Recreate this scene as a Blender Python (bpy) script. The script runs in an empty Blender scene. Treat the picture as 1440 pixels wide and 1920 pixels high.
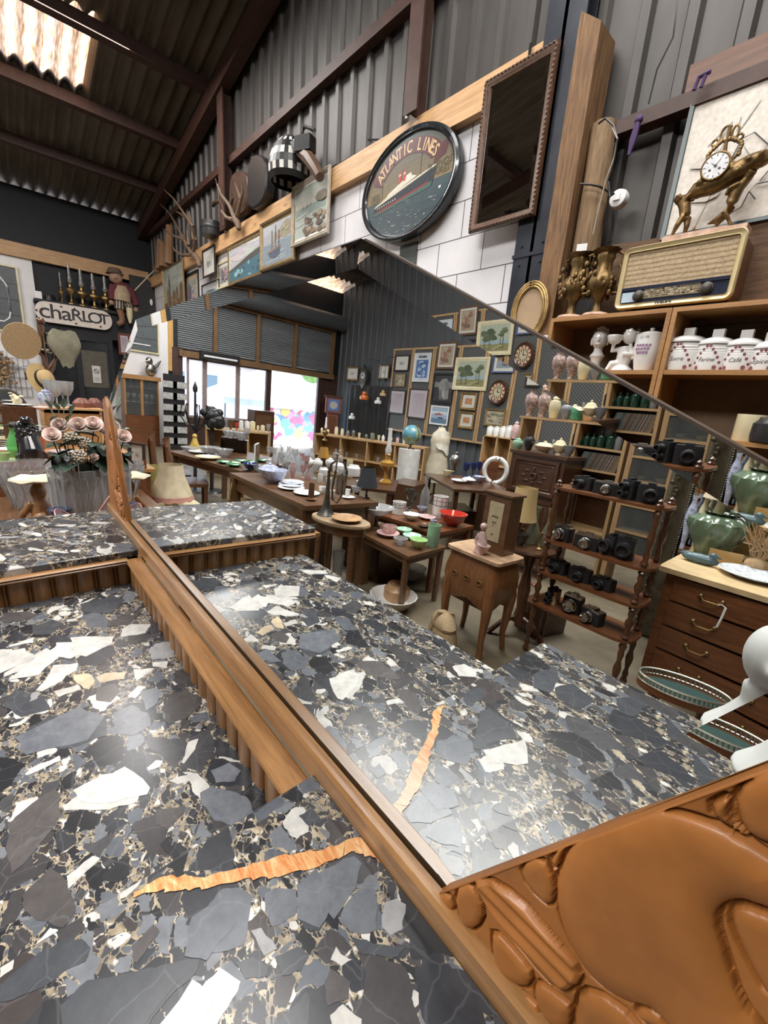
import bpy, math, random
from mathutils import Vector, Matrix
from math import sin, cos, pi, radians, sqrt
random.seed(7)
S = bpy.context.scene
COL = S.collection
# ---------------------------------------------------------------- camera
F = 786.15                                   # focal length in pixels of the 1440x1920 frame
YAW, PITCH, ROLL = radians(-47.628), radians(-15.021), radians(-4.451)
CAM = Vector((0, -.3, 1.49))
_f = Vector((sin(YAW)*cos(PITCH), cos(YAW)*cos(PITCH), sin(PITCH)))
_r = Vector((cos(YAW), -sin(YAW), 0)); _d = _f.cross(_r)
RGT = cos(ROLL)*_r + sin(ROLL)*_d; DWN = -sin(ROLL)*_r + cos(ROLL)*_d; FWD = _f
cd = bpy.data.cameras.new('camera'); co = bpy.data.objects.new('camera', cd); COL.objects.link(co)
cd.sensor_fit = 'VERTICAL'; cd.sensor_height = 24; cd.lens = F/1920*24
cd.clip_start = .01; cd.clip_end = 300
m4 = Matrix.Identity(4)
for i in range(3):
    m4[i][0], m4[i][1], m4[i][2], m4[i][3] = RGT[i], -DWN[i], -FWD[i], CAM[i]
co.matrix_world = m4; S.camera = co
# ---------------------------------------------------------------- world, lights, exposure
S.view_settings.view_transform = 'Standard'; S.view_settings.look = 'None'
S.view_settings.exposure = 0.22; S.view_settings.gamma = 1; S.view_settings.use_curve_mapping = False
S.cycles.max_bounces = 9; S.cycles.diffuse_bounces = 3; S.cycles.glossy_bounces = 6
S.cycles.transparent_max_bounces = 24; S.cycles.transmission_bounces = 6
S.cycles.sample_clamp_indirect = 4; S.cycles.caustics_reflective = False; S.cycles.caustics_refractive = False
w = bpy.data.worlds.new('sky'); S.world = w; w.use_nodes = True
wn = w.node_tree.nodes; wl = w.node_tree.links
sky = wn.new('ShaderNodeTexSky'); sky.sky_type = 'NISHITA'; sky.sun_elevation = radians(48); sky.sun_rotation = radians(200)
sky.sun_disc = False; sky.air_density = 1.2; sky.dust_density = 3
wl.new(sky.outputs[0], wn['Background'].inputs[0]); wn['Background'].inputs[1].default_value = 2.1
def area(name, loc, sx, sy, power, col=(1, 1, 1), rot=(0, 0, 0)):
    l = bpy.data.lights.new(name, 'AREA'); l.shape = 'RECTANGLE'; l.size = sx; l.size_y = sy
    l.energy = power; l.color = col
    o = bpy.data.objects.new(name, l); COL.objects.link(o); o.location = loc; o.rotation_euler = rot
    return o
# area lamps added under the closed roof, standing in for daylight from above
area('roof_daylight', (-1.6, .55, 6.3), 3.2, 2.2, 230, (1, .98, .95))
area('roof_daylight', (-3.2, -3.6, 6.1), 3, 1.4, 330, (1, .98, .96))
area('roof_daylight', (-1.2, -4.8, 6.3), 3, 1.4, 300, (1, .97, .93))
area('roof_daylight', (-9.7, -3.2, 5.15), 2.2, 1.6, 220, (1, .98, .96))
area('roof_daylight', (-6.6, 1.0, 5.7), 2.2, 1.0, 150, (1, .97, .94))
area('roof_daylight', (.9, .9, 6.4), 1.6, 1.6, 150, (1, .96, .9))
# ---------------------------------------------------------------- pixel -> place
TILT = radians(1.123)                        # the sideboard mirror leans back a little
NM = Vector((0, -cos(TILT), sin(TILT))); UM = Vector((0, sin(TILT), cos(TILT))); PM = Vector((0, 0, 1.37))
def ray(px, py): return RGT*((px-720)/F) + DWN*((py-960)/F) + FWD
def hit(o, v, P, N): return o + v*((P-o).dot(N)/v.dot(N))
AX = {'x': Vector((1, 0, 0)), 'y': Vector((0, 1, 0)), 'z': Vector((0, 0, 1))}
def at(px, py, ax, val): return hit(CAM, ray(px, py), AX[ax]*val, AX[ax])
def onm(px, py): return hit(CAM, ray(px, py), PM, NM)
def mir(P): P = Vector(P); return P - 2*(P-PM).dot(NM)*NM
CAMM = mir(CAM)
def rat(px, py, ax, val):                    # the place in the room that the sideboard mirror shows at this pixel
    p = onm(px, py); v = ray(px, py); v = v - 2*v.dot(NM)*NM
    return hit(p, v, AX[ax]*val, AX[ax])
def mpp(P): return (P-CAM).dot(FWD)/F        # metres per pixel there
def rmpp(P): return (mir(P)-CAM).dot(FWD)/F
# ---------------------------------------------------------------- mesh builder
class M:
    def __init__(s): s.v = []; s.f = []; s.c = []; s.mi = []; s.cur = (1, 1, 1); s.m = 0
    def add(s, vs, fs):
        n = len(s.v); s.v += [tuple(v) for v in vs]
        for f in fs: s.f.append([i+n for i in f]); s.c.append(s.cur); s.mi.append(s.m)
        return s
    def box(s, c, d, rz=0, taper=1):
        x, y, z = d[0]/2, d[1]/2, d[2]/2; out = []
        for k, (a, b, e) in enumerate([(-1,-1,-1),(1,-1,-1),(1,1,-1),(-1,1,-1),(-1,-1,1),(1,-1,1),(1,1,1),(-1,1,1)]):
            t = taper if e < 0 else 1
            p, q = a*x*t, b*y*t
            out.append((c[0]+p*cos(rz)-q*sin(rz), c[1]+p*sin(rz)+q*cos(rz), c[2]+e*z))
        return s.add(out, [(3,2,1,0),(4,5,6,7),(0,1,5,4),(1,2,6,5),(2,3,7,6),(3,0,4,7)])
    def bx(s, a, b): return s.box([(a[i]+b[i])/2 for i in range(3)], [abs(b[i]-a[i]) for i in range(3)])
    def tube(s, pts, r, n=8, caps=True):
        pts = [Vector(p) for p in pts]; rs = r if isinstance(r, (list, tuple)) else [r]*len(pts)
        vs = []; up = None
        for i, p in enumerate(pts):
            t = (pts[min(i+1, len(pts)-1)]-pts[max(i-1, 0)])
            t = t.normalized() if t.length > 1e-9 else Vector((0, 0, 1))
            if up is None:
                up = Vector((0, 0, 1)) if abs(t.z) < .9 else Vector((1, 0, 0))
            a = t.cross(up)
            if a.length < 1e-6: a = t.cross(Vector((1, .3, .2)))
            a.normalize(); b = t.cross(a); up = -b if False else up
            for k in range(n):
                g = 2*pi*k/n; vs.append(p+(a*cos(g)+b*sin(g))*rs[i])
        fs = []
        for i in range(len(pts)-1):
            for k in range(n):
                fs.append((i*n+k, i*n+(k+1) % n, (i+1)*n+(k+1) % n, (i+1)*n+k))
        if caps: fs += [tuple(range(n))[::-1], tuple(range((len(pts)-1)*n, len(pts)*n))]
        return s.add(vs, fs)
    def lathe(s, prof, c=(0, 0, 0), n=24, sx=1, sy=1, rib=0, nr=0, tw=0):
        vs = []
        for i, (r, z) in enumerate(prof):
            for k in range(n):
                g = 2*pi*k/n; q = r*(1+(rib*cos(nr*g+tw*z) if nr else 0))
                vs.append((c[0]+q*cos(g)*sx, c[1]+q*sin(g)*sy, c[2]+z))
        fs = []
        for i in range(len(prof)-1):
            for k in range(n):
                fs.append((i*n+k, i*n+(k+1) % n, (i+1)*n+(k+1) % n, (i+1)*n+k))
        if prof[0][0] > 1e-4: fs.append(tuple(range(n))[::-1])
        if prof[-1][0] > 1e-4: fs.append(tuple(range((len(prof)-1)*n, len(prof)*n)))
        return s.add(vs, fs)
    def ball(s, c, r, n=14, h=9):
        r = r if isinstance(r, (list, tuple)) else (r, r, r)
        return s.add([(c[0]+r[0]*sin(pi*i/h)*cos(2*pi*k/n), c[1]+r[1]*sin(pi*i/h)*sin(2*pi*k/n), c[2]+r[2]*cos(pi*i/h)) for i in range(h+1) for k in range(n)],
                     [(i*n+k, (i+1)*n+k, (i+1)*n+(k+1) % n, i*n+(k+1) % n) for i in range(h) for k in range(n)])
    def prism(s, pts, o, U, V, N, depth):    # closed polygon (u,v) swept along N
        o, U, V, N = Vector(o), Vector(U), Vector(V), Vector(N); n = len(pts)
        a = [o+U*p[0]+V*p[1] for p in pts]; b = [p+N*depth for p in a]
        return s.add(a+b, [tuple(range(n))[::-1], tuple(range(n, 2*n))]+[(i, (i+1) % n, n+(i+1) % n, n+i) for i in range(n)])
    def flat(s, pts, o, U, V):
        o, U, V = Vector(o), Vector(U), Vector(V)
        return s.add([o+U*p[0]+V*p[1] for p in pts], [tuple(range(len(pts)))])
    def extrude(s, prof, a, b, U, V):        # profile (u,v) swept from a to b
        a, b, U, V = Vector(a), Vector(b), Vector(U), Vector(V); n = len(prof)
        return s.add([a+U*p[0]+V*p[1] for p in prof]+[b+U*p[0]+V*p[1] for p in prof],
                     [tuple(range(n))[::-1], tuple(range(n, 2*n))]+[(i, (i+1) % n, n+(i+1) % n, n+i) for i in range(n)])
    def frame(s, w, h, prof, o=(0, 0, 0), U=(1, 0, 0), V=(0, 0, 1), N=(0, -1, 0)):   # mitred frame; prof = (inset, out)
        o, U, V, N = Vector(o), Vector(U), Vector(V), Vector(N); n = len(prof); vs = []
        for sx, sy in ((-1, -1), (1, -1), (1, 1), (-1, 1)):
            for q, d in prof: vs.append(o+U*sx*(w/2-q)+V*sy*(h/2-q)+N*d)
        return s.add(vs, [(c*n+i, ((c+1) % 4)*n+i, ((c+1) % 4)*n+(i+1) % n, c*n+(i+1) % n) for c in range(4) for i in range(n)])
    def grid(s, fn, nu, nv):
        return s.add([fn(i/nu, j/nv) for j in range(nv+1) for i in range(nu+1)],
                     [(j*(nu+1)+i, j*(nu+1)+i+1, (j+1)*(nu+1)+i+1, (j+1)*(nu+1)+i) for j in range(nv) for i in range(nu)])
    def text(s, t, size, o, U, V, N=None, lift=0, sx=1, shear=0, font=0, bold=0):
        cu = bpy.data.curves.new('t', 'FONT'); cu.body = t; cu.size = size; cu.align_x = 'CENTER'; cu.align_y = 'CENTER'; cu.shear = shear
        cu.offset = bold; cu.resolution_u = 3
        ob = bpy.data.objects.new('t', cu); me = ob.to_mesh()
        o, U, V = Vector(o), Vector(U), Vector(V); n = Vector(N)*lift if N else Vector()
        s.add([o+U*v.co.x*sx+V*v.co.y+n for v in me.vertices], [tuple(p.vertices) for p in me.polygons])
        ob.to_mesh_clear(); bpy.data.objects.remove(ob); bpy.data.curves.remove(cu)
        return s
def build(name, m, mats, parent=None, loc=None, rz=0, sharp=38, kind=None):
    me = bpy.data.meshes.new(name); me.from_pydata(m.v, [], m.f)
    for q in (mats if isinstance(mats, (list, tuple)) else [mats]): me.materials.append(q)
    me.polygons.foreach_set('material_index', m.mi)
    me.polygons.foreach_set('use_smooth', [True]*len(m.f))
    if any(c != (1, 1, 1) for c in m.c):
        ca = me.color_attributes.new('col', 'FLOAT_COLOR', 'CORNER'); buf = []
        for f, c in zip(m.f, m.c): buf += [c[0], c[1], c[2], 1.0]*len(f)
        ca.data.foreach_set('color', buf)
    me.validate(); me.update()
    me.set_sharp_from_angle(angle=radians(sharp))
    o = bpy.data.objects.new(name, me); COL.objects.link(o)
    if parent: o.parent = parent
    if loc is not None: o.location = loc
    if rz: o.rotation_euler = (0, 0, rz)
    if kind: o['kind'] = kind
    return o
def tag(o, label, cat, group=None):
    o['label'] = label; o['category'] = cat
    if group: o['group'] = group
    return o
def thing(name, label, cat, loc=(0, 0, 0), rz=0, group=None):
    o = bpy.data.objects.new(name, None); COL.objects.link(o); o.empty_display_size = .05
    o.location = loc; o.rotation_euler = (0, 0, rz)
    return tag(o, label, cat, group)
def solo(name, m, mats, label, cat, loc=None, rz=0, group=None): return tag(build(name, m, mats, None, loc, rz), label, cat, group)
def struct(name, m, mats): return build(name, m, mats, kind='structure')
ORD = ['first', 'second', 'third', 'fourth', 'fifth', 'sixth', 'seventh', 'eighth', 'ninth', 'tenth', 'eleventh', 'twelfth']
# ---------------------------------------------------------------- materials
MATS = {}
def nodes(name):
    mt = bpy.data.materials.new(name); mt.use_nodes = True; nt = mt.node_tree
    return mt, nt, nt.nodes['Principled BSDF']
def nd(nt, typ, **kw):
    n = nt.nodes.new(typ)
    for k, v in kw.items():
        if k in n.inputs: n.inputs[k].default_value = v
        else: setattr(n, k, v)
    return n
def ramp(nt, stops, interp='LINEAR'):
    r = nt.nodes.new('ShaderNodeValToRGB'); e = r.color_ramp; e.interpolation = interp
    while len(e.elements) < len(stops): e.elements.new(.5)
    for el, (p, c) in zip(e.elements, stops): el.position = p; el.color = (*c, 1)
    return r
def coord(nt, scale=(1, 1, 1), kind='Object'):
    t = nt.nodes.new('ShaderNodeTexCoord'); mp = nt.nodes.new('ShaderNodeMapping'); mp.inputs['Scale'].default_value = scale
    nt.links.new(t.outputs[kind], mp.inputs[0]); return mp.outputs[0]
def mat(name, col, rough=.5, metal=0, var=.2, sc=12, bump=0, stretch=(1, 1, 1), coat=0, trans=0, ior=1.45, sheen=0):
    if name in MATS: return MATS[name]
    mt, nt, b = nodes(name); L = nt.links
    v = coord(nt, stretch); n = nd(nt, 'ShaderNodeTexNoise', Scale=sc, Detail=5, Roughness=.6); L.new(v, n.inputs['Vector'])
    r = ramp(nt, [(.25, [c*(1-var) for c in col]), (.75, [min(1, c*(1+var)) for c in col])])
    L.new(n.outputs[0], r.inputs[0]); L.new(r.outputs[0], b.inputs['Base Color'])
    b.inputs['Roughness'].default_value = rough; b.inputs['Metallic'].default_value = metal
    b.inputs['Coat Weight'].default_value = coat; b.inputs['Transmission Weight'].default_value = trans; b.inputs['IOR'].default_value = ior
    if bump:
        bp = nd(nt, 'ShaderNodeBump', Strength=bump, Distance=.01); L.new(n.outputs[0], bp.inputs['Height']); L.new(bp.outputs[0], b.inputs['Normal'])
    MATS[name] = mt; return mt
def wood(name, dark, light, axis='x', rough=.4, sc=3, coat=.2, knots=0):
    if name in MATS: return MATS[name]
    mt, nt, b = nodes(name); L = nt.links
    st = {'x': (1, 14, 14), 'y': (14, 1, 14), 'z': (14, 14, 1)}[axis]
    v = coord(nt, st); n = nd(nt, 'ShaderNodeTexNoise', Scale=sc, Detail=7, Roughness=.65, Distortion=.6); L.new(v, n.inputs['Vector'])
    v2 = coord(nt); n2 = nd(nt, 'ShaderNodeTexNoise', Scale=2.2, Detail=3); L.new(v2, n2.inputs['Vector'])
    r = ramp(nt, [(.28, dark), (.5, [(a+c)/2 for a, c in zip(dark, light)]), (.72, light)]); L.new(n.outputs[0], r.inputs[0])
    mx = nd(nt, 'ShaderNodeMixRGB', blend_type='MULTIPLY', Fac=.45); L.new(r.outputs[0], mx.inputs[1])
    r2 = ramp(nt, [(.3, (.55, .5, .45)), (.7, (1, 1, 1))]); L.new(n2.outputs[0], r2.inputs[0]); L.new(r2.outputs[0], mx.inputs[2])
    out = mx.outputs[0]
    if knots:
        k = nd(nt, 'ShaderNodeTexVoronoi', Scale=knots); vk = coord(nt, {'x': (.35, 1, 1), 'y': (1, .35, 1), 'z': (1, 1, .35)}[axis]); L.new(vk, k.inputs['Vector'])
        rk = ramp(nt, [(.03, (.22, .12, .06)), (.1, (1, 1, 1))]); L.new(k.outputs['Distance'], rk.inputs[0])
        m3 = nd(nt, 'ShaderNodeMixRGB', blend_type='MULTIPLY', Fac=.8); L.new(out, m3.inputs[1]); L.new(rk.outputs[0], m3.inputs[2]); out = m3.outputs[0]
    L.new(out, b.inputs['Base Color']); b.inputs['Roughness'].default_value = rough; b.inputs['Coat Weight'].default_value = coat; b.inputs['Coat Roughness'].default_value = .25
    bp = nd(nt, 'ShaderNodeBump', Strength=.15, Distance=.004); L.new(n.outputs[0], bp.inputs['Height']); L.new(bp.outputs[0], b.inputs['Normal'])
    MATS[name] = mt; return mt
def glass(name, tint=(1, 1, 1), see=.62, rough=.05):
    if name in MATS: return MATS[name]
    mt, nt, b = nodes(name); L = nt.links
    n = nd(nt, 'ShaderNodeTexNoise', Scale=60, Detail=2); L.new(coord(nt), n.inputs['Vector'])
    b.inputs['Base Color'].default_value = (*[c*.42+.02 for c in tint], 1); b.inputs['Roughness'].default_value = rough; b.inputs['Specular IOR Level'].default_value = 1
    rr = nd(nt, 'ShaderNodeMapRange'); rr.inputs[3].default_value = rough*.5; rr.inputs[4].default_value = rough*2.5; L.new(n.outputs[0], rr.inputs[0]); L.new(rr.outputs[0], b.inputs['Roughness'])
    tr = nt.nodes.new('ShaderNodeBsdfTransparent'); tr.inputs[0].default_value = (*[min(1, .25+.75*c) for c in tint], 1)
    lw = nd(nt, 'ShaderNodeLayerWeight', Blend=.35); mr = nd(nt, 'ShaderNodeMapRange'); mr.inputs[3].default_value = 1-see; mr.inputs[4].default_value = 1
    L.new(lw.outputs['Facing'], mr.inputs[0])
    ms = nt.nodes.new('ShaderNodeMixShader'); L.new(mr.outputs[0], ms.inputs[0]); L.new(tr.outputs[0], ms.inputs[1]); L.new(b.outputs[0], ms.inputs[2])
    L.new(ms.outputs[0], nt.nodes['Material Output'].inputs[0]); MATS[name] = mt; return mt
def paint(name='painted_colours', rough=.55, var=.25, sc=45, coat=0, metal=0):
    if name in MATS: return MATS[name]
    mt, nt, b = nodes(name); L = nt.links
    a = nd(nt, 'ShaderNodeVertexColor', layer_name='col'); n = nd(nt, 'ShaderNodeTexNoise', Scale=sc, Detail=5); L.new(coord(nt), n.inputs['Vector'])
    r = ramp(nt, [(.3, (1-var,)*3), (.7, (1, 1, 1))]); L.new(n.outputs[0], r.inputs[0])
    mx = nd(nt, 'ShaderNodeMixRGB', blend_type='MULTIPLY', Fac=1); L.new(a.outputs[0], mx.inputs[1]); L.new(r.outputs[0], mx.inputs[2])
    L.new(mx.outputs[0], b.inputs['Base Color']); b.inputs['Roughness'].default_value = rough; b.inputs['Coat Weight'].default_value = coat; b.inputs['Metallic'].default_value = metal
    MATS[name] = mt; return mt
def mirror(name):
    if name in MATS: return MATS[name]
    mt, nt, b = nodes(name); L = nt.links
    n = nd(nt, 'ShaderNodeTexNoise', Scale=9, Detail=4); L.new(coord(nt), n.inputs['Vector'])
    r = ramp(nt, [(.35, (.80, .83, .83)), (.7, (.86, .88, .88))]); L.new(n.outputs[0], r.inputs[0]); L.new(r.outputs[0], b.inputs['Base Color'])
    b.inputs['Metallic'].default_value = 1; b.inputs['Roughness'].default_value = 0
    MATS[name] = mt; return mt
def marble():
    mt, nt, b = nodes('breccia_marble'); L = nt.links
    base = coord(nt)
    wz = nd(nt, 'ShaderNodeTexNoise', Scale=14, Detail=3); L.new(base, wz.inputs['Vector'])
    wv = nd(nt, 'ShaderNodeVectorMath', operation='MULTIPLY_ADD'); L.new(wz.outputs['Color'], wv.inputs[0]); wv.inputs[1].default_value = (.04,)*3; L.new(base, wv.inputs[2])
    w2 = nd(nt, 'ShaderNodeTexNoise', Scale=75, Detail=2); L.new(base, w2.inputs['Vector']); w3 = nd(nt, 'ShaderNodeVectorMath', operation='MULTIPLY_ADD'); L.new(w2.outputs['Color'], w3.inputs[0]); w3.inputs[1].default_value = (.009,)*3; L.new(wv.outputs[0], w3.inputs[2]); wv = w3
    mp = nt.nodes.new('ShaderNodeMapping'); mp.inputs['Rotation'].default_value = (0, 0, radians(35)); mp.inputs['Scale'].default_value = (1, 1.5, 1); L.new(wv.outputs[0], mp.inputs[0])
    vec = mp.outputs[0]
    cols = [(0, (.022, .022, .025)), (.16, (.036, .038, .044)), (.3, (.060, .056, .057)), (.44, (.042, .043, .049)), (.56, (.11, .12, .138)), (.68, (.068, .067, .071)), (.78, (.17, .178, .195)), (.88, (.055, .045, .043)), (.925, (.60, .58, .54)), (1, (.72, .68, .60))]
    def level(scale, gap, off):
        o = nd(nt, 'ShaderNodeVectorMath', operation='ADD'); o.inputs[1].default_value = (off, off*1.7, off*.6); L.new(vec, o.inputs[0])
        f = nd(nt, 'ShaderNodeTexVoronoi', Scale=scale); e = nd(nt, 'ShaderNodeTexVoronoi', Scale=scale, feature='DISTANCE_TO_EDGE')
        for q in (f, e): L.new(o.outputs[0], q.inputs['Vector'])
        sp = nt.nodes.new('ShaderNodeSeparateColor'); L.new(f.outputs['Color'], sp.inputs[0])
        r = ramp(nt, cols, 'CONSTANT'); L.new(sp.outputs[0], r.inputs[0])
        g = nd(nt, 'ShaderNodeMapRange'); g.inputs[1].default_value = gap*.8; g.inputs[2].default_value = gap; L.new(e.outputs['Distance'], g.inputs[0])
        return r.outputs[0], sp.outputs[1], g.outputs[0]
    matr = nd(nt, 'ShaderNodeTexNoise', Scale=70, Detail=4); L.new(base, matr.inputs['Vector'])
    rm = ramp(nt, [(.3, (.13, .105, .075)), (.5, (.36, .295, .20)), (.7, (.52, .44, .32))]); L.new(matr.outputs[0], rm.inputs[0])
    out = rm.outputs[0]
    for scale, gap, off, keep in ((170, .10, 3.1, .72), (75, .08, 1.3, .62), (33, .06, .0, .58), (14, .05, 5.7, .34)):
        c, rnd, g = level(scale, gap, off)
        k = nd(nt, 'ShaderNodeMath', operation='LESS_THAN'); L.new(rnd, k.inputs[0]); k.inputs[1].default_value = keep
        mu = nd(nt, 'ShaderNodeMath', operation='MULTIPLY'); L.new(k.outputs[0], mu.inputs[0]); L.new(g, mu.inputs[1])
        m2 = nd(nt, 'ShaderNodeMixRGB'); L.new(mu.outputs[0], m2.inputs[0]); L.new(out, m2.inputs[1]); L.new(c, m2.inputs[2]); out = m2.outputs[0]
    return finish_marble(mt, nt, b, out, base)
def finish_marble(mt, nt, b, out, base):
    L = nt.links
    n = nd(nt, 'ShaderNodeTexNoise', Scale=38, Detail=6, Roughness=.7); L.new(base, n.inputs['Vector'])
    r = ramp(nt, [(.3, (.62, .62, .64)), (.7, (1.0, 1.0, 1.0))]); L.new(n.outputs[0], r.inputs[0])
    mx = nd(nt, 'ShaderNodeMixRGB', blend_type='MULTIPLY', Fac=1); L.new(out, mx.inputs[1]); L.new(r.outputs[0], mx.inputs[2])
    wn_ = nd(nt, 'ShaderNodeTexNoise', Scale=30, Detail=2); L.new(base, wn_.inputs['Vector'])
    wv = nd(nt, 'ShaderNodeVectorMath', operation='MULTIPLY_ADD'); L.new(wn_.outputs['Color'], wv.inputs[0]); wv.inputs[1].default_value = (.02,)*3; L.new(base, wv.inputs[2])
    ve = nd(nt, 'ShaderNodeTexVoronoi', Scale=17, feature='DISTANCE_TO_EDGE'); L.new(wv.outputs[0], ve.inputs['Vector'])
    rv = ramp(nt, [(.0, (1, 1, 1)), (.02, (0, 0, 0))]); L.new(ve.outputs['Distance'], rv.inputs[0])
    ms = nd(nt, 'ShaderNodeMath', operation='MULTIPLY'); ms.inputs[1].default_value = .1; L.new(rv.outputs[0], ms.inputs[0])
    m3 = nd(nt, 'ShaderNodeMixRGB'); L.new(ms.outputs[0], m3.inputs[0]); L.new(mx.outputs[0], m3.inputs[1]); m3.inputs[2].default_value = (.34, .34, .35, 1)
    L.new(m3.outputs[0], b.inputs['Base Color']); b.inputs['Roughness'].default_value = .24; b.inputs['Specular IOR Level'].default_value = .4
    return mt
def clasts():
    mt, nt, b = nodes('marble_clasts'); a = nd(nt, 'ShaderNodeVertexColor', layer_name='col')
    return finish_marble(mt, nt, b, a.outputs[0], coord(nt))
# ================================================================ SETTING
W, D, OPP, NEAR = 2.75, -12.3, -8.3, 6.0
def zr(x): return 5.06+.18*(x-D)
RP, RN = Vector((D, 0, 5.06)), Vector((-.18, 0, 1)).normalized()
def onroof(px, py): return hit(CAM, ray(px, py), RP, RN)
concrete = mat('concrete', (.12, .095, .06), .6, var=.3, sc=5)
m_clad = mat('grey_cladding', (.068, .062, .058), .5, .3, var=.22, sc=7, stretch=(1, 1, .25))
m_black = mat('black_paint', (.0075, .008, .0105), .6, var=.35, sc=9)
m_blackclad = mat('dark_cladding', (.082, .085, .092), .5, .15, var=.25, sc=9, stretch=(1, 1, .15))
m_rust = mat('red_oxide_steel', (.055, .025, .018), .55, var=.35, sc=12)
m_white = mat('white_paint', (.72, .70, .70), .45, var=.05, sc=6)
m_pine = wood('pine_beam', (.45, .25, .11), (.74, .47, .24), 'x', .55, 3, .05, 4)
m_piney = wood('pine_beam_across', (.42, .24, .11), (.68, .42, .21), 'y', .55, 3, .05, 4)
m_pinez = wood('pine_upright', (.38, .22, .10), (.62, .39, .19), 'z', .5, 3, .1, 4)
m_brown = wood('old_brown_timber', (.10, .05, .02), (.26, .14, .06), 'z', .7, 4, 0)
m_oldoak = wood('weathered_oak', (.055, .032, .018), (.21, .12, .065), 'x', .85, 5, 0)
m_sheet = mat('fibre_cement', (.115, .097, .075), .85, var=.4, sc=3, stretch=(.3, 1, 1))
f = M(); f.bx((D, OPP, -.1), (NEAR, W+.1, 0)); struct('floor', f, concrete)
# roof: overlapping rows of wavy sheets, each tucked over the one below
def onr_x(px, py): return onroof(px, py).x
PUR = [onr_x(0, 345/3), onr_x(0, 240), onr_x(113, 0)]
skyl = [onroof(178, 37), onroof(157, 163)]
sky_y = (skyl[0].y+skyl[1].y)/2; sx0, sx1 = PUR[0]+.05, PUR[2]-.02
rows = [D-.15, PUR[1]+.12, PUR[0]+.12, PUR[2]+.12]
while rows[-1] < NEAR: rows.append(rows[-1]+1.75)
rows[-1] = NEAR
PITCHY = .19
sy0 = sky_y-1.33
def sheet(m, x0, x1, y0, y1, lift=0):
    n = max(2, int((y1-y0)/PITCHY*8))
    def fn(u, v):
        x = x0+(x1-x0)*v; y = y0+(y1-y0)*u
        return (x, y, zr(x)+.042*cos(2*pi*y/PITCHY)+.04-lift*(1-v)+.014)
    m.grid(fn, n, 1)
r = M()
for i in range(len(rows)-1):
    a, b = rows[i]-.1, rows[i+1]+.05
    if rows[i] == PUR[0]+.12:
        sheet(r, a, b, OPP, sy0, .035); sheet(r, a, b, sky_y, W+.02, .035)
        g = M(); sheet(g, a+.02, b-.05, sy0-.05, sky_y+.01, .035)
        gt, nt, b_ = nodes('roof_light_sheet'); L = nt.links
        tl = nt.nodes.new('ShaderNodeBsdfTranslucent'); nz = nd(nt, 'ShaderNodeTexNoise', Scale=9, Detail=6); L.new(coord(nt, (.6, 6, 1)), nz.inputs['Vector'])
        rr = ramp(nt, [(.3, (.16, .07, .03)), (.5, (.34, .20, .11)), (.7, (.50, .36, .24))]); L.new(nz.outputs[0], rr.inputs[0]); L.new(rr.outputs[0], tl.inputs[0])
        L.new(tl.outputs[0], nt.nodes['Material Output'].inputs[0])
        struct('window_roof', g, gt)
    elif i == 0:
        sheet(r, a, b, -6.7, W+.02, .035); sheet(r, -11.65, b, OPP, -6.7, .03); g0 = M(); sheet(g0, a, -11.6, OPP, -6.68, .035)
    else: sheet(r, a, b, OPP, W+.02, .035)
struct('window_roof_corner', g0, gt); struct('ceiling', r, m_sheet)
lid = M(); lid.bx((D+1.2, OPP, 8.5), (PUR[0]-.4, W, 8.55)); lid.bx((PUR[2]+.6, OPP, 8.5), (NEAR, W, 8.55))
for i, x in enumerate(PUR+[PUR[2]+1.75*k for k in (1, 2, 3, 4, 5)]):
    p = M(); p.bx((x-.05, OPP, zr(x)-.17), (x+.05, W, zr(x)-.02)); p.bx((x-.05, OPP, zr(x)-.19), (x+.09, W, zr(x)-.17)); struct('trim_purlin_%d' % (i+1), p, m_rust)
rf = M()
for y0 in (W-.26, -3.1):
    rf.add([(x, y, zr(x)+dz) for x in (D, NEAR) for y in (y0, y0+.16) for dz in (-.42, -.19)],
           [(0, 1, 3, 2), (4, 6, 7, 5), (0, 4, 5, 1), (2, 3, 7, 6), (1, 5, 7, 3), (0, 2, 6, 4)])
struct('trim_rafters', rf, m_rust)
def clad(m, a, b, z0, zt, out, pitch=.26, rib=.045, dep=.035):
    a, b, out = Vector(a), Vector(b), Vector(out); Ln = (b-a).length; u = (b-a)/Ln; t = 0; pr = []
    while t < Ln:
        for q, d in ((0, 0), (pitch-rib*2, 0), (pitch-rib*1.6, dep), (pitch-rib*.4, dep)): pr.append((min(t+q, Ln), d))
        t += pitch
    pts = [a+u*q+out*d for q, d in pr]; n = len(pts)
    m.add([(p.x, p.y, z0) for p in pts]+[(p.x, p.y, zt(p.x)) for p in pts], [(i, i+1, n+i+1, n+i) for i in range(n-1)])
m = M(); clad(m, (D, W, 0), (NEAR, W, 0), 0, lambda x: zr(x)+.03, (0, -1, 0)); struct('wall_right', m, m_clad)
m = M(); m.bx((D-.05, W+.06, 0), (NEAR, W+.12, 9)); struct('wall_right_lining', m, m_black)
m = M(); clad(m, (NEAR, OPP, 0), (D-.1, OPP, 0), 0, lambda x: zr(x)+.06, (0, 1, 0), .3); struct('wall_left', m, m_blackclad)
m = M(); m.bx((D-.05, OPP-.12, 0), (NEAR, OPP-.06, 9)); struct('wall_left_lining', m, m_black)
m = M(); m.bx((NEAR, OPP, 0), (NEAR+.1, W, 9)); struct('wall_near', m, m_blackclad)
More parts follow.
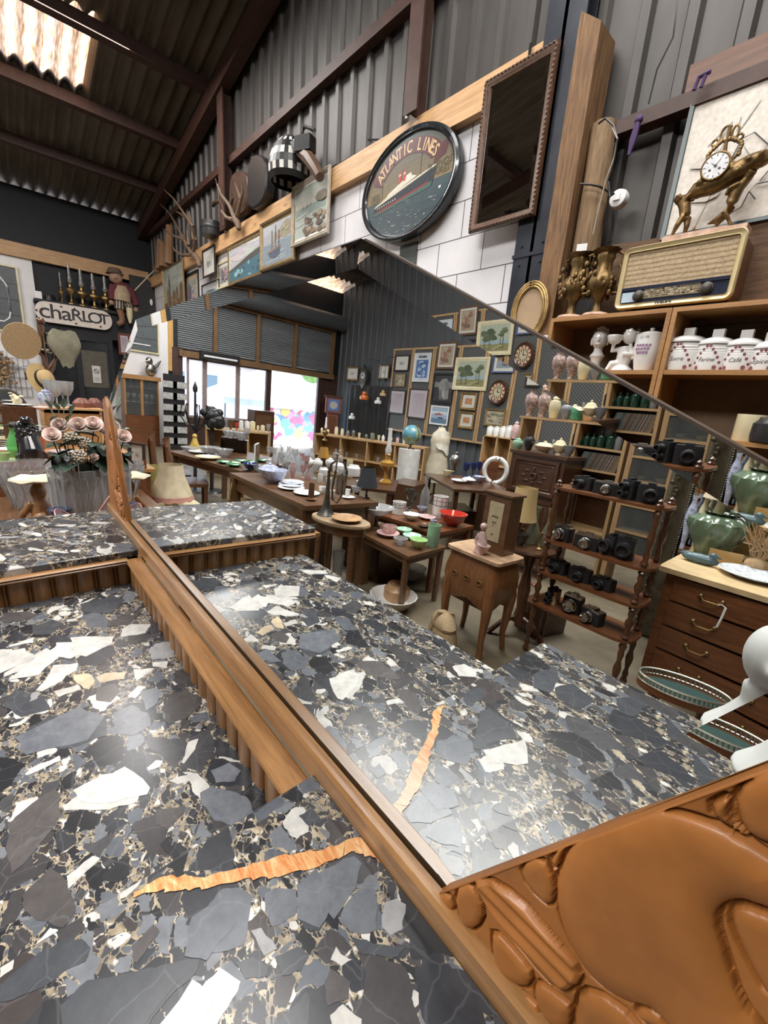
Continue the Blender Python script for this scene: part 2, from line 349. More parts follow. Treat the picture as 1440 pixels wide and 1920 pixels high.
# far wall: solid on the shop side, window bays on the street side
y_in = -3.22
zb = at(0, 474, 'x', D+.12).z; zt_ = at(0, 447.3, 'x', D+.12).z
m = M(); m.bx((D-.1, y_in, 0), (D, W, 5.02)); m.bx((D-.1, OPP, 2.42), (D-.04, y_in, 5.02)); struct('wall_far', m, m_black)
bt = rat(350, 670, 'x', D)
wy = [rat(px, py, 'x', D).y for px, py in ((350, 700), (384, 700), (446, 720), (503, 720), (600, 740))]
m = M(); m.bx((D-.1, wy[4]-.9, 0), (D, wy[4], 2.42)); m.bx((D-.1, wy[3], 0), (D-.0, y_in, .75)); struct('wall_far_sill', m, m_rust)
# slatted shutters above the windows with their wooden posts
m = M()
for k in range(24):
    z = 2.5+k*.052; m.add([(D-.02, OPP+.3, z), (D-.02, y_in, z), (D+.015, y_in, z+.026), (D+.015, OPP+.3, z+.026), (D-.02, y_in, z+.052), (D-.02, OPP+.3, z+.052)], [(0, 1, 2, 3), (3, 2, 4, 5)])
struct('trim_shutter', m, mat('grey_shutter', (.22, .23, .24), .5, .1, sc=5, stretch=(1, .1, 1)))
m = M()
for px, py in ((402, 620), (482, 640), (551, 660), (620, 690)):
    y = rat(px, py, 'x', D).y; m.bx((D, y-.05, 2.44), (D+.09, y+.05, 3.78))
m.bx((D, OPP+.25, 2.30), (D+.12, y_in, 2.46)); m.bx((D, OPP+.25, 3.74), (D+.1, y_in, 3.84))
struct('trim_shutter_posts', m, m_brown)
m = M(); m.tube([(D+.25, OPP+.1, 4.05), (D+.25, y_in+.3, 4.05)], .24, 20); struct('trim_shutter_roll', m, mat('dark_grey_roll', (.08, .085, .09), .45, .2))
def window(n, y0, y1, z0, z1):
    o = M(); yc, zc = (y0+y1)/2, (z0+z1)/2
    o.frame(abs(y1-y0), z1-z0, [(0, 0), (0, .06), (.06, .06), (.06, 0)], (D-.05, yc, zc), (0, 1, 0), (0, 0, 1), (1, 0, 0))
    ob = struct('window_%d' % n, o, mat('window_frame_paint', (.30, .23, .22), .5))
    g = M(); g.bx((D-.035, y1+.05, z0+.05), (D-.03, y0-.05, z1-.05)); build('pane', g, glass('window_pane', (.95, 1, 1), .93, .02), ob)
for i in range(3): window(i+1, wy[i], wy[i+1], .75, 2.32)
o = M(); o.bx((D-.06, wy[3]-.08, 0), (D+.04, wy[3]+.08, 2.32)); o.bx((D-.06, wy[4]-.02, 0), (D+.04, wy[4]+.12, 2.32)); o.bx((D-.06, y_in-.1, .75), (D+.06, y_in+.15, 2.5))
struct('trim_window_posts', o, m_rust)
# outside, seen through the windows
m = M(); m.bx((-60, -45, -.12), (D-.1, 30, -.05)); struct('floor_street', m, mat('pale_paving', (.45, .44, .43), .8))
def outbox(px0, px1, py0, py1, x):
    a, b = rat(px0, (py0+py1)/2, 'x', x), rat(px1, (py0+py1)/2, 'x', x); c = (px0+px1)/2
    return a.y, b.y, rat(c, py0, 'x', x).z, rat(c, py1, 'x', x).z
t = thing('marquee_tent', 'pale canopy market tent standing outside the open window bay', 'tent', (-16.5, -8.2, 0))
y0, y1, z0, z1 = outbox(415, 598, 704, 752, -16.5); yc = (y0+y1)/2+8.2; h = abs(y1-y0)/2+.5
o = M(); o.add([(-1.6, yc-h, z1), (1.6, yc-h, z1), (1.6, yc+h, z1), (-1.6, yc+h, z1), (0, yc, z0+.5), (-1.6, yc-h, z1-.22), (1.6, yc-h, z1-.22), (1.6, yc+h, z1-.22), (-1.6, yc+h, z1-.22)],
    [(0, 1, 4), (1, 2, 4), (2, 3, 4), (3, 0, 4), (0, 5, 6, 1), (1, 6, 7, 2), (2, 7, 8, 3), (3, 8, 5, 0)]); build('canopy', o, mat('tent_cloth', (.55, .60, .60), .7, sc=2), t)
for a in (-1.55, 1.55):
    for b in (yc-h+.05, yc+h-.05): o = M(); o.tube([(a, b, 0), (a, b, z1)], .03); build('leg', o, mat('tent_pole', (.1, .1, .11), .4, .6), t)
def house(x, ya, yb, hgt, wall, roofc, label):
    t = thing('house', label, 'house', (x, (ya+yb)/2, 0)); wd = abs(yb-ya)
    o = M(); o.bx((-3, -wd/2, 0), (3, wd/2, hgt)); build('wall', o, wall, t)
    o = M(); o.add([(-3.3, -wd/2-.2, hgt), (3.3, -wd/2-.2, hgt), (3.3, wd/2+.2, hgt), (-3.3, wd/2+.2, hgt), (0, -wd/2-.2, hgt+1.8), (0, wd/2+.2, hgt+1.8)], [(0, 1, 4), (1, 2, 5, 4), (2, 3, 5), (3, 0, 4, 5), (0, 3, 2, 1)]); build('roof', o, roofc, t)
    for k in range(int(wd/1.6)):
        for z in (1.2, 3.6):
            if z+1.2 < hgt:
                y = -wd/2+.9+k*1.6; o = M(); o.bx((3, y-.35, z), (3.05, y+.35, z+1.2)); fr = build('window', o, m_white, t)
                o = M(); o.bx((3.05, y-.28, z+.07), (3.07, y+.28, z+1.13)); build('pane', o, mat('dark_pane', (.12, .16, .2), .1), fr)
house(-26, -4, -12, 3.0, mat('pink_brick', (.72, .55, .52), .8, sc=20), mat('slate', (.2, .2, .23), .6), 'low pink brick house across the street behind the left panes')
house(-27, -15.6, -24, 4.6, mat('cream_render', (.75, .74, .72), .8), mat('slate', (.2, .2, .23), .6), 'cream rendered house across the street behind the market tent')
t = thing('street_tree', 'green leafy tree rising behind the market tent', 'tree', (-20.0, -13.6, 0)); o = M(); o.tube([(0, 0, 0), (0, 0, 3.2)], [.2, .12]); build('trunk', o, m_brown, t)
o = M()
for k in range(26): a, b = random.uniform(0, 6.28), random.uniform(-1, 1); o.ball((1.6*cos(a)*sqrt(1-b*b), 1.9*sin(a)*sqrt(1-b*b), 4.3+1.5*b), random.uniform(.5, .9), 8, 6)
build('crown', o, mat('leaf_green', (.16, .28, .08), .7, var=.5, sc=6), t)
y0, y1, z0, z1 = outbox(512, 600, 755, 850, -15.2)
o = M(); o.bx((-15.25, y1-.6, -.05), (-15.2, y0+.4, z0-.05)); cols = [(.6, .15, .25), (.15, .3, .6), (.75, .6, .2), (.2, .5, .5), (.75, .72, .74), (.55, .3, .6)]
for k in range(46):
    o.cur = random.choice(cols); yy, zz = random.uniform(y1-.4, y0+.2), random.uniform(.1, z0-.3); pts = [(random.uniform(.1, .34)*cos(q*pi/4), random.uniform(.1, .3)*sin(q*pi/4)) for q in range(8)]
    o.flat(pts, (-15.195+k*.0005, yy, zz), (0, 1, 0), (0, 0, 1))
solo('graffiti_panel', o, paint('street_paint', .6, .1), 'bright graffiti covered hoarding outside the open bay', 'hoarding')
# ---- the long picture wall on the right
zB0, zB1 = at(613, 356.7, 'y', W-.14).z, at(376.7, 463, 'y', W-.14).z
if zB1 < zB0+.1: zB1 = zB0+.24
xp0, xp1 = at(1030, 0, 'y', 2.58).x, at(1103, 0, 'y', 2.58).x
m = M(); m.bx((D, W-.14, zB0), (xp0, W-.045, zB1)); m.bx((D, W-.15, zB0-.035), (xp0, W-.045, zB0)); struct('trim_picture_beam', m, m_pine)
# white panels with scored joints
mt, nt, b = nodes('scored_white_panel'); L = nt.links
tc = nd(nt, 'ShaderNodeTexCoord'); sp = nt.nodes.new('ShaderNodeSeparateXYZ'); L.new(tc.outputs['Object'], sp.inputs[0]); cb = nt.nodes.new('ShaderNodeCombineXYZ'); L.new(sp.outputs[0], cb.inputs[0]); sh_ = nd(nt, 'ShaderNodeMath', operation='ADD'); sh_.inputs[1].default_value = -.13; L.new(sp.outputs[2], sh_.inputs[0]); L.new(sh_.outputs[0], cb.inputs[1])
br = nd(nt, 'ShaderNodeTexBrick', Scale=1.0); br.inputs['Mortar Size'].default_value = .004; br.inputs['Brick Width'].default_value = .47; br.inputs['Row Height'].default_value = .268; br.inputs['Mortar Smooth'].default_value = 0
br.inputs['Color1'].default_value = (.74, .72, .735, 1); br.inputs['Color2'].default_value = (.70, .685, .70, 1); br.inputs['Mortar'].default_value = (.10, .09, .10, 1); L.new(cb.outputs[0], br.inputs['Vector'])
nz = nd(nt, 'ShaderNodeTexNoise', Scale=3, Detail=5); L.new(tc.outputs['Object'], nz.inputs['Vector']); rz_ = ramp(nt, [(.35, (.9, .9, .91)), (.6, (1, 1, 1))]); L.new(nz.outputs[0], rz_.inputs[0])
mx = nd(nt, 'ShaderNodeMixRGB', blend_type='MULTIPLY', Fac=1); L.new(br.outputs[0], mx.inputs[1]); L.new(rz_.outputs[0], mx.inputs[2]); L.new(mx.outputs[0], b.inputs['Base Color']); b.inputs['Roughness'].default_value = .35
m = M(); m.bx((D, W-.075, 0), (xp0, W-.045, zB0)); struct('wall_right_panel', m, mt)
# steel pillar, timber post and log post beside it
ztop = 7
m = M(); y = 2.58
for a, b_, c_, d_ in ((xp0, xp1, y, y+.015), (xp0, xp1, W-.06, W-.045), ((xp0+xp1)/2-.012, (xp0+xp1)/2+.012, y, W-.045)): m.bx((a, c_, 0), (b_, d_, ztop))
zs = at(1000, 475, 'y', y).z; m.bx((xp0-.01, y-.006, zs-.012), (xp1+.004, y, zs+.012))
for q in (-.05, .05):
    for v in (-.06, .06): m.tube([((xp0+xp1)/2+q*1.6, y-.01, zs+v), ((xp0+xp1)/2+q*1.6, y, zs+v)], .008, 8)
struct('trim_pillar', m, mat('dark_blue_black_steel', (.035, .038, .048), .33, .4, var=.3, sc=6))
pt = at(1120, 20, 'y', 2.5)
m = M(); m.add([(x, yy, z) for x, zz in ((xp1+.012, pt.z+.05), (xp1+.15, pt.z-.06)) for yy in (2.5, W-.045) for z in (0, zz)], [(0, 1, 3, 2), (4, 6, 7, 5), (0, 4, 5, 1), (2, 3, 7, 6), (1, 5, 7, 3), (0, 2, 6, 4)])
struct('trim_timber_post', m, wood('orange_brown_post', (.055, .026, .01), (.30, .16, .065), 'z', .75, 5, 0))
a, b_ = at(1130, 232, 'y', 2.6), at(1096, 470, 'y', 2.6)
m = M(); m.tube([(b_.x, 2.62, b_.z-.02), ((a.x+b_.x)/2+.01, 2.61, (a.z+b_.z)/2), (a.x, 2.62, a.z)], [.085, .075, .07], 14)
solo('log_post', m, wood('pale_log', (.11, .062, .03), (.33, .215, .115), 'z', .8, 5, 0), 'pale round log post between steel pillar and grey cladding', 'post')
# steel rails on the cladding
def rail(name, p0, p1, hgt, dep, mt_):
    m = M(); m.bx((p0.x, p0.y-dep, p0.z-hgt), (p1.x, W-.04, p0.z)); struct(name, m, mt_)
a = at(1150, 228, 'y', 2.62); rail('trim_rail_near', a, Vector((3, 2.62, 0)), .075, 0, m_rust)
a = at(1292, 135, 'y', 2.64); m = M(); m.bx((a.x, 2.64, a.z-.1), (3, 2.70, a.z+.03)); struct('trim_board_near', m, wood('red_brown_board', (.09, .045, .03), (.2, .1, .06), 'x', .7))
a = at(420, 305, 'y', W-.1); b_ = at(755, 12, 'y', W-.1); zz = (a.z+b_.z)/2
m = M(); m.bx((D, W-.12, zz-.07), (xp0, W-.03, zz+.03)); struct('trim_rail_far', m, m_rust)
for i, (px, wd) in enumerate(((415, .2), (778, .16))):
    x = at(px, 260 if i == 0 else 120, 'y', W-.2).x; m = M(); m.bx((x-wd/2, W-.22, zB1), (x+wd/2, W-.2, zr(x)-.1)); m.bx((x-.012, W-.2, zB1), (x+.012, W-.05, zr(x)-.1)); struct('trim_column_%d' % (i+1), m, m_rust)
x = at(785, 100, 'y', W-.24).x; m = M(); m.tube([(x-.13, W-.2, zB1-.02), (x-.13, W-.2, zr(x))], .018, 10); struct('trim_conduit', m, mat('white_conduit', (.5, .46, .44), .5))
# ---- far wall dressing
m = M(); m.bx((D, y_in, zb), (D+.12, W-.1, zt_)); struct('trim_far_beam', m, m_piney)
m = M(); m.bx((D, y_in+.25, 0), (D+.05, at(68, 560, 'x', D+.05).y, zb)); struct('wall_far_panel', m, m_white)
yb0, yb1 = at(66, 575, 'x', D+.1).y, at(285, 560, 'x', D+.1).y
m = M()
ya, yb_ = at(65, 575, 'x', D+.3).y, at(238, 640, 'x', D+.3).y; zl = at(140, 572, 'x', D+.3).z
m.bx((D+.0, ya, zl-.06), (D+.42, W-.12, zl)); m.bx((D+.28, ya, zl-.62), (D+.34, yb_+.3, zl-.06))
struct('trim_lamp_shelf', m, m_black)
yd0, yd1 = at(88, 690, 'x', D+.3).y, at(214, 690, 'x', D+.3).y
m = M(); m.frame(yd1-yd0, zl-.62, [(0, 0), (0, .06), (.09, .06), (.09, 0)], (D+.3, (yd0+yd1)/2, (zl-.62)/2), (0, 1, 0), (0, 0, 1), (1, 0, 0)); yc = yd0+(yd1-yd0)*.46; m.bx((D+.3, yc-.05, 0), (D+.35, yc+.05, zl-.7)); m.bx((D+.3, yd0+.08, .02), (D+.34, yd1-.08, .75))
dr = struct('door_1', m, m_black)
g = M(); g.bx((D+.31, yd0+.08, .75), (D+.32, yd1-.08, zl-.7)); build('pane', g, mat('dark_door_pane', (.02, .022, .024), .12, var=.5, sc=3), dr)
g = M(); a, b_ = at(150, 645, 'x', D+.33), at(205, 728, 'x', D+.33); g.bx((D+.325, a.y, b_.z), (D+.33, b_.y, a.z-.12)); build('panel', g, mat('drab_panel', (.085, .075, .055), .6), dr)
m = M(); a, b_ = at(76, 610, 'x', D+.35), at(84, 700, 'x', D+.35); m.bx((D+.3, a.y-.06, 0), (D+.36, a.y+.06, a.z)); struct('trim_door_post', m, m_brown)
# ================================================================ SIDEBOARD
ZU, ZL = .965, .857
XS0, XS1, XE0, XE1 = -1.455, -.405, -1.985, .16
YB, YFU, YFL = -.030, -.655, -.60
m_oakx = wood('honey_oak_x', (.20, .09, .028), (.46, .24, .09), 'x', .32, 5, .35)
m_oaky = wood('honey_oak_y', (.20, .09, .028), (.46, .24, .09), 'y', .32, 5, .35)
m_oakz = wood('honey_oak_z', (.16, .072, .022), (.38, .19, .068), 'z', .35, 5, .3)
m_marble, m_clast = marble(), clasts()
Wc, Cc, Gc, Dc, Bc, Kc, Lc = (.60, .58, .54), (.54, .43, .29), (.155, .165, .185), (.062, .066, .074), (.092, .083, .081), (.028, .028, .031), (.33, .33, .33)
P3 = lambda s: [(float(a), float(b)) for a, b in zip(s.split()[::2], s.split()[1::2])]
LOW = [(Wc, '105 1205 182 1202 187 1212 168 1220 132 1235 113 1232 103 1220'), (Wc, '8 1262 87 1215 102 1223 67 1250 7 1270'), (Wc, '0 1218 20 1217 43 1230 20 1250 0 1260'),
 (Wc, '100 1247 147 1243 143 1258 123 1268 117 1277 78 1297 67 1295 90 1267'), (Wc, '100 1297 147 1283 152 1293 110 1307'), (Cc, '138 1265 167 1263 178 1277 167 1293 143 1280'),
 (Wc, '228 1180 247 1170 283 1170 273 1187 227 1195'), (Lc, '278 1222 290 1207 317 1203 328 1220 327 1232 287 1237'), (Wc, '250 1255 290 1253 257 1277'), (Wc, '240 1305 257 1287 273 1288 253 1310'),
 (Wc, '285 1242 315 1240 313 1253 287 1250'), (Cc, '180 1270 197 1262 238 1260 233 1273 187 1280'), (Wc, '17 1210 63 1195 63 1205 17 1213'), (Wc, '87 1148 97 1137 127 1135 90 1152'), (Wc, '143 1133 180 1120 147 1137'),
 (Dc, '160 1220 213 1210 217 1227 187 1247 150 1248 143 1237'), (Bc, '320 1300 350 1295 377 1307 380 1320 350 1347 317 1357 303 1330'), (Gc, '213 1337 247 1322 277 1337 283 1360 250 1380 220 1377 210 1353'),
 (Gc, '263 1297 290 1290 303 1297 293 1320 273 1333'), (Dc, '50 1367 100 1343 187 1337 200 1350 197 1380 120 1405 43 1392'), (Bc, '180 1290 217 1282 223 1297 207 1317 180 1313'),
 (Wc, '118 1513 180 1466 187 1452 208 1450 233 1457 229 1471 262 1488 257 1504 205 1518 121 1520'), (Bc, '14 1546 38 1525 104 1478 114 1490 114 1528 83 1573 42 1622 21 1639 14 1608'), (Bc, '42 1678 94 1626 115 1640 139 1688 142 1709 118 1740 69 1726 45 1706'),
 (Wc, '47 1452 56 1442 111 1417 115 1426 80 1442 49 1454'), (Gc, '375 1487 396 1475 431 1483 462 1494 479 1528 438 1549 403 1539 378 1508'), (Kc, '451 1487 479 1471 499 1490 497 1504 455 1490'),
 (Wc, '276 1440 292 1426 306 1426 300 1438 278 1445'), (Wc, '316 1464 333 1457 361 1452 361 1462 333 1471'), (Wc, '52 1785 94 1740 109 1744 101 1761 66 1789'), (Bc, '292 1518 347 1511 344 1528 313 1556 295 1546'),
 (Kc, '194 1640 229 1608 243 1612 243 1640 222 1655 191 1650'), (Kc, '299 1584 313 1570 342 1615 333 1619'), (Wc, '125 1643 174 1605 188 1610 163 1633 128 1667'), (Wc, '340 1430 352 1392 372 1385 366 1405 345 1432'),
 (Dc, '20 1130 60 1115 110 1120 90 1135 40 1142'), (Dc, '150 1133 215 1118 235 1125 205 1150 160 1148'), (Kc, '300 1175 330 1165 345 1180 320 1195 300 1190'), (Dc, '60 1175 100 1162 120 1170 95 1190 65 1190'),
 (Bc, '5 1150 50 1146 75 1152 40 1166 5 1168'), (Dc, '30 1290 80 1310 95 1330 40 1345 5 1325'), (Gc, '395 1445 430 1430 452 1445 440 1465 405 1468'), (Lc, '60 1300 75 1296 70 1310 55 1316')]
UP = [(Dc, '156 1869 208 1841 302 1810 375 1798 368 1824 312 1876 285 1910 278 1925 153 1925'), (Wc, '333 1925 351 1886 375 1855 413 1815 451 1841 444 1862 417 1903 406 1925'), (Gc, '378 1785 378 1730 392 1695 417 1667 444 1664 472 1678 465 1730 458 1772 417 1785'),
 (Dc, '0 1848 52 1803 122 1758 153 1761 170 1778 160 1803 122 1820 87 1848 21 1876 0 1880'), (Wc, '0 1792 17 1785 26 1796 24 1817 0 1834'), (Kc, '69 1925 80 1879 115 1869 135 1925'), (Bc, '250 1803 247 1775 288 1733 299 1747 278 1775 257 1806'),
 (Gc, '577 1654 608 1630 664 1606 678 1619 667 1665 626 1724 598 1689'), (Gc, '674 1668 699 1658 706 1685 706 1744 685 1751 657 1748 636 1727 643 1706'), (Gc, '497 1675 515 1665 553 1668 560 1692 553 1717 511 1738 497 1710'), (Dc, '560 1710 574 1675 608 1727 598 1748 570 1741'),
 (Lc, '716 1717 723 1692 744 1685 761 1696 754 1744 733 1755 716 1737'), (Wc, '622 1925 619 1904 643 1883 678 1911 678 1925'), (Dc, '532 1904 556 1883 574 1859 581 1876 577 1925 518 1925'), (Wc, '775 1856 785 1862 785 1883 778 1890 772 1873'), (Bc, '608 1842 622 1817 657 1842 653 1873 615 1887'),
 (Dc, '440 1805 475 1795 505 1812 500 1830 460 1836'), (Kc, '455 1500 470 1490 490 1500 480 1512'), (Dc, '560 1530 585 1515 600 1535 580 1550'), (Dc, '655 1755 700 1770 760 1775 745 1795 680 1790'), (Lc, '470 1745 490 1740 520 1780 495 1792'), (Dc, '515 1795 560 1775 580 1790 565 1820 530 1830'), (Wc, '630 1775 640 1790 660 1800 640 1812 620 1800')]
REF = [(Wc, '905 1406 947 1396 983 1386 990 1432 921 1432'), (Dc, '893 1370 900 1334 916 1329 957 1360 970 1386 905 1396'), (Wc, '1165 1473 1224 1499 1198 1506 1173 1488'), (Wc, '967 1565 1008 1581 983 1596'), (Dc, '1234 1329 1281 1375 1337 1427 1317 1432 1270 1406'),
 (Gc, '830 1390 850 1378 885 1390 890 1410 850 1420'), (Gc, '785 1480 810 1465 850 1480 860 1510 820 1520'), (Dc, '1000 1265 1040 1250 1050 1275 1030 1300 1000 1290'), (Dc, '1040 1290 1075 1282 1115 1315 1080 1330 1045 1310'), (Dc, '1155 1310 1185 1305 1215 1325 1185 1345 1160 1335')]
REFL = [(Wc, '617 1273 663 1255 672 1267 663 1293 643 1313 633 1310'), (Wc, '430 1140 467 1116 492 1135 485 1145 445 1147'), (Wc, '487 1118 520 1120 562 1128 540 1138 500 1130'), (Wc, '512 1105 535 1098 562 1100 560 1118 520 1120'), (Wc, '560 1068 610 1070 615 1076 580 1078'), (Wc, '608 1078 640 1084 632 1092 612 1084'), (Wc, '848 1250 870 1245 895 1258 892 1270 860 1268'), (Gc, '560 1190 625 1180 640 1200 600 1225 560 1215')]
def rough_poly(pts, amp=.06, n=3):
    out = []; k = len(pts)
    for i in range(k):
        a, b = Vector(pts[i]), Vector(pts[(i+1) % k]); d = b-a; nn = Vector((-d.y, d.x))
        for j in range(n):
            t = j/n; q = a+d*t
            if j: q += nn*random.uniform(-amp, amp)
            out.append((q.x, q.y))
    return out
def slab(x0, x1, y0, y1, z, th):
    m = M(); m.m = 0; b = .003
    m.add([(x0, y0, z-th), (x1, y0, z-th), (x1, y1, z-th), (x0, y1, z-th), (x0, y0, z-b), (x1, y0, z-b), (x1, y1, z-b), (x0, y1, z-b), (x0+b, y0+b, z), (x1-b, y0+b, z), (x1-b, y1, z), (x0+b, y1, z)],
          [(3, 2, 1, 0), (0, 1, 5, 4), (1, 2, 6, 5), (2, 3, 7, 6), (3, 0, 4, 7), (4, 5, 9, 8), (5, 6, 10, 9), (6, 7, 11, 10), (7, 4, 8, 11), (8, 9, 10, 11)])
    m.m = 1; return m
def lay(m, lst, z, box, fn=at, lift=.0004):
    x0, x1, y0, y1 = box
    for i, (c, s) in enumerate(lst):
        pts = [fn(px, py, 'z', z) for px, py in P3(s)]; pts = [(min(max(p.x, x0+.004), x1-.004), min(max(p.y, y0+.004), y1-.001)) for p in pts]
        k_ = random.uniform(.85, 1.12); m.cur = tuple(q*k_ for q in c); pts = rough_poly(pts)
        ar = sum(pts[k][0]*pts[(k+1) % len(pts)][1]-pts[(k+1) % len(pts)][0]*pts[k][1] for k in range(len(pts)))
        if ar < 0: pts = pts[::-1]
        m.flat(pts, (0, 0, z+lift+i*2e-6), (1, 0, 0), (0, 1, 0))
    m.cur = (1, 1, 1)
sb = thing('sideboard', 'honey oak sideboard with three grey and white marble tops and a wide mirror', 'sideboard', (0, 0, 0))
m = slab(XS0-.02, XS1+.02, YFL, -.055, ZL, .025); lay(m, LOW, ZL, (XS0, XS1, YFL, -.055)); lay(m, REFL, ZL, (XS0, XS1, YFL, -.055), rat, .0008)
build('marble_top', m, [m_marble, m_clast], sb)['label'] = 'lower centre marble slab'
m = slab(XE0, XS0, YFU, YB, ZU, .022); rf_ = random.Random(2)
for q in range(70):
    cx0, cy0, a_, l_, w_ = rf_.uniform(XE0+.05, XS0-.05), rf_.uniform(YFU+.05, YB-.05), rf_.uniform(.2, 1.1), rf_.uniform(.012, .045), rf_.uniform(.006, .016); m.cur = rf_.choice([Wc, Wc, Lc, Dc, Gc, Bc]); k_ = rf_.uniform(.8, 1.1); m.cur = tuple(c*k_ for c in m.cur)
    m.flat(rough_poly([(l_*cos(g)*rf_.uniform(.8, 1.1)*cos(a_)-w_*sin(g)*sin(a_), l_*cos(g)*sin(a_)+w_*sin(g)*rf_.uniform(.8, 1.2)*cos(a_)) for g in [2*pi*j/7 for j in range(7)]], .05, 2), (cx0, cy0, ZU+.0004+q*2e-6), (1, 0, 0), (0, 1, 0))
m.cur = (1, 1, 1); build('marble_top', m, [m_marble, m_clast], sb)['label'] = 'raised far marble slab'
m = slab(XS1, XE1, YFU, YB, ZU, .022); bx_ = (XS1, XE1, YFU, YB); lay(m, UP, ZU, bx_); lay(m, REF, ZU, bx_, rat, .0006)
# orange vein running across the near slab
vt, nt, b = nodes('orange_vein'); L = nt.links
nz = nd(nt, 'ShaderNodeTexNoise', Scale=40, Detail=8, Roughness=.7, Distortion=1.5); L.new(coord(nt, (.5, 2.2, 1)), nz.inputs['Vector'])
rr = ramp(nt, [(.32, (.36, .10, .03)), (.45, (.55, .22, .075)), (.58, (.62, .37, .17)), (.72, (.68, .56, .38))]); L.new(nz.outputs[0], rr.inputs[0]); L.new(rr.outputs[0], b.inputs['Base Color']); b.inputs['Roughness'].default_value = .2
m.m = 2
top = [(250, 1677), (275, 1662), (300, 1647), (322, 1641), (345, 1643), (365, 1646), (400, 1640), (432, 1633), (460, 1626), (490, 1617), (520, 1607), (560, 1600), (585, 1597), (610, 1592), (632, 1584), (650, 1576), (672, 1570), (695, 1573), (708, 1592), (724, 1614)]
bot = [(247, 1683), (280, 1674), (305, 1672), (325, 1674), (350, 1668), (372, 1668), (402, 1664), (437, 1654), (468, 1648), (497, 1648), (525, 1643), (562, 1634), (590, 1628), (615, 1618), (635, 1611), (652, 1601), (668, 1599), (688, 1606), (704, 1611), (722, 1617)]
tv = [at(*p, 'z', ZU) for p in top]; bv = [at(*p, 'z', ZU) for p in bot]
def dens(a):
    o = []
    for i in range(len(a)-1):
        for k in range(3):
            q = a[i].lerp(a[i+1], k/3); q.y = min(q.y+random.uniform(-.003, .003), YB-.001); q.x += random.uniform(-.001, .001); o.append(q)
    return o+[a[-1]]
tv, bv = dens(tv), dens(bv); n = len(tv)
m.add([(p.x, min(p.y, YB-.001), ZU+.0012) for p in tv+bv], [(i, n+i, n+i+1, i+1) for i in range(n-1)])
build('marble_top', m, [m_marble, m_clast, vt], sb)['label'] = 'raised near marble slab with orange vein'
# ledge mouldings and fluted risers
prof = [(0, 0), (.037, 0), (.041, -.004), (.037, -.008), (.041, -.012), (.034, -.017), (.028, -.022), (0, -.022)]
ZLG = .943
m = M(); m.extrude(prof, (XS0, -.026, ZLG), (XS1, -.026, ZLG), (0, -1, 0), (0, 0, 1)); m.bx((XS0, -.0335, ZLG-.001), (XS1, -.0305, ZLG+.003)); build('ledge', m, m_oakx, sb)
for sx, x in ((1, XS0), (-1, XS1)):
    dx = .02 if sx == 1 else .042; m = M(); m.extrude(prof, (x-sx*dx, YFU+.01, ZLG), (x-sx*dx, -.03, ZLG), (sx, 0, 0), (0, 0, 1)); build('ledge', m, m_oaky, sb)
def flutes(m, a, b, out):
    a, b, out = Vector(a), Vector(b), Vector(out); Ln = (b-a).length; u = (b-a)/Ln; k = max(1, round(Ln/.052)); pr = []
    for i in range(k):
        for q, d in ((0, 0), (.03, .004), (.08, .006), (.13, .004), (.16, 0), (.19, .005), (.3, .0105), (.55, .013), (.82, .0105), (.97, .005)): pr.append((i+q, d))
    pr.append((k, 0)); pts = [a+u*(q*Ln/k)+out*d for q, d in pr]; n = len(pts)
    m.add([(p.x, p.y, ZL-.01) for p in pts]+[(p.x, p.y, ZLG-.018) for p in pts], [(i, i+1, n+i+1, n+i) for i in range(n-1)])
m = M(); flutes(m, (XS0, -.048, 0), (XS1, -.048, 0), (0, -1, 0)); build('fluted_panel', m, m_oakz, sb)
for sx, x in ((1, XS0), (-1, XS1)):
    m = M(); e_ = .004 if sx == 1 else .012; a, b_ = (x-sx*e_, YFU+.03, 0), (x-sx*e_, -.048, 0); flutes(m, a, b_, (sx, 0, 0)); m.bx((x-sx*.5, YFU+.03, ZL-.03), (x-sx*.006, YFU+.035, ZLG-.01)); build('fluted_panel', m, m_oakz, sb)
m = M(); m.bx((XE0+.02, YFU+.03, .08), (XS0-.006, -.03, ZLG-.001)); m.bx((XS1+.006, YFU+.03, .08), (XE1-.02, -.03, ZLG-.001)); m.bx((XS0-.006, YFL+.03, .08), (XS1+.006, -.04, ZL-.026)); m.bx((XE0+.06, YFL+.06, 0), (XE1-.06, -.06, .08)); build('body', m, m_oakz, sb)
prof2 = [(0, 0), (.03, 0), (.034, -.006), (.03, -.014), (.022, -.02), (0, -.02)]
for x0, x1 in ((XE0-.01, XS0+.014), (XS1+.008, XE1+.01)): m = M(); m.extrude(prof2, (x0, YFU+.012, ZLG), (x1, YFU+.012, ZLG), (0, -1, 0), (0, 0, 1)); build('cornice', m, m_oakx, sb)
for x0, x1, z1, yf in ((XE0+.04, XS0-.04, .9, YFU+.03), (XS0+.03, (XS0+XS1)/2-.01, .8, YFL+.03), ((XS0+XS1)/2+.01, XS1-.03, .8, YFL+.03), (XS1+.04, XE1-.04, .9, YFU+.03)):
    m = M(); m.bx((x0, yf-.02, .12), (x1, yf, z1)); m.frame(x1-x0, z1-.12, [(0, 0), (0, .012), (.06, .012), (.07, 0)], ((x0+x1)/2, yf-.02, (z1+.12)/2)); d_ = build('door', m, m_oakz, sb)
    m = M(); m.ball((x0+.035, yf-.045, .55), .014); build('knob', m, mat('aged_brass', (.30, .20, .085), .4, .9), d_)
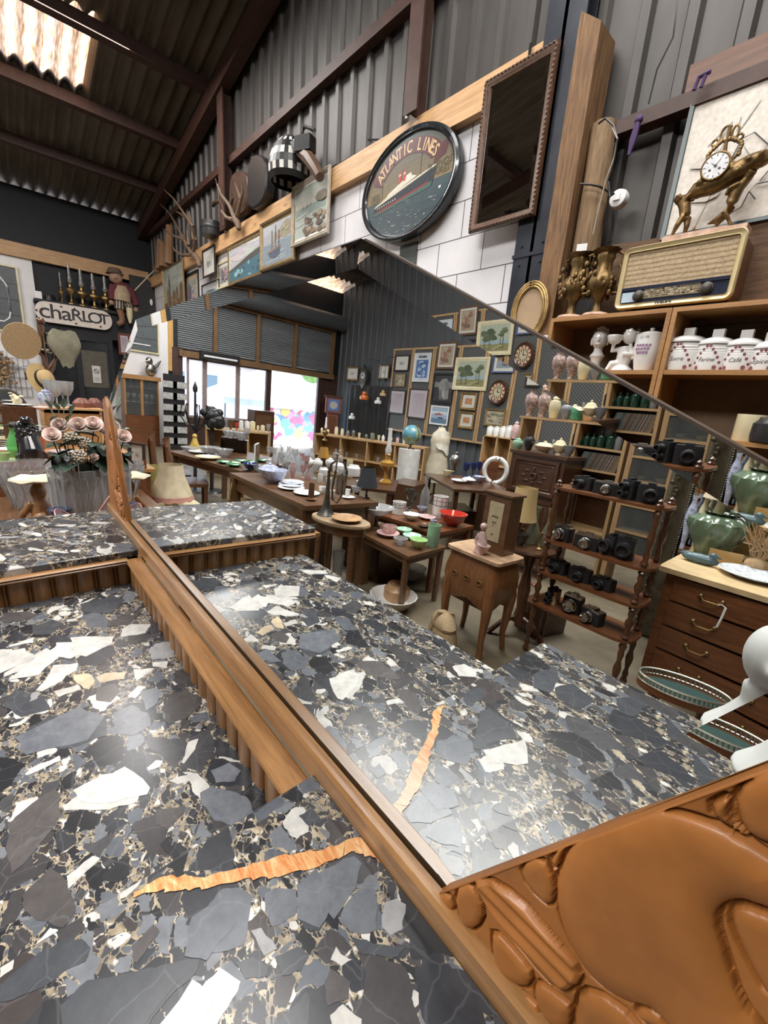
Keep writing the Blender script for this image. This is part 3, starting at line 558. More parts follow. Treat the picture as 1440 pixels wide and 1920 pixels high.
# mirror on the back, with its inward bevel
def mp_(x, w, out=0): return PM+Vector((1, 0, 0))*x+UM*w+NM*out
def toxw(px, py): p = onm(px, py); return (p.x, (p-PM).dot(UM))
bL, bR, tL, tR, wL = toxw(243, 985), toxw(831, 1659), toxw(256, 602), toxw(680, 440), toxw(205, 752)
bz = (bL[1]+bR[1])/2; tz = (tL[1]+tR[1])/2
e2 = toxw(1440, 872); sl = (e2[1]-tR[1])/(e2[0]-tR[0]); cR = toxw(1440, 1420); sc_ = (cR[1]-bR[1])/(cR[0]-bR[0])
xw = (tR[1]-bR[1]-sl*tR[0]+sc_*bR[0])/(sc_-sl); wR = (xw, bR[1]+sc_*(xw-bR[0]))
poly = [(bL[0], bz), (bR[0], bz), wR, (tR[0], tz), (tL[0], tz), wL]
def inset(pl, d):
    n = len(pl); out = []
    for i in range(n):
        p0, p1, p2 = Vector(pl[i-1]), Vector(pl[i]), Vector(pl[(i+1) % n])
        a = (p1-p0).normalized(); b = (p2-p1).normalized(); na, nb = Vector((-a.y, a.x)), Vector((-b.y, b.x))
        k = d/(1+na.dot(nb)); q = p1+(na+nb)*k; out.append((q.x, q.y))
    return out
BV = .027
inn = inset(poly, BV); m = M(); n = 6
m.add([mp_(*p) for p in inn], [tuple(range(6))])
for i in range(6):
    j = (i+1) % 6; m.add([mp_(*poly[i], BV*math.tan(radians(3.15))), mp_(*poly[j], BV*math.tan(radians(3.15))), mp_(*inn[j]), mp_(*inn[i])], [(0, 1, 2, 3)])
build('mirror', m, mirror('silvered_glass'), sb, sharp=.5)
m = M(); o_ = inset(poly, -.0015); m.add([mp_(*p, -.004) for p in o_]+[mp_(*p, -.02) for p in o_], [tuple(range(6)), tuple(range(6, 12))[::-1]]+[(i, (i+1) % 6, 6+(i+1) % 6, 6+i) for i in range(6)]); build('mirror_backing', m, wood('dark_backing', (.03, .018, .01), (.08, .045, .025), 'x', .6), sb)
# rail along the foot of the mirror
zr0 = PM.z+bz
m = M(); pr = [(0, -.03), (.021, -.03), (.021, .004), (.017, .009), (.004, .009), (0, .002)]
m.extrude(pr, (XE0, PM.y-.008, zr0), (XE1, PM.y-.008, zr0), (0, -1, 0), (0, 0, 1)); build('mirror_rail', m, m_oakx, sb)
# carved panels at both ends: relief of grapes, stalks and one large rounded leaf
def area2(pl): return sum(pl[k][0]*pl[(k+1) % len(pl)][1]-pl[(k+1) % len(pl)][0]*pl[k][1] for k in range(len(pl)))
def smooth(pl, n=2):
    for _ in range(n):
        o = []
        for i in range(len(pl)):
            a, b = pl[i], pl[(i+1) % len(pl)]; o += [(a[0]*.75+b[0]*.25, a[1]*.75+b[1]*.25), (a[0]*.25+b[0]*.75, a[1]*.25+b[1]*.75)]
        pl = o
    return pl
def sdf(pl, x, y):
    ins = False; d = 9; n = len(pl); j = n-1
    for i in range(n):
        ax, ay = pl[j]; bx2, by2 = pl[i]
        if (ay > y) != (by2 > y) and x < (bx2-ax)*(y-ay)/(by2-ay)+ax: ins = not ins
        ex, ey = bx2-ax, by2-ay; t = ((x-ax)*ex+(y-ay)*ey)/(ex*ex+ey*ey+1e-12); t = 0 if t < 0 else 1 if t > 1 else t
        q = (x-ax-ex*t)**2+(y-ay-ey*t)**2; d = q if q < d else d; j = i
    return sqrt(d) if ins else -sqrt(d)
RELS = [(.012, .020, '1200 1507 1260 1503 1330 1520 1390 1548 1445 1580 1500 1610 1500 1690 1440 1676 1395 1660 1360 1672 1348 1700 1365 1760 1395 1850 1440 1905 1470 1960 1290 1960 1255 1880 1205 1860 1150 1835 1110 1800 1075 1740 1055 1680 1055 1620 1080 1570 1130 1530'),
 (.009, .010, '1385 1672 1440 1690 1500 1710 1500 1840 1450 1850 1400 1760 1375 1700'), (.008, .008, '820 1668 855 1660 866 1695 850 1722'), (.008, .008, '862 1656 900 1640 922 1695 906 1728 880 1722'), (.008, .008, '882 1735 925 1760 946 1815 922 1822 895 1782'),
 (.009, .009, '935 1722 988 1778 1013 1812 998 1836 950 1812 935 1770'), (.008, .008, '962 1840 1010 1850 1042 1915 1030 1960 975 1890'), (.009, .009, '1015 1818 1060 1848 1085 1868 1078 1910 1040 1902 1013 1850'), (.010, .012, '1088 1850 1122 1832 1200 1885 1235 1960 1090 1960'),
 (.009, .010, '1330 1497 1380 1470 1368 1520 1420 1556 1390 1545'), (.010, .010, '1382 1468 1440 1430 1500 1410 1500 1570 1440 1560 1395 1532'), (.007, .007, '985 1610 1030 1590 1052 1640 1046 1688 1002 1650'), (.008, .006, '1203 1860 1240 1866 1272 1912 1240 1902 1207 1885'), (.006, .006, '1040 1590 1110 1545 1070 1570 1055 1620'),
 (.008, .006, '1090 1548 1180 1508 1130 1524 1080 1562')]
STEM = P3('895 1640 925 1630 985 1665 1050 1740 1105 1805 1090 1832 1055 1838 1000 1780 935 1695')
RS = []
for h, wd, s in RELS:
    pl = smooth([toxw(*p) for p in P3(s)], 1); xs = [p[0] for p in pl]; ys = [p[1] for p in pl]; RS.append((h, wd, pl, min(xs), max(xs), min(ys), max(ys)))
stem = smooth([toxw(*p) for p in STEM], 1); s0, s1 = Vector(toxw(905, 1640)), Vector(toxw(1090, 1825)); sd = (s1-s0).normalized(); sn = Vector((-sd.y, sd.x))
def relief(x, y):
    h = .0035
    for hh, wd, pl, x0, x1, y0, y1 in RS:
        if x0-.004 < x < x1+.004 and y0-.004 < y < y1+.004:
            d = sdf(pl, x, y)
            if d > 0: t = min(d/wd, 1); h = max(h, hh*sqrt(1-(1-t)**2)*(.55 if hh < .0105 else .6)+.003)
            elif d > -.003: h = min(h, .0035-.0075*(1-(-d)/.003))
    d = sdf(stem, x, y)
    if d > 0: h = max(h, .004+.004*min(1, d/.004)+.0016*sin((Vector((x, y))-s0).dot(sn)*420))
    elif d > -.003: h = min(h, .0035-.0075*(1-(-d)/.003))
    return h
XP0, XP1 = bR[0]+.0005, XE1-.03; wb = bz+.004
NU, NV = 420, 340; cx_ = (bL[0]+bR[0])/2
def wtop(x): return min(bz+.004+sc_*(x-bR[0]), wR[1]) if x < wR[0] else wR[1]-.25*(x-wR[0])
G = [[None]*(NU+1) for _ in range(NV+1)]
for j in range(NV+1):
    for i in range(NU+1):
        x = XP0+(XP1-XP0)*i/NU; wv_ = wb+(wtop(x)-wb)*j/NV; e = min(1, (wtop(x)-wv_)/.003)
        G[j][i] = (x, wv_, max(.0042, relief(x, wv_)) if e < 1 else relief(x, wv_))
m_carve = mat('carved_walnut', (.32, .118, .026), .46, var=.35, sc=9, coat=.1, bump=.02)
for side in (1, -1):
    m = M(); X = (lambda x: x) if side == 1 else (lambda x: 2*cx_-x)
    vs = [mp_(X(G[j][i][0]), G[j][i][1], .006+G[j][i][2]) for j in range(NV+1) for i in range(NU+1)]
    vs += [mp_(X(G[j][i][0]), G[j][i][1], -.004) for j in (0, NV) for i in range(NU+1)]; k0 = (NV+1)*(NU+1); N1 = NU+1
    fs = [(j*N1+i, j*N1+i+1, (j+1)*N1+i+1, (j+1)*N1+i) for j in range(NV) for i in range(NU)]
    fs += [(k0+N1+i, NV*N1+i, NV*N1+i+1, k0+N1+i+1) for i in range(NU)]+[(k0+i, k0+i+1, i+1, i) for i in range(NU)]
    fs += [tuple([k0+NU, k0+N1+NU]+[j*N1+NU for j in range(NV, -1, -1)])]
    if side == -1: fs = [q[::-1] for q in fs]
    m.add(vs, fs)
    o = build('carved_panel', m, m_carve, sb, sharp=60); md = o.modifiers.new('smooth', 'SMOOTH'); md.factor = .5; md.iterations = 3
# ================================================================ SHARED BUILDERS
m_paint = paint()
gold = mat('old_gilt', (.34, .22, .085), .42, .7, var=.45, sc=25, bump=.1)
brass = mat('aged_brass', (.30, .20, .085), .4, .9)
bronze = mat('dark_gilt_bronze', (.15, .092, .035), .45, .65, var=.7, sc=18, bump=.25)
darkwood = wood('dark_polished_wood', (.035, .014, .007), (.12, .05, .022), 'x', .3, 5, .3)
darkwoodz = wood('dark_turned_wood', (.045, .016, .008), (.15, .06, .025), 'z', .28, 5, .4)
mahog = wood('mahogany', (.09, .03, .012), (.24, .09, .035), 'x', .3, 4, .35)
walnut = wood('walnut', (.07, .032, .015), (.19, .095, .045), 'x', .35, 4, .3)
shelfwood = wood('orange_shelf_wood', (.30, .145, .05), (.47, .25, .095), 'x', .4, 5, .15)
china = mat('white_china', (.74, .73, .71), .18, var=.05, coat=.4)
cream = mat('cream_glaze', (.66, .58, .38), .22, var=.12, coat=.3)
black_m = mat('black_leather', (.02, .019, .02), .38, var=.4, sc=20, bump=.05)
chrome = mat('chrome', (.62, .62, .63), .15, 1, var=.05)
clear = glass('clear_glass', see=.74); crystal = glass('cut_crystal', (.96, .97, .98), .58, .04)
straw = mat('straw', (.40, .27, .145), .8, var=.3, sc=60, bump=.25)
white_tag = mat('paper_label', (.72, .72, .70), .7, var=.05)
Z0 = Vector((0, 0, 0))
def art(m, kind, w, h, y, rnd):
    """painted shapes on a w x h canvas standing in the local x-z plane, face towards -y"""
    st = [0]
    def q(c, pts):
        m.cur = c; st[0] += 1; m.flat([((u-.5)*w, v*h) for u, v in pts], (0, y-st[0]*.00025, 0), (1, 0, 0), (0, 0, 1))
    R = rnd.uniform
    def band(c, v0, v1, wob=.01):
        lo = [(k/8, v0+R(-wob, wob)) for k in range(9)]; hi = [(1-k/8, v1+R(-wob, wob)) for k in range(9)]
        q(c, [(min(1, max(0, a)), min(1, max(0, b))) for a, b in lo+hi])
    def blob(c, u, v, a, b, n=9): q(c, [(min(.99, max(.01, u+a*R(.75, 1.1)*cos(2*pi*k/n))), min(.99, max(.01, v+b*R(.75, 1.1)*sin(2*pi*k/n)))) for k in range(n)])
    def full(c): q(c, [(0, 0), (1, 0), (1, 1), (0, 1)])
    if kind == 'rocks':        # shore with surf and brown rocks
        full((.42, .47, .42)); [band((.40+.05*i, .45+.03*i, .40+.02*i), 1-.1*(i+1), 1-.1*i) for i in range(4)]; band((.30, .36, .33), .45, .6)
        for k in range(12): blob((.5, .52, .47), R(.1, .6), R(.25, .5), .14, .02)
        for k in range(26): blob(rnd.choice([(.17, .12, .08), (.26, .19, .12), (.11, .08, .06), (.33, .26, .18)]), R(.35, .98), R(.03, .38), R(.04, .11), R(.03, .07))
        blob((.2, .17, .12), .85, .66, .2, .1); [q((.5, .5, .46), [(u, .58), (u+.03, .58), (u+.015, .68)]) for u in (.25, .38, .5)]
    elif kind == 'winter':     # cloudy sky over dark ridge and blue water
        full((.47, .47, .48)); [blob((R(.45, .6), R(.45, .56), R(.47, .56)), R(0, 1), R(.6, 1), .22, .08) for k in range(12)]
        q((.09, .085, .08), [(0, .36), (.3, .47), (.65, .62), (1, .72), (1, .52), (.5, .40), (0, .28)]); q((.07, .16, .20), [(0, 0), (1, 0), (1, .54), (.55, .42), (0, .3)])
        for k in range(14): blob(rnd.choice([(.22, .40, .45), (.06, .1, .12), (.3, .46, .5), (.09, .17, .2)]), R(.1, .95), R(.05, .42), R(.03, .08), R(.02, .08))
    elif kind == 'boat':
        full((.38, .40, .42)); band((.44, .46, .48), .75, 1); q((.33, .27, .20), [(.35, .62), (.6, .8), (.8, .93), (1, .85), (1, .55), (.5, .55)])
        for k in range(12): blob((R(.3, .45), R(.27, .36), R(.2, .28)), R(.5, .98), R(.55, .8), .07, .04)
        band((.24, .29, .33), 0, .5); [blob((.42, .44, .45), R(.1, .9), R(.05, .45), .12, .015) for k in range(10)]
        q((.10, .12, .16), [(.2, .3), (.62, .36), (.6, .2), (.45, .12), (.28, .15)]); q((.33, .2, .12), [(.2, .33), (.63, .39), (.62, .35), (.2, .29)])
        for u, t in ((.33, .82), (.45, .9), (.56, .75)): q((.1, .07, .05), [(u, .34), (u+.015, .34), (u+.015, t), (u, t)])
        q((.3, .28, .24), [(.34, .42), (.46, .44), (.46, .8)])
    elif kind == 'castle':
        full((.33, .36, .31)); [blob((.40, .43, .38), R(0, 1), R(.6, .95), .2, .07) for k in range(10)]; band((.14, .10, .06), 0, .25)
        for u, wd, t in ((.15, .1, .5), (.26, .06, .62), (.45, .14, .4), (.62, .1, .46), (.8, .16, .5)): q(rnd.choice([(.16, .11, .07), (.25, .17, .1)]), [(u, .1), (u+wd, .1), (u+wd, t), (u+wd/2, t+.1), (u, t)])
        q((.12, .1, .08), [(.24, .6), (.34, .6), (.29, .88)]); [blob((.34, .2, .1), R(.2, .95), R(.1, .35), .05, .05) for k in range(9)]
    elif kind == 'trees':      # lake seen through round-topped trees
        full((.40, .44, .34)); band((.33, .42, .45), .28, .42); band((.25, .24, .11), 0, .28)
        for u, v, s_ in ((.2, .75, .14), (.28, .62, .1), (.62, .72, .2), (.82, .66, .17), (.72, .5, .2), (.5, .5, .12)):
            for k in range(5): blob(rnd.choice([(.06, .09, .04), (.1, .13, .06), (.15, .17, .08)]), u+R(-.06, .06), v+R(-.05, .05), s_*.7, s_*.55)
        for u, t in ((.18, .7), (.27, .55), (.63, .6), (.8, .55)): q((.09, .07, .04), [(u, .1), (u+.025, .1), (u+.018, t), (u+.006, t)])
        [blob((.36, .33, .15), R(.2, .9), R(.05, .25), .1, .03) for k in range(8)]
    elif kind == 'elephant':   # grey animal head on near-black
        full((.03, .03, .032)); band((.2, .2, .19), .55, .75, .03); q((.25, .245, .235), [(.15, .1), (.42, .06), (.62, .3), (.8, .62), (.62, .86), (.35, .9), (.18, .7)]); q((.13, .125, .12), [(.5, .05), (.66, .08), (.7, .4), (.56, .45)]); q((.17, .165, .16), [(.15, .45), (.36, .4), (.4, .75), (.2, .8)])
        q((.42, .41, .38), [(.38, .18), (.45, .14), (.5, .42), (.45, .45)]); blob((.05, .05, .05), .5, .62, .03, .02)
    elif kind == 'print':      # small grey engraving in the middle of a wide pale mount
        full((.60, .585, .54)); q((.50, .49, .45), [(.22, .28), (.78, .28), (.78, .74), (.22, .74)])
        for k in range(14): blob((R(.1, .36),)*3, R(.3, .7), R(.33, .58), R(.03, .09), R(.02, .06))
    elif kind == 'town':
        full((.42, .38, .32)); [blob((R(.2, .5), R(.2, .42), R(.2, .45)), R(.1, .9), R(.1, .9), .09, .07) for k in range(34)]; q((.15, .13, .15), [(.3, .2), (.5, .2), (.5, .7), (.4, .85), (.3, .7)])
    elif kind == 'sketch':
        full((.66, .60, .53)); [q((.30, .27, .24), [(u, v), (u+a, v+b), (u+a+.006, v+b), (u+.009, v)]) for u, v, a, b in [(R(.1, .8), R(.05, .75), R(-.12, .16), R(.05, .2)) for k in range(26)]]
        [blob((.55, .49, .43), R(.1, .9), R(.1, .5), .12, .05) for k in range(5)]
    elif kind == 'blue':
        full((.62, .66, .70)); q((.08, .16, .36), [(.12, .12), (.88, .12), (.88, .78), (.12, .78)]); [blob(rnd.choice([(.30, .44, .62), (.16, .28, .5), (.5, .6, .7), (.04, .08, .2)]), R(.2, .8), R(.18, .72), R(.04, .12), R(.02, .08)) for k in range(26)]
        m.cur = (.05, .05, .07); m.text('HEAVE', h*.115, (0, y-.009, h*.885), (1, 0, 0), (0, 0, 1), sx=1.25, bold=.004); m.text('exposition 1962', h*.04, (0, y-.009, h*.06), (1, 0, 0), (0, 0, 1))
    elif kind == 'abstract':
        full((.38, .30, .2)); [blob(rnd.choice([(.3, .14, .1), (.2, .12, .08), (.45, .36, .25), (.36, .2, .14)]), R(.15, .85), R(.1, .9), R(.06, .2), R(.05, .14)) for k in range(22)]
    elif kind == 'sunset':
        full((.34, .44, .56)); band((.6, .66, .72), .55, .75); q((.4, .1, .08), [(.2, .55), (.75, .5), (.85, .58), (.5, .66)]); band((.12, .2, .3), .0, .3); blob((.05, .06, .1), .4, .35, .2, .06)
    elif kind == 'letter':
        full((.52, .45, .49)); [q((.36, .30, .33), [(.12, v), (R(.6, .88), v), (.8, v+.012), (.12, v+.012)]) for v in [.1+.04*k for k in range(20)]]
    elif kind == 'house':
        full((.40, .34, .24)); [blob(rnd.choice([(.2, .16, .1), (.3, .26, .16), (.16, .18, .1)]), R(.05, .95), R(.1, .8), .12, .08) for k in range(20)]; q((.5, .42, .3), [(.35, .3), (.65, .3), (.65, .55), (.5, .7), (.35, .55)])
    elif kind == 'seascape':
        full((.50, .53, .54)); band((.22, .30, .34), 0, .42); [blob((.5, .54, .56), R(.1, .9), R(.05, .4), .12, .02) for k in range(9)]; blob((.12, .12, .12), .5, .45, .25, .07)
    elif kind == 'red':
        full((.55, .5, .4)); q((.45, .16, .07), [(.1, .12), (.9, .12), (.9, .88), (.1, .88)]); [blob((.56, .3, .12), R(.2, .8), R(.2, .8), .12, .1) for k in range(8)]
    m.cur = (1, 1, 1)
FR = {'flat': lambda w: [(0, 0), (0, .018), (w*.9, .014), (w, .004), (w, 0)], 'step': lambda w: [(0, 0), (0, .022), (w*.2, .03), (w*.45, .022), (w*.55, .026), (w*.85, .010), (w, .006), (w, 0)], 'deep': lambda w: [(0, 0), (0, .03), (w*.35, .034), (w, .008), (w, 0)]}
def framed(name, label, P, w, h, rz, fw, fm, kind, mount=0, mountc=(.62, .60, .54), style='flat', lean=0, group=None, inner=None, glazed=False, cat='picture'):
    t = thing(name, label, cat, P, rz, group)
    if lean: t.rotation_euler = (lean, 0, rz)
    m = M(); m.frame(w, h, FR[style](fw), (0, 0, h/2)); build('frame', m, fm, t)
    if inner: m = M(); m.frame(w-2*fw, h-2*fw, [(0, 0), (0, .006), (.012, .006), (.012, 0)], (0, 0, h/2)); build('slip', m, inner, t)
    iw, ih = w-2*fw+.004, h-2*fw+.004; m = M()
    if mount:
        m.cur = mountc; m.add([(-iw/2, -.002, fw-.002), (iw/2, -.002, fw-.002), (iw/2, -.002, h-fw+.002), (-iw/2, -.002, h-fw+.002)], [(0, 1, 2, 3)]); build('mount', m, m_paint, t)
        m = M(); iw -= 2*mount; ih -= 2*mount
    art(m, kind, iw, ih, -.0035, random.Random(label)); m2 = [(x, yy, z+(h-ih)/2) for x, yy, z in m.v]; m.v = m2
    build('painting' if not mount else 'print', m, m_paint, t)
    m = M(); m.bx((-w/2+.004, -.0015, .004), (w/2-.004, .006, h-.004)); build('backing', m, walnut, t)
    return t
PROF = {
 'baluster': [(0, 0), (.5, 0), (.52, .04), (.42, .1), (.6, .25), (.95, .5), (1, .62), (.85, .78), (.45, .88), (.42, .94), (.55, 1), (.48, 1), (.36, .93), (0, .85)],
 'vase': [(0, 0), (.42, 0), (.45, .03), (.7, .25), (.98, .55), (1, .68), (.8, .85), (.55, .93), (.62, 1), (.54, 1), (.45, .93), (0, .8)],
 'urn': [(0, 0), (.55, 0), (.55, .05), (.25, .12), (.28, .2), (.8, .42), (1, .62), (.9, .78), (.6, .85), (.7, .93), (.85, 1), (.75, 1), (.5, .9), (0, .8)],
 'jar': [(0, 0), (.8, 0), (.95, .05), (1, .3), (.98, .75), (.75, .9), (.7, 1), (.62, 1), (.62, .9), (0, .86)],
 'pot': [(0, 0), (.65, 0), (.8, .1), (1, .55), (.98, .9), (1.02, 1), (.94, 1), (.9, .9), (.7, .15), (0, .08)],
 'cyl': [(0, 0), (.97, 0), (1, .02), (1, 1), (.9, 1), (.9, .06), (0, .05)],
 'can': [(0, 0), (.94, 0), (1, .04), (1, .8), (.96, .82), (1, .84), (1, .88), (.4, .95), (.18, .96), (.2, 1), (0, 1)],
 'bowl': [(0, 0), (.38, 0), (.4, .1), (.72, .35), (1, 1), (.96, 1), (.66, .4), (0, .2)],
 'plate': [(0, 0), (.55, 0), (.65, .35), (1, 1), (.98, 1.1), (.62, .5), (0, .3)],
 'cup': [(0, 0), (.5, 0), (.55, .06), (.85, .4), (1, 1), (.94, 1), (.78, .42), (0, .15)],
 'goblet': [(0, 0), (.8, 0), (.75, .03), (.14, .08), (.12, .38), (.5, .48), (.9, .7), (1, 1), (.95, 1), (.83, .7), (0, .5)],
 'tumbler': [(0, 0), (.78, 0), (1, 1), (.94, 1), (.74, .07), (0, .06)],
 'decanter': [(0, 0), (.9, 0), (1, .06), (1, .4), (.8, .55), (.3, .66), (.26, .76), (.36, .79), (.3, .8), (.3, .84), (.42, .92), (.25, 1), (0, 1)],
 'bottle': [(0, 0), (.92, 0), (1, .03), (1, .6), (.85, .7), (.35, .8), (.33, .94), (.42, .95), (.4, 1), (0, 1)],
 'carafe': [(0, 0), (.9, 0), (1, .1), (.9, .35), (.4, .62), (.36, .8), (.6, 1), (.55, 1), (.3, .8), (0, .6)],
 'tureen': [(0, 0), (.5, 0), (.42, .1), (.8, .28), (1, .52), (1.05, .56), (.9, .62), (.6, .82), (.15, .88), (.18, .95), (.1, 1), (0, 1)],
 'oillamp': [(0, 0), (.85, 0), (.8, .03), (.28, .08), (.2, .2), (.55, .26), (.9, .32), (.9, .38), (.35, .43), (.3, .5), (.42, .52), (.3, .54)],
 'chimney': [(.26, .5), (.3, .54), (.42, .6), (.26, .7), (.22, 1)],
 'stick': [(0, 0), (1, 0), (1, .05), (.5, .1), (.25, .18), (.45, .25), (.22, .32), (.3, .6), (.2, .75), (.5, .82), (.45, .95), (.5, 1), (.3, 1), (0, .98)],
 'shade': [(1, 0), (.6, 1), (.57, 1), (.97, 0)],
 'dome': [(1, 0), (.98, .3), (.8, .7), (.4, .95), (0, 1)],
 'ginger': [(0, 0), (.6, 0), (.65, .04), (.95, .35), (1, .55), (.8, .74), (.45, .78), (.48, .8), (.55, .84), (.4, .92), (.1, .94), (.12, 1), (0, 1)],
}
def lathe(kind, h, r, n=20, **k):
    m = M(); m.lathe([(a*r, b*h) for a, b in PROF[kind]], n=n, **k); return m
def handle(m, r, h, z0=.25, z1=.8, out=.55, t=.08, sgn=1):
    m.tube([(sgn*r*.85, 0, h*z1), (sgn*r*(1+out*.7), 0, h*(z1+.02)), (sgn*r*(1+out), 0, h*(z0+z1)/2), (sgn*r*(1+out*.6), 0, h*z0), (sgn*r*.8, 0, h*z0)], r*t, 6)
def pot(name, label, cat, P, kind, h, r, mt, group=None, rz=0, n=20, **k): return solo(name, lathe(kind, h, r, n, **k), mt, label, cat, P, rz, group)
def fuse(o, vox=.004, it=4):
    a = o.modifiers.new('remesh', 'REMESH'); a.mode = 'VOXEL'; a.voxel_size = vox; a.use_smooth_shade = True
    b = o.modifiers.new('smooth', 'SMOOTH'); b.iterations = it; b.factor = .5
def vt(P, py0, py1, wpx, real=True): k = mpp(P) if real else rmpp(P); return (py0-py1)*k, wpx*k/2
# ================================================================ RIGHT: BOOKCASES, RADIO, CLOCK
YS = 2.37; zt = 2.062; zm = 1.752; xd = -.826; xl, xr = -1.50, .25
def bookcase(label, x0, x1):
    t = thing('bookcase', label, 'bookcase', ((x0+x1)/2, YS, 0)); hw = (x1-x0)/2; dp = .3
    for nm, a, b in (('side_panel', (-hw, 0, 0), (-hw+.022, dp, zt)), ('side_panel', (hw-.022, 0, 0), (hw, dp, zt)), ('top_board', (-hw+.022, 0, zt-.022), (hw-.022, dp, zt)), ('shelf', (-hw+.022, .004, zm-.022), (hw-.022, dp, zm)), ('shelf', (-hw+.022, .004, 1.4), (hw-.022, dp, 1.422)), ('shelf', (-hw+.022, .004, 1.05), (hw-.022, dp, 1.072)), ('shelf', (-hw+.022, .004, .1), (hw-.022, dp, .122))):
        m = M(); m.bx(a, b); build(nm, m, shelfwood, t)
    m = M(); m.bx((-hw+.022, dp-.01, .1), (hw-.022, dp-.004, zt-.02)); build('back_panel', m, mat('brown_hardboard', (.13, .085, .05), .7), t)
bookcase('orange wood bookcase under the two gilt urns, white figures inside', xl, xd-.002); bookcase('orange wood bookcase holding the row of white lidded canisters', xd+.002, xr)
# canisters
names = ['Sucre', 'Farine', 'Café', 'Epices']; labs = ['sugar canister lettered Sucre, widest and leftmost on the shelf', 'white lidded canister lettered Farine, second from the left', 'white lidded canister lettered Café, third from the left', 'white lidded canister lettered Epices, cut by the photo edge']
zc = zm
for i, (px, wd, pt) in enumerate(((1275, 62, 622), (1330, 58, 627), (1383, 58, 630), (1432, 54, 638))):
    P = at(px, 692, 'y', YS+.085); P.z = zm; k = mpp(P); r = wd*k/2; h = (692-pt)*k*.98; P.y = YS+.02+r
    t = thing('canister', ('white lidded ' if i == 0 else '')+labs[i], 'canister', P, radians(-8), 'white flowered kitchen canisters'); hb = h*.72
    m = M(); pr = [(0, .012), (r*.85, 0), (r*.96, .004), (r, .02), (r*1.0, hb*.7), (r*.97, hb*.72), (r, hb*.75), (r*.97, hb*.8), (r, hb*.84), (r*.97, hb*.9), (r*.99, hb*.97), (r*.9, hb)]
    m.lathe(pr, n=32); build('body', m, china, t)
    m = M(); m.lathe([(r*.9, hb), (r*1.04, hb+.004), (r*1.04, hb+.012), (r*.8, hb+.03), (r*.4, hb+.042), (0, hb+.046)], n=32); m.box((0, 0, hb+.06), (.05, .022, .04)); build('lid', m, china, t)
    def on(u, z, o_=.0012): a = u/r; return Vector((r*sin(a), -(r+o_)*cos(a), z))
    m = M(); m.cur = (.30, .10, .12)
    for sgn in (-1, 1):
        for q in range(6):
            u, z = sgn*(.008+.0125*q), hb*.93-.013*q-.0016*q*q; c = on(u, z); a = u/r
            for g in range(5): m.flat([(.0035*cos(2*pi*g/5)+.004*cos(2*pi*j/6), .0035*sin(2*pi*g/5)+.004*sin(2*pi*j/6)) for j in range(6)], c, (cos(a), sin(a), 0), (0, 0, 1))
        c = on(sgn*r*.52, hb*.13); a = sgn*.52
        for g in range(5): m.flat([(.0055*cos(2*pi*g/5)+.005*cos(2*pi*j/6), .0055*sin(2*pi*g/5)+.005*sin(2*pi*j/6)) for j in range(6)], c, (cos(a), sin(a), 0), (0, 0, 1))
    build('flower_garland', m, m_paint, t)
    m = M(); m.cur = (.08, .06, .06); m.text(names[i], .029, (0, 0, 0), (1, 0, 0), (0, 0, 1), shear=.25); v = [on(x, hb*.42+z, .0015) for x, y_, z in m.v]; m.v = [tuple(q) for q in v]; build('lettering', m, m_paint, t)
# white figures on the left bookcase
P = at(1115, 690, 'y', YS+.14); P.z = zm
def bust(P, s):
    t = M(); t.lathe([(0, 0), (.055*s, 0), (.05*s, .02*s), (.03*s, .05*s), (.04*s, .09*s), (.052*s, .11*s), (.03*s, .14*s), (.028*s, .17*s)], n=20); t.ball((0, -.004*s, .225*s), (.052*s, .058*s, .07*s), 20, 14); t.ball((0, -.062*s, .215*s), (.009*s, .012*s, .016*s)); t.ball((0, -.052*s, .185*s), (.02*s, .012*s, .008*s))
    for k in (-1, 1): t.ball((k*.053*s, 0, .21*s), (.008*s, .014*s, .03*s)); t.ball((k*.02*s, -.052*s, .232*s), (.014*s, .008*s, .006*s))
    t.ball((0, .01*s, .295*s), (.028*s, .028*s, .02*s))
    for a in range(40): g = a*2.4; z = .2+.09*a/40; t.ball((.052*s*cos(g)*sqrt(max(0, 1-((z-.225)/.075)**2)), .012*s+.05*s*sin(g)*sqrt(max(0, 1-((z-.225)/.075)**2)), z*s+.012*s), .009*s, 6, 4) if sin(g) > -.35 else 0
    return t
o = solo('buddha_head', bust(P, .86), china, 'white china buddha head with closed eyes, left in the bookcase', 'figurine', P, radians(15)); fuse(o, .0035, 3)
P = at(1165, 690, 'y', YS+.12); P.z = zm; k = mpp(P); s = 74*k/.20
m = M(); m.lathe([(0, 0), (.055, 0), (.05, .015), (.03, .03), (0, .03)], n=18); m.tube([(0, 0, .02), (.005, 0, .07), (0, 0, .12)], [.03, .038, .032], 12); m.ball((.012, -.01, .165), (.032, .034, .036), 16, 10)
for k_ in range(16): a = k_*2.4; m.ball((.012+.03*cos(a), .03*sin(a)*.9, .175+.02*sin(k_)), .011, 6, 5)
m.tube([(-.025, 0, .11), (-.055, -.02, .1), (-.05, -.03, .13)], [.015, .012, .01], 8); m.tube([(.03, 0, .11), (.05, -.03, .08), (0, -.04, .08)], [.015, .013, .01], 8); m.tube([(-.01, 0, .04), (-.045, -.03, .035), (-.06, -.03, .005)], [.022, .018, .012], 8)
m.lathe([(.02, 0), (.03, .012), (.036, .03), (.038, .04), (0, .04)], (-.05, -.03, .13), 14); m.v = [(x*s, y*s, z*s) for x, y, z in m.v]
o = solo('cherub_figurine', m, china, 'white cherub figurine holding up a small basket beside the coffee pot', 'figurine', P, radians(10)); fuse(o, .004, 3)
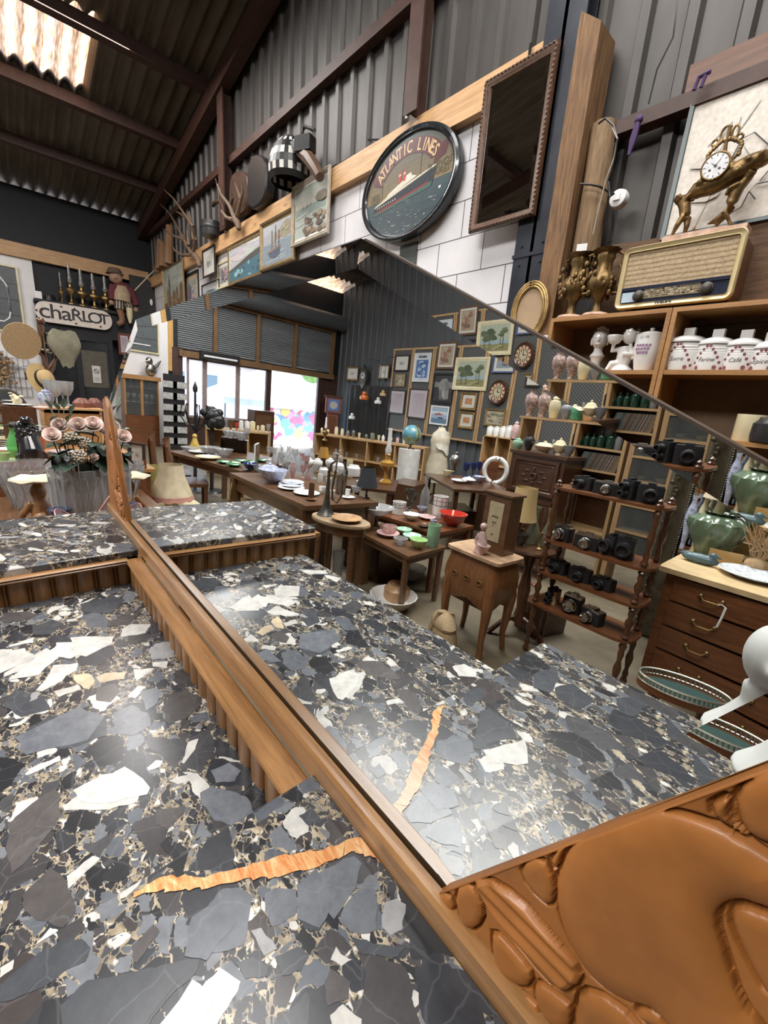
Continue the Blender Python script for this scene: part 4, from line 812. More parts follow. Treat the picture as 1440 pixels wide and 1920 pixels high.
P = at(1207, 692, 'y', YS+.10); P.z = zm; k = mpp(P); h = (692-626)*k*1.05; r = 56*k/2*.93
t = thing('coffee_pot', 'tall white china coffee pot with purple flowers against the bookcase upright', 'coffee pot', P, radians(-5)); m = M(); m.lathe([(0, 0), (r*.62, 0), (r*.66, .01), (r*.8, h*.3), (r*.92, h*.6), (r*.9, h*.88), (r*.92, h*.92), (r*.8, h*.94)], n=28); build('body', m, china, t)
m = M(); m.lathe([(r*.88, h*.93), (r*.75, h*.97), (r*.3, h*1.02), (r*.1, h*1.03), (r*.16, h*1.09), (0, h*1.12)], n=24); build('lid', m, china, t)
m = M(); handle(m, r, h, .2, .88, .6, .11); build('handle', m, china, t); m = M(); m.tube([(-r*.8, 0, h*.35), (-r*1.2, 0, h*.55), (-r*1.35, 0, h*.9)], [r*.22, r*.15, r*.1], 10); build('spout', m, china, t)
m = M(); m.cur = (.28, .14, .26)
for q in range(14):
    a = -.5+.075*q; z = h*(.55+.1*sin(q*2.1)); rr3 = r*(.91+.02*(z > h*.6)); c = Vector((rr3*sin(a), -rr3*cos(a), z)); m.flat([(.008*cos(j), .008*sin(j)) for j in range(6)], c, (cos(a), sin(a), 0), (0, 0, 1))
build('flower_spray', m, m_paint, t); m = M(); m.cur = (.08, .07, .12); m.text('CAFE', .02, (0, -r*.9, h*.83), (1, 0, 0), (0, 0, 1)); build('lettering', m, m_paint, t)
P = at(1148, 694, 'y', YS+.05); P.z = zm; pot('blue_white_jar', 'small dark blue and white jar standing between cherub and coffee pot', 'jar', Vector((P.x+.1, YS+.2, zm)), 'jar', .15, .045, mat('blue_white_glaze', (.12, .13, .3), .2, var=.9, sc=20))
P = at(1408, 798, 'y', YS+.09); P.z = 1.422; k = mpp(P); t = thing('mug', 'pale yellow mug on the lower shelf beneath the canisters', 'mug', P); m = lathe('cyl', .13, 24*k, 24); build('body', m, cream, t); m = M(); handle(m, 24*k, .13, .25, .75, .5, .12); build('handle', m, cream, t)
P = at(1446, 800, 'y', YS+.06); P.z = 1.422; pot('black_jar', 'round black jar at the photo edge beside the yellow mug', 'jar', P, 'jar', .12, .075, black_m)
# gilt urns
for i, (px, pb, pt, rz, lab) in enumerate(((1070, 588, 478, 0, 'gilt twin-handled urn on round marble foot, nearest the black pillar'), (1118, 582, 468, .4, 'gilt twin-handled urn on round marble foot, beside the radio'))):
    P = at(px, pb, 'y', YS+.09); P.z = zt; k = mpp(P); h = (pb-pt)*k; t = thing('gilt_urn', lab, 'urn', P, rz, 'pair of gilt urns'); r = h*.19
    m = M(); m.lathe([(0, 0), (r*1.15, 0), (r*1.2, h*.02), (r, h*.06), (r*.6, h*.075)], n=24); build('foot', m, mat('pink_marble', (.50, .33, .25), .3, var=.4, sc=30), t)
    m = M(); m.lathe([(r*.6, h*.07), (r*.35, h*.12), (r*.3, h*.22), (r*.36, h*.28), (r*.5, h*.31), (r*.95, h*.42), (r*1.1, h*.52), (r*.9, h*.62), (r*.6, h*.68), (r*.55, h*.82), (r*.7, h*.87), (r*.65, h*.93), (r*1.05, h*.99), (r*.85, h), (r*.5, h*.9)], n=30, rib=.06, nr=9, tw=20)
    for q in range(34): a = random.uniform(0, 6.3); z = h*random.uniform(.33, .66); m.ball((r*1.0*cos(a), r*1.0*sin(a), z), (r*.17, r*.17, r*.24), 7, 5)
    build('body', m, bronze, t)
    for s in (-1, 1):
        m = M(); m.tube([(s*r*.8, 0, h*.38), (s*r*1.35, 0, h*.36), (s*r*1.5, 0, h*.5), (s*r*1.2, 0, h*.62), (s*r*1.3, 0, h*.74), (s*r*1.1, 0, h*.78), (s*r*1.3, 0, h*.92), (s*r*.9, 0, h*.95)], [r*.12, r*.16, r*.13, r*.1, r*.14, r*.1, r*.12, r*.08], 8)
        for q in range(4): m.ball((s*r*(1.35+.12*q % .3), 0, h*(.45+.12*q)), (r*.2, r*.14, r*.26), 7, 5)
        build('handle', m, bronze, t)
# radio
A, B = at(1157, 573, 'y', YS+.03), at(1415, 405, 'y', YS+.03); rw = .545; rh = .315; P = Vector(((A.x+B.x)/2-.01, YS+.03, zt+.018))
t = thing('valve_radio', 'cream framed valve radio with cloth grille standing on the bookcase', 'radio', (P.x, P.y, zt), radians(0))
def rr_(w, h, r, n=6): return [(sx*(w/2-r)+r*cos(a0+pi/2*k/n), sz*(h/2-r)+r*sin(a0+pi/2*k/n)) for sx, sz, a0 in ((1, 1, 0), (-1, 1, pi/2), (-1, -1, pi), (1, -1, 1.5*pi)) for k in range(n+1)]
cz = .018+rh/2; m = M(); m.prism(rr_(rw-.02, rh-.02, .03), (0, .015, cz), (1, 0, 0), (0, 0, 1), (0, 1, 0), .2); build('cabinet', m, walnut, t)
def ringmesh(loops): # list of (outline, y)
    m = M(); n = len(loops[0][0])
    m.add([(x, y, cz+z) for pl, y in loops for x, z in pl], [(i*n+k, i*n+(k+1) % n, (i+1)*n+(k+1) % n, (i+1)*n+k) for i in range(len(loops)-1) for k in range(n)]); return m
build('bezel', ringmesh([(rr_(rw-.02, rh-.02, .03), .03), (rr_(rw, rh, .035), .012), (rr_(rw, rh, .035), -.002), (rr_(rw-.012, rh-.012, .03), -.012), (rr_(rw-.022, rh-.022, .026), -.006), (rr_(rw-.04, rh-.044, .018), -.002), (rr_(rw-.05, rh-.054, .014), -.006), (rr_(rw-.056, rh-.06, .012), .01)]), mat('cream_bakelite', (.56, .46, .26), .3, var=.08, coat=.3), t)
gt, nt, b = nodes('grille_cloth'); L = nt.links; wv = nd(nt, 'ShaderNodeTexWave', Scale=13, bands_direction='Z', Distortion=1.2, Detail=3); wv.inputs['Detail Scale'].default_value = 3; L.new(coord(nt, (.5, 1, 1)), wv.inputs['Vector']); r_ = ramp(nt, [(.0, (.25, .17, .09)), (.3, (.40, .29, .17)), (1, (.46, .35, .22))]); L.new(wv.outputs[0], r_.inputs[0])
n2 = nd(nt, 'ShaderNodeTexNoise', Scale=90, Detail=3); L.new(coord(nt), n2.inputs['Vector']); r2 = ramp(nt, [(.3, (.7, .7, .7)), (.6, (1, 1, 1))]); L.new(n2.outputs[0], r2.inputs[0]); mx = nd(nt, 'ShaderNodeMixRGB', blend_type='MULTIPLY', Fac=1); L.new(r_.outputs[0], mx.inputs[1]); L.new(r2.outputs[0], mx.inputs[2]); L.new(mx.outputs[0], b.inputs['Base Color']); b.inputs['Roughness'].default_value = .8
iw, ih = rw-.056, rh-.06; zb_ = cz-ih/2; zs_ = zb_+ih*.30
m = M(); m.bx((-iw/2, .004, zs_), (iw/2, .012, zb_+ih)); build('grille', m, gt, t)
m = M(); m.bx((-iw/2, .002, zb_), (iw/2, .012, zs_)); m.bx((-iw/2, -.004, zs_-.012), (iw/2, .006, zs_+.004)); dl = build('dial_panel', m, mat('navy_gloss', (.022, .026, .045), .12, coat=.5), t)
m = M(); m.bx((-iw*.27, -.001, zb_+.016), (iw*.27, .004, zs_-.016)); build('dial_glass', m, mat('dial_brown', (.16, .125, .08), .2, var=.5, sc=40), dl)
m = M(); m.cur = (.55, .47, .32)
for q in range(5): m.bx((-iw*.26, -.0018, zb_+.02+q*.0105), (iw*.26, -.001, zb_+.0212+q*.0105))
for q in range(60): x = random.uniform(-.26, .25)*iw; z = zb_+.022+.0105*random.randint(0, 4); m.bx((x, -.002, z+.002), (x+random.uniform(.004, .014), -.001, z+.007))
build('dial_scale', m, m_paint, dl)
m = M(); m.bx((-iw*.49, -.0015, zb_+.006), (-iw*.33, .004, zs_-.02)); build('dial_window', m, mat('pale_blue_window', (.42, .50, .58), .12), dl)
for s, x in ((0, -iw*.315), (1, iw*.325)): m = M(); m.lathe([(.028, 0), (.028, .006), (.022, .008), (.021, .02), (.016, .023), (0, .023)], n=24, rib=.03, nr=24); m.v = [(x+a, -c, zb_+.034+b_) for a, b_, c in m.v]; m.f = [f_[::-1] for f_ in m.f]; build('knob', m, mat('brown_knob', (.05, .045, .035), .35), t)
m = M(); m.cur = (.04, .035, .03); m.text('PHILIPS', .014, (-.02, -.0125, cz-rh/2+.017), (1, 0, 0), (0, 0, 1), sx=1.7, bold=.0012); build('maker_name', m, m_paint, t)
m = M()
for s in (-1, 1): m.bx((s*rw*.36-.02, .02, 0), (s*rw*.36+.02, .18, .03))
m_ = m
for s in (-1, 1): m = M(); m.bx((s*rw*.36-.02, .02, 0), (s*rw*.36+.02, .18, .03)); build('foot', m, black_m, t)
# gilt clock on the radio
zt2 = zt+.018+rh-.002; C0 = at(1322, 408, 'y', YS+.06); k = mpp(C0); t = thing('putti_clock', 'gilt clock carried by two cherubs on a pink marble base on the radio', 'clock', (C0.x-.0, YS+.115, zt2), radians(2)); s = 190*k/.47
def sc(m): m.v = [(x*s, y*s, z*s) for x, y, z in m.v]; return m
m = M(); m.prism([(-.165, -.05), (-.15, -.06), (.08, -.06), (.105, -.045), (.165, -.045), (.17, .04), (-.165, .04)], (0, 0, 0.004), (1, 0, 0), (0, 1, 0), (0, 0, 1), .026); build('base', sc(m), mat('pink_marble', (.50, .33, .25), .3), t)
def putto(x, f, body, arms, legs):
    m = M(); m.ball(body[2], .021, 12, 8); m.tube(body[:2]+[body[2]], [.024, .026, .014], 10)
    for a in arms: m.tube(a, [.011, .009, .007], 8)
    for l in legs: m.tube(l, [.017, .013, .008, .009], 8)
    for q in range(12): a = q*2.4; c = body[2]; m.ball((c[0]+.019*cos(a), c[1]+.017*sin(a), c[2]+.008+.006*sin(q)), .009, 6, 4)
    return m
m = putto(0, 1, [(-.1, 0, .125), (-.112, 0, .17), (-.14, -.005, .20)], [[(-.115, -.015, .18), (-.105, -.02, .2), (-.085, -.02, .215)], [(-.11, .015, .18), (-.1, .02, .21), (-.08, .02, .22)]], [[(-.105, -.012, .12), (-.12, -.02, .085), (-.135, -.015, .045), (-.15, -.02, .032)], [(-.09, .01, .12), (-.085, .005, .08), (-.09, .01, .045), (-.095, -.005, .032)]])
fuse(build('cherub', sc(m), bronze, t), .0045*s, 3)
m = putto(0, 1, [(.075, 0, .14), (.085, 0, .19), (.115, 0, .235)], [[(.09, -.02, .205), (.06, -.03, .19), (.05, -.025, .165)], [(.1, .02, .2), (.12, .02, .23), (.13, .01, .25)]], [[(.075, -.012, .135), (.06, -.02, .1), (.085, -.015, .065), (.1, -.01, .035)], [(.08, .012, .13), (.06, .015, .095), (.035, .02, .065), (.02, .02, .04)]])
m.tube([(.06, .01, .11), (.03, .02, .085), (-.005, .02, .075)], [.012, .016, .003], 8); fuse(build('cherub', sc(m), bronze, t), .0045*s, 3)
m = M(); m.tube([(-.115, 0, .2), (-.08, 0, .225), (-.02, 0, .235), (.05, 0, .255), (.11, 0, .28), (.15, 0, .29), (.165, 0, .265)], [.012, .034, .045, .043, .04, .034, .018], 14); m.ball((-.01, -.012, .285), (.062, .035, .062), 18, 12)
for q in range(26): a = random.uniform(-.11, .15); m.ball((a, random.uniform(-.04, .03), .24+a*.28+random.uniform(-.025, .03)), random.uniform(.008, .016), 7, 5)
fuse(build('case', sc(m), bronze, t), .005*s, 2)
m = M(); lp = lambda c, a, b, th: m.tube([(c[0]+a*cos(g), c[1], c[2]+b*sin(g)) for g in [2*pi*j/20 for j in range(21)]], th, 6, False)
lp((.0, 0, .355), .058, .05, .006); lp((-.012, 0, .43), .018, .03, .005); lp((.025, 0, .425), .012, .026, .005); lp((.045, 0, .40), .012, .012, .005); lp((-.045, 0, .405), .012, .012, .005); m.tube([(0, 0, .34), (-.002, 0, .4), (0, 0, .455)], [.012, .006, .009], 8)
for q in range(18): a = -.3+q*.2; m.ball((.06*cos(a)+.004*sin(q*5), 0, .35+.055*sin(a)), (.009, .008, .011), 6, 5)
build('openwork_crest', sc(m), bronze, t)
def disc(m, c, r, y, n=32): m.flat([(r*cos(2*pi*j/n), r*sin(2*pi*j/n)) for j in range(n)], (c[0], y, c[1]), (1, 0, 0), (0, 0, 1))
dc = (-.01, .288); m = M(); m.cur = (.70, .70, .72); disc(m, dc, .05, -.0520); m.cur = (.03, .03, .03)
for j in range(12): a = j*pi/6; c = (dc[0]+.041*sin(a), 0, dc[1]+.041*cos(a)); m.flat([(-.0016, -.005), (.0016, -.005), (.0016, .005), (-.0016, .005)], (c[0], -.0525, c[2]), (cos(a), 0, -sin(a)), (sin(a), 0, cos(a)))
for x in (-.018, .018): disc(m, (dc[0]+x, dc[1]-.014), .0055, -.0526, 12)
for a, l in ((.6, .032), (-.9, .022), (2.2, .01)): m.flat([(-.0016, 0), (.0016, 0), (.0008, l), (-.0008, l)], (dc[0], -.053, dc[1]), (cos(a), 0, -sin(a)), (sin(a), 0, cos(a)))
disc(m, dc, .006, -.0533, 14); build('dial', sc(m), m_paint, t)
m = M(); m.tube([(dc[0]+.052*cos(g), -.049, dc[1]+.052*sin(g)) for g in [2*pi*j/32 for j in range(33)]], .005, 8, False); build('bezel', sc(m), bronze, t)
m = M(); m.tube([(.0, 0, .24), (-.045, -.01, .06)], .0015, 5); m.ball((-.048, -.01, .055), (.006, .006, .014)); build('pendulum', sc(m), bronze, t)
# old oak beam behind, leaning tree drawing, cables
a, b_ = at(1440, 392, 'y', 2.58), at(1150, 465, 'y', 2.58); m = M(); n = 22; z1 = (a.z+b_.z)/2; x0 = at(1128, 470, 'y', 2.58).x
def beamv(u, v): x = x0+(.9-x0)*u; ww = sin(x*9)*.015+sin(x*23)*.008; g = 2*pi*v; return (x, 2.675+.06*max(-1, min(1, 1.4*cos(g)))+.4*ww*cos(g), (z1+zt)/2+(z1-zt)/2*max(-1, min(1, 1.4*sin(g)))+ww*.6)
m.grid(beamv, 40, 16); m.f.append([j*41 for j in range(16)]); m.c.append((1, 1, 1)); m.mi.append(0); m.bx((x0+.05, 2.62, zt-.05), (.9, 2.68, zt+.02)); struct('trim_oak_beam', m, m_oldoak)
TL = at(1291, 172, 'y', 2.56); BL = at(1245, 425, 'y', 2.56)
t = framed('tree_drawing', 'large pale drawing of bare branches in dark green frame behind the gilt clock', ((TL.x+BL.x)/2+.42, 2.615, z1-.02), .86, TL.z-z1+.05, 0, .022, mat('dark_green_frame', (.012, .035, .035), .3), 'sketch', lean=radians(-2))
m = M()
for pts in ([(1440, 262), (1410, 235), (1385, 248), (1360, 300)], [(1440, 330), (1415, 335), (1400, 350), (1412, 365)], [(1400, 350), (1385, 380), (1360, 395)], [(1440, 305), (1420, 330)], [(1300, 350), (1330, 335), (1345, 300)]): m.tube([tuple(at(px, py, 'y', 2.545)-Vector(((TL.x+BL.x)/2+.42, 2.615, z1-.02))) for px, py in pts], .003, 5)
for o_ in t.children:
    if o_.name.startswith('painting'): m.v = [(x, -.0125, z) for x, y_, z in m.v]; build('branches', m, mat('charcoal_line', (.12, .11, .1), .8), t)
def cable(label, pts, y, th=.006, mt_=black_m, name='cable'): return solo(name, M().tube([tuple(at(px, py, 'y', yy)) for (px, py), yy in zip(pts, y if isinstance(y, list) else [y]*len(pts))], th, 6), mt_, label, 'cable')
cable('black cable looped over the log post and running down to the beam', [(1122, 232), (1135, 222), (1150, 235), (1158, 262), (1152, 300), (1141, 340), (1143, 370), (1152, 362)], 2.5)
cable('black cable hanging from the white junction box', [(1150, 390), (1149, 420), (1146, 452), (1140, 455)], 2.66); cable('thin black cable running up the grey cladding', [(1216, 195), (1232, 130), (1262, 70), (1270, 10), (1271, -30)], 2.66, .004)
cable('black cable bound round the log post', [(1088, 345), (1108, 346), (1125, 350), (1150, 365)], [2.5, 2.5, 2.52, 2.6]); cable('pale wire coiled beside the log post', [(1148, 240), (1157, 260), (1150, 300), (1137, 335), (1125, 380), (1112, 440)], 2.49, .004, mat('grey_wire', (.28, .25, .2), .5))
P = at(1163, 376, 'y', 2.62); m = M(); m.lathe([(.05, 0), (.052, .02), (.045, .045), (.03, .05), (0, .05)], n=24); m.v = [(x, -z, y) for x, y, z in m.v]; m.bx((-.018, -.06, -.015), (.018, -.045, .015)); solo('junction_box', m, m_white, 'round white junction box hanging on black cable against cladding', 'junction box', P)
P = at(1195, 240, 'y', 2.58); m = M(); m.tube([(0, 0, .05), (-.01, 0, -.05), (-.015, -.01, -.13)], [.014, .02, .008], 6); m.ball((0, 0, .04), (.024, .02, .022), 8, 6); solo('ribbon', m, mat('purple_cloth', (.06, .03, .1), .7), 'purple ribbon tied to the steel rail', 'ribbon', P)
P = at(1316, 155, 'y', 2.56); m = M(); m.tube([(-.03, 0, -.02), (-.02, 0, .03), (.03, 0, .035)], .01, 6); m.tube([(0, 0, -.02), (.01, 0, .03)], .009, 6); solo('ribbon', m, MATS['purple_cloth'], 'purple ribbon hanging the tree drawing from the rail', 'ribbon', P)
P = at(1090, 470, 'y', 2.5); m = M(); m.box((0, 0, 0), (.06, .006, .075)); solo('paper_note', m, white_tag, 'white paper note pinned to the log post above the urns', 'note', P, .3)
# oval gilt frame
P = at(985, 598, 'y', YS+.05); C0 = at(985, 580, 'y', YS+.05); k = mpp(P); t = thing('oval_picture_frame', 'empty oval gilt frame standing at the foot of the black pillar', 'frame', (C0.x, YS+.1, C0.z))
a, b_ = 33*k, 46*k; m = M()
for d, rr2 in ((0, .011), (.016, .009), (-.014, .008)): m.tube([((a-d)*cos(g), -abs(d)*.2, (b_-d)*sin(g)) for g in [2*pi*j/40 for j in range(41)]], rr2, 8, False)
build('frame', m, gold, t); m = M(); m.flat([(a*cos(2*pi*j/36), b_*sin(2*pi*j/36)) for j in range(36)], (0, .004, 0), (1, 0, 0), (0, 0, 1)); m.flat([(a*cos(2*pi*j/36), b_*sin(2*pi*j/36)) for j in range(36)], (0, .012, 0), (-1, 0, 0), (0, 0, 1)); build('panel', m, mat('tan_card', (.36, .25, .15), .7, var=.1), t)
zf = C0.z-b_; m = M(); m.bx((xl-.28, YS, 0), (xl-.003, YS+.25, zf-.015)); solo('plinth_box', m, m_white, 'plain white box standing between pillar and bookcase', 'box')
# ================================================================ PICTURE WALL
YW = W-.076
def pic(label, tl, br, fw, fm, kind, y=YW, **k):
    a, b = at(*tl, 'y', y-.03), at(*br, 'y', y-.03); return framed('framed_picture', label, ((a.x+b.x)/2, y, b.z), abs(b.x-a.x), a.z-b.z, 0, fw, fm, kind, **k)
silver = mat('grey_cream_frame', (.40, .35, .28), .6, var=.25, sc=18); goldf = mat('olive_gilt_frame', (.27, .19, .09), .45, .5, var=.3); darkf = mat('dark_frame', (.03, .018, .012), .4); blackf = mat('black_frame', (.012, .012, .014), .35)
pic('large framed rocky shore painting in grey cream frame, nearest the oval sign', (546, 351), (613, 436), .055, silver, 'rocks', style='step', y=W-.16, inner=white_tag)
pic('framed harbour painting with a moored sailing boat, olive gilt frame', (486, 420), (549, 486), .05, goldf, 'boat', style='step', y=W-.155, inner=gold)
pic('wide framed painting of dark ridge and blue water under clouds', (425, 466), (488, 512), .035, goldf, 'winter', y=W-.155, inner=white_tag)
pic('small brown framed print with pale tall ship, hung on the beam', (377, 470), (401, 512), .03, darkf, 'print', y=W-.155)
pic('narrow cream framed sketch beside the wide ridge painting', (404, 495), (430, 534), .03, cream, 'town', mount=.05)
pic('thin black framed pale drawing just above the mirror edge', (376, 535), (409, 551), .02, blackf, 'seascape')
pic('thick black framed print of a street in purple tones', (341, 518), (372, 575), .05, blackf, 'town', mount=.07, mountc=(.5, .4, .25))
pic('tall painting of a spired town at the far end of picture wall', (303, 506), (345, 580), .035, goldf, 'castle', style='step', y=W-.155)
a, b_ = at(752, 462, 'y', YW), at(782, 480, 'y', YW); m = M(); m.bx((a.x, YW-.01, b_.z-.1), (b_.x, YW, a.z)); solo('slate_plaque', m, mat('dark_slate', (.06, .065, .06), .5), 'small dark plaque low on white panels below the oval sign', 'plaque')
# tall bevelled wall mirror
TL, TR, BL, BR = (at(*p, 'y', W-.2) for p in ((911, 152), (1050, 82), (884, 437), (1006, 406)))
x0, x1 = (TL.x+BL.x)/2, (TR.x+BR.x)/2; z0, z1_ = (BL.z+BR.z)/2, (TL.z+TR.z)/2; w_, h_ = x1-x0, z1_-z0
t = thing('wall_mirror', 'tall mirror in carved brown frame hung over white panels and pillar', 'mirror', ((x0+x1)/2, W-.2, z0)); fm = mat('carved_brown_frame', (.085, .04, .02), .4, .1, var=.4, sc=30, bump=.3)
m = M(); m.frame(w_, h_, [(0, 0), (0, .02), (.008, .032), (.022, .03), (.034, .02), (.05, .016), (.055, .006), (.055, 0)], (0, 0, h_/2)); build('frame', m, fm, t)
m = M()
for sx in (-1, 1):
    for q in range(34): m.ball((sx*(w_/2-.013), -.031, .03+q*(h_-.06)/33), (.008, .006, .012), 7, 5)
for sz in (0, 1):
    for q in range(18): m.ball((-w_/2+.03+q*(w_-.06)/17, -.031, .013+sz*(h_-.026)), (.012, .006, .008), 7, 5)
build('carving', m, fm, t)
iw, ih = w_-.11, h_-.11; bv = .03; tn = bv*math.tan(radians(4)); m = M(); po = [(-iw/2, .055), (iw/2, .055), (iw/2, h_-.055), (-iw/2, h_-.055)]; pi_ = [(x-math.copysign(bv, x), z+(bv if z < h_/2 else -bv)) for x, z in po]
m.add([(x, -.004-tn, z) for x, z in po]+[(x, -.004, z) for x, z in pi_], [(4, 5, 6, 7)]+[(i, (i+1) % 4, 4+(i+1) % 4, 4+i) for i in range(4)]); build('glass', m, mirror('silvered_glass'), t, sharp=.5)
m = M(); m.bx((-w_/2+.01, 0, .01), (w_/2-.01, .012, h_-.01)); build('backing', m, darkwood, t)
P = at(993, 105, 'y', W-.16); m = M(); m.bx((-.012, -.004, -.1), (.012, 0, .07)); m.lathe([(.004, 0), (0, .004)], n=6); solo('hanger_strap', m, chrome, 'steel hanger strap above the tall wall mirror', 'hanger', P, 0)
# oval ship sign
Ls, Rs, Ts, Bs = (at(*p, 'y', W-.17) for p in ((681, 362), (863, 300), (800, 223), (745, 452)))
C0 = Vector(((Ls.x+Rs.x)/2, W-.17, (Ts.z+Bs.z)/2)); a, b_ = (Rs.x-Ls.x)/2, (Ts.z-Bs.z)/2
t = thing('oval_sign', 'oval painted ship sign lettered Atlantic Lines in a black frame', 'sign', C0); N_ = 64
def ell(k, y): return [(a*k*cos(2*pi*j/N_), y, b_*k*sin(2*pi*j/N_)) for j in range(N_)]
m = M(); lv = [(.99, .06), (1, .02), (.995, -.012), (.96, -.022), (.92, -.012), (.905, -.014), (.885, -.004), (.88, .01)]; m.add([p for k, y in lv for p in ell(k, y)], [(i*N_+j, i*N_+(j+1) % N_, (i+1)*N_+(j+1) % N_, (i+1)*N_+j) for i in range(len(lv)-1) for j in range(N_)]); build('frame', m, mat('black_gloss_frame', (.012, .015, .018), .25, coat=.4), t)
m = M(); hor = -.1
def clipell(zlo, zhi, c, y, n=24):
    k = .89; zl_, zh_ = max(-b_*k, zlo), min(b_*k, zhi); zs = [zl_+(zh_-zl_)*i/n for i in range(n+1)]; xw_ = [a*k*sqrt(max(0, 1-(z/(b_*k))**2)) for z in zs]; m.cur = c; m.add([(x, y, z) for x, z in zip(xw_, zs)]+[(-x, y, z) for x, z in zip(xw_[::-1], zs[::-1])], [tuple(range(2*n+2))])
for i in range(12):
    f_ = i/11; c = tuple(p+(q-p)*f_ for p, q in zip((.22, .165, .085), (.028, .045, .05))); clipell(b_*(hor+(.89-hor)*i/12), b_*(hor+(.89-hor)*(i+1)/12)+.001, c, .002)
for i in range(5): clipell(b_*(-.9+.8*i/5), b_*(-.9+.8*(i+1)/5)+.001, (.03+.004*i, .045+.008*i, .055+.008*i), .002)
rnd = random.Random(4)
for q in range(60):
    z = b_*rnd.uniform(-.82, -.2); xm = a*.85*sqrt(1-(z/(b_*.89))**2); x = rnd.uniform(-xm, xm*.8); l = rnd.uniform(.02, .07); th = .002+.006*rnd.random(); m.cur = rnd.choice([(.25, .28, .26), (.16, .2, .21), (.4, .42, .38), (.10, .13, .14)])
    m.flat([(x, z), (x+l*.3, z+th), (x+l*.6, z+th*.3), (x+l, z+th), (x+l*.65, z-th*.6), (x+l*.3, z)], (0, .0015-q*1e-5, 0), (1, 0, 0), (0, 0, 1))
def pl(c, pts, y): m.cur = c; m.flat([(x*a, z*b_) for x, z in pts], (0, y, 0), (1, 0, 0), (0, 0, 1))
pl((.012, .02, .03), [(-.72, -.36), (.52, -.20), (.60, .12), (.52, .115), (-.70, -.2)], .0004); pl((.22, .03, .03), [(-.6, -.31), (.45, -.13), (.46, -.09), (-.62, -.27)], .0002); pl((.05, .11, .09), [(-.70, -.36), (.51, -.20), (.52, -.11), (-.71, -.29)], .0003)
pl((.60, .55, .42), [(-.70, -.2), (.52, .115), (.60, .125), (.56, .155), (.3, .09), (-.4, -.06), (-.66, -.16)], .0001); pl((.66, .62, .52), [(-.42, -.08), (.1, .06), (.22, .1), (.1, .16), (-.05, .13), (-.38, -.02)], -.0001); pl((.64, .62, .56), [(-.02, .1), (.12, .14), (.1, .21), (-.0, .19)], -.0002)
for x in (-.16, -.06): pl((.5, .05, .04), [(x, .1), (x+.05, .11), (x+.05, .3), (x, .28)], -.0003); pl((.6, .55, .45), [(x, .22), (x+.05, .23), (x+.05, .26), (x, .25)], -.0004)
for x, z0_, z1_ in ((-.52, -.1, .2), (.28, .1, .6)): pl((.03, .03, .03), [(x, z0_), (x+.008, z0_), (x+.008, z1_), (x, z1_)], -.0004)
for q in range(22): x = -.62+q*.05; pl((.7, .66, .5) if q < 9 else (.05, .05, .06), [(x, -.23+.15*(x+.62)*.9), (x+.018, -.23+.15*(x+.62)*.9), (x+.018, -.205+.15*(x+.62)*.9), (x, -.205+.15*(x+.62)*.9)], -.0005)
def arc(r0, r1, g0, g1, y, c, n=22): m.cur = c; A_ = [g0+(g1-g0)*i/n for i in range(n+1)]; m.add([(a*r1*cos(g), y, b_*r1*sin(g)) for g in A_]+[(a*r0*cos(g), y, b_*r0*sin(g)) for g in A_[::-1]], [tuple(range(2*n+2))])
red = (.085, .02, .025); arc(.54, .80, radians(152), radians(32), .0006, red)
for sg in (1, -1): pl(red, [(sg*x, z) for x, z in ((.52, .16), (.74, .26), (.78, .52), (.56, .42))], .0007); pl((.05, .012, .018), [(sg*x, z) for x, z in ((.46, .28), (.56, .42), (.58, .3))], .00065)
txt = 'ATLANTIC LINES'; g0, g1 = 149, 35
for i, ch in enumerate(txt):
    g = radians(g0+(g1-g0)*i/(len(txt)-1))
    if ch == ' ': continue
    u = Vector((a*sin(g), 0, -b_*cos(g))).normalized(); v = Vector((-u.z, 0, u.x)); v = v if v.z > 0 else -v; m.cur = (.62, .43, .22); m.text(ch, .125, (a*.665*cos(g), -.0006, b_*.665*sin(g)), u, v, sx=.8, bold=.002)
m.cur = (.09, .075, .05); m.text('BUENOS', .07, (.63*a, -.0006, .13*b_), (1, 0, 0), (0, 0, 1), shear=.2); m.text('-AIRES', .07, (.66*a, -.0006, .0*b_), (1, 0, 0), (0, 0, 1), shear=.2); m.text('NEW', .055, (-.68*a, -.0006, .03*b_), (1, 0, 0), (0, 0, 1), shear=.2); m.text('YORK', .055, (-.68*a, -.0006, -.06*b_), (1, 0, 0), (0, 0, 1), shear=.2)
pl((.75, .75, .75), [(.66, -.3), (.70, -.29), (.70, -.25), (.66, -.26)], -.0007); build('painted_board', m, paint('sign_paint', .3, .15, 20, .3), t)
# ================================================================ LEFT: CLUSTER BEYOND THE SIDEBOARD
ZT = .70
t = thing('side_table', 'plain wooden side table just behind the far marble slab', 'table', (-2.82, -.02, 0))
m = M(); m.bx((-.74, -.42, ZT-.03), (.74, .37, ZT)); build('tabletop', m, walnut, t)
for sx in (-1, 1):
    for sy in (-1, 1): m = M(); m.box((sx*.68, sy*.33-.02, (ZT-.03)/2), (.05, .05, ZT-.03), 0, .7); build('leg', m, walnut, t)
P = at(68, 958, 'x', -3.22); P.z = ZT; k = mpp(P); r = 50*k
m = M(); n = 60; pr = [(.5, 0), (.54, .01), (.6, .1), (.78, .55), (.93, .86), (1.0, 1.0)]; h = at(68, 868, 'x', -3.22).z-ZT
def cv(i, g): rr, z = pr[i]; q = r*rr*(1+.022*abs(sin(g*9+z*3.2))); return (q*cos(g), q*sin(g), h*z+(.018*abs(sin(g*15))*h*.35*2 if i == 5 else 0))
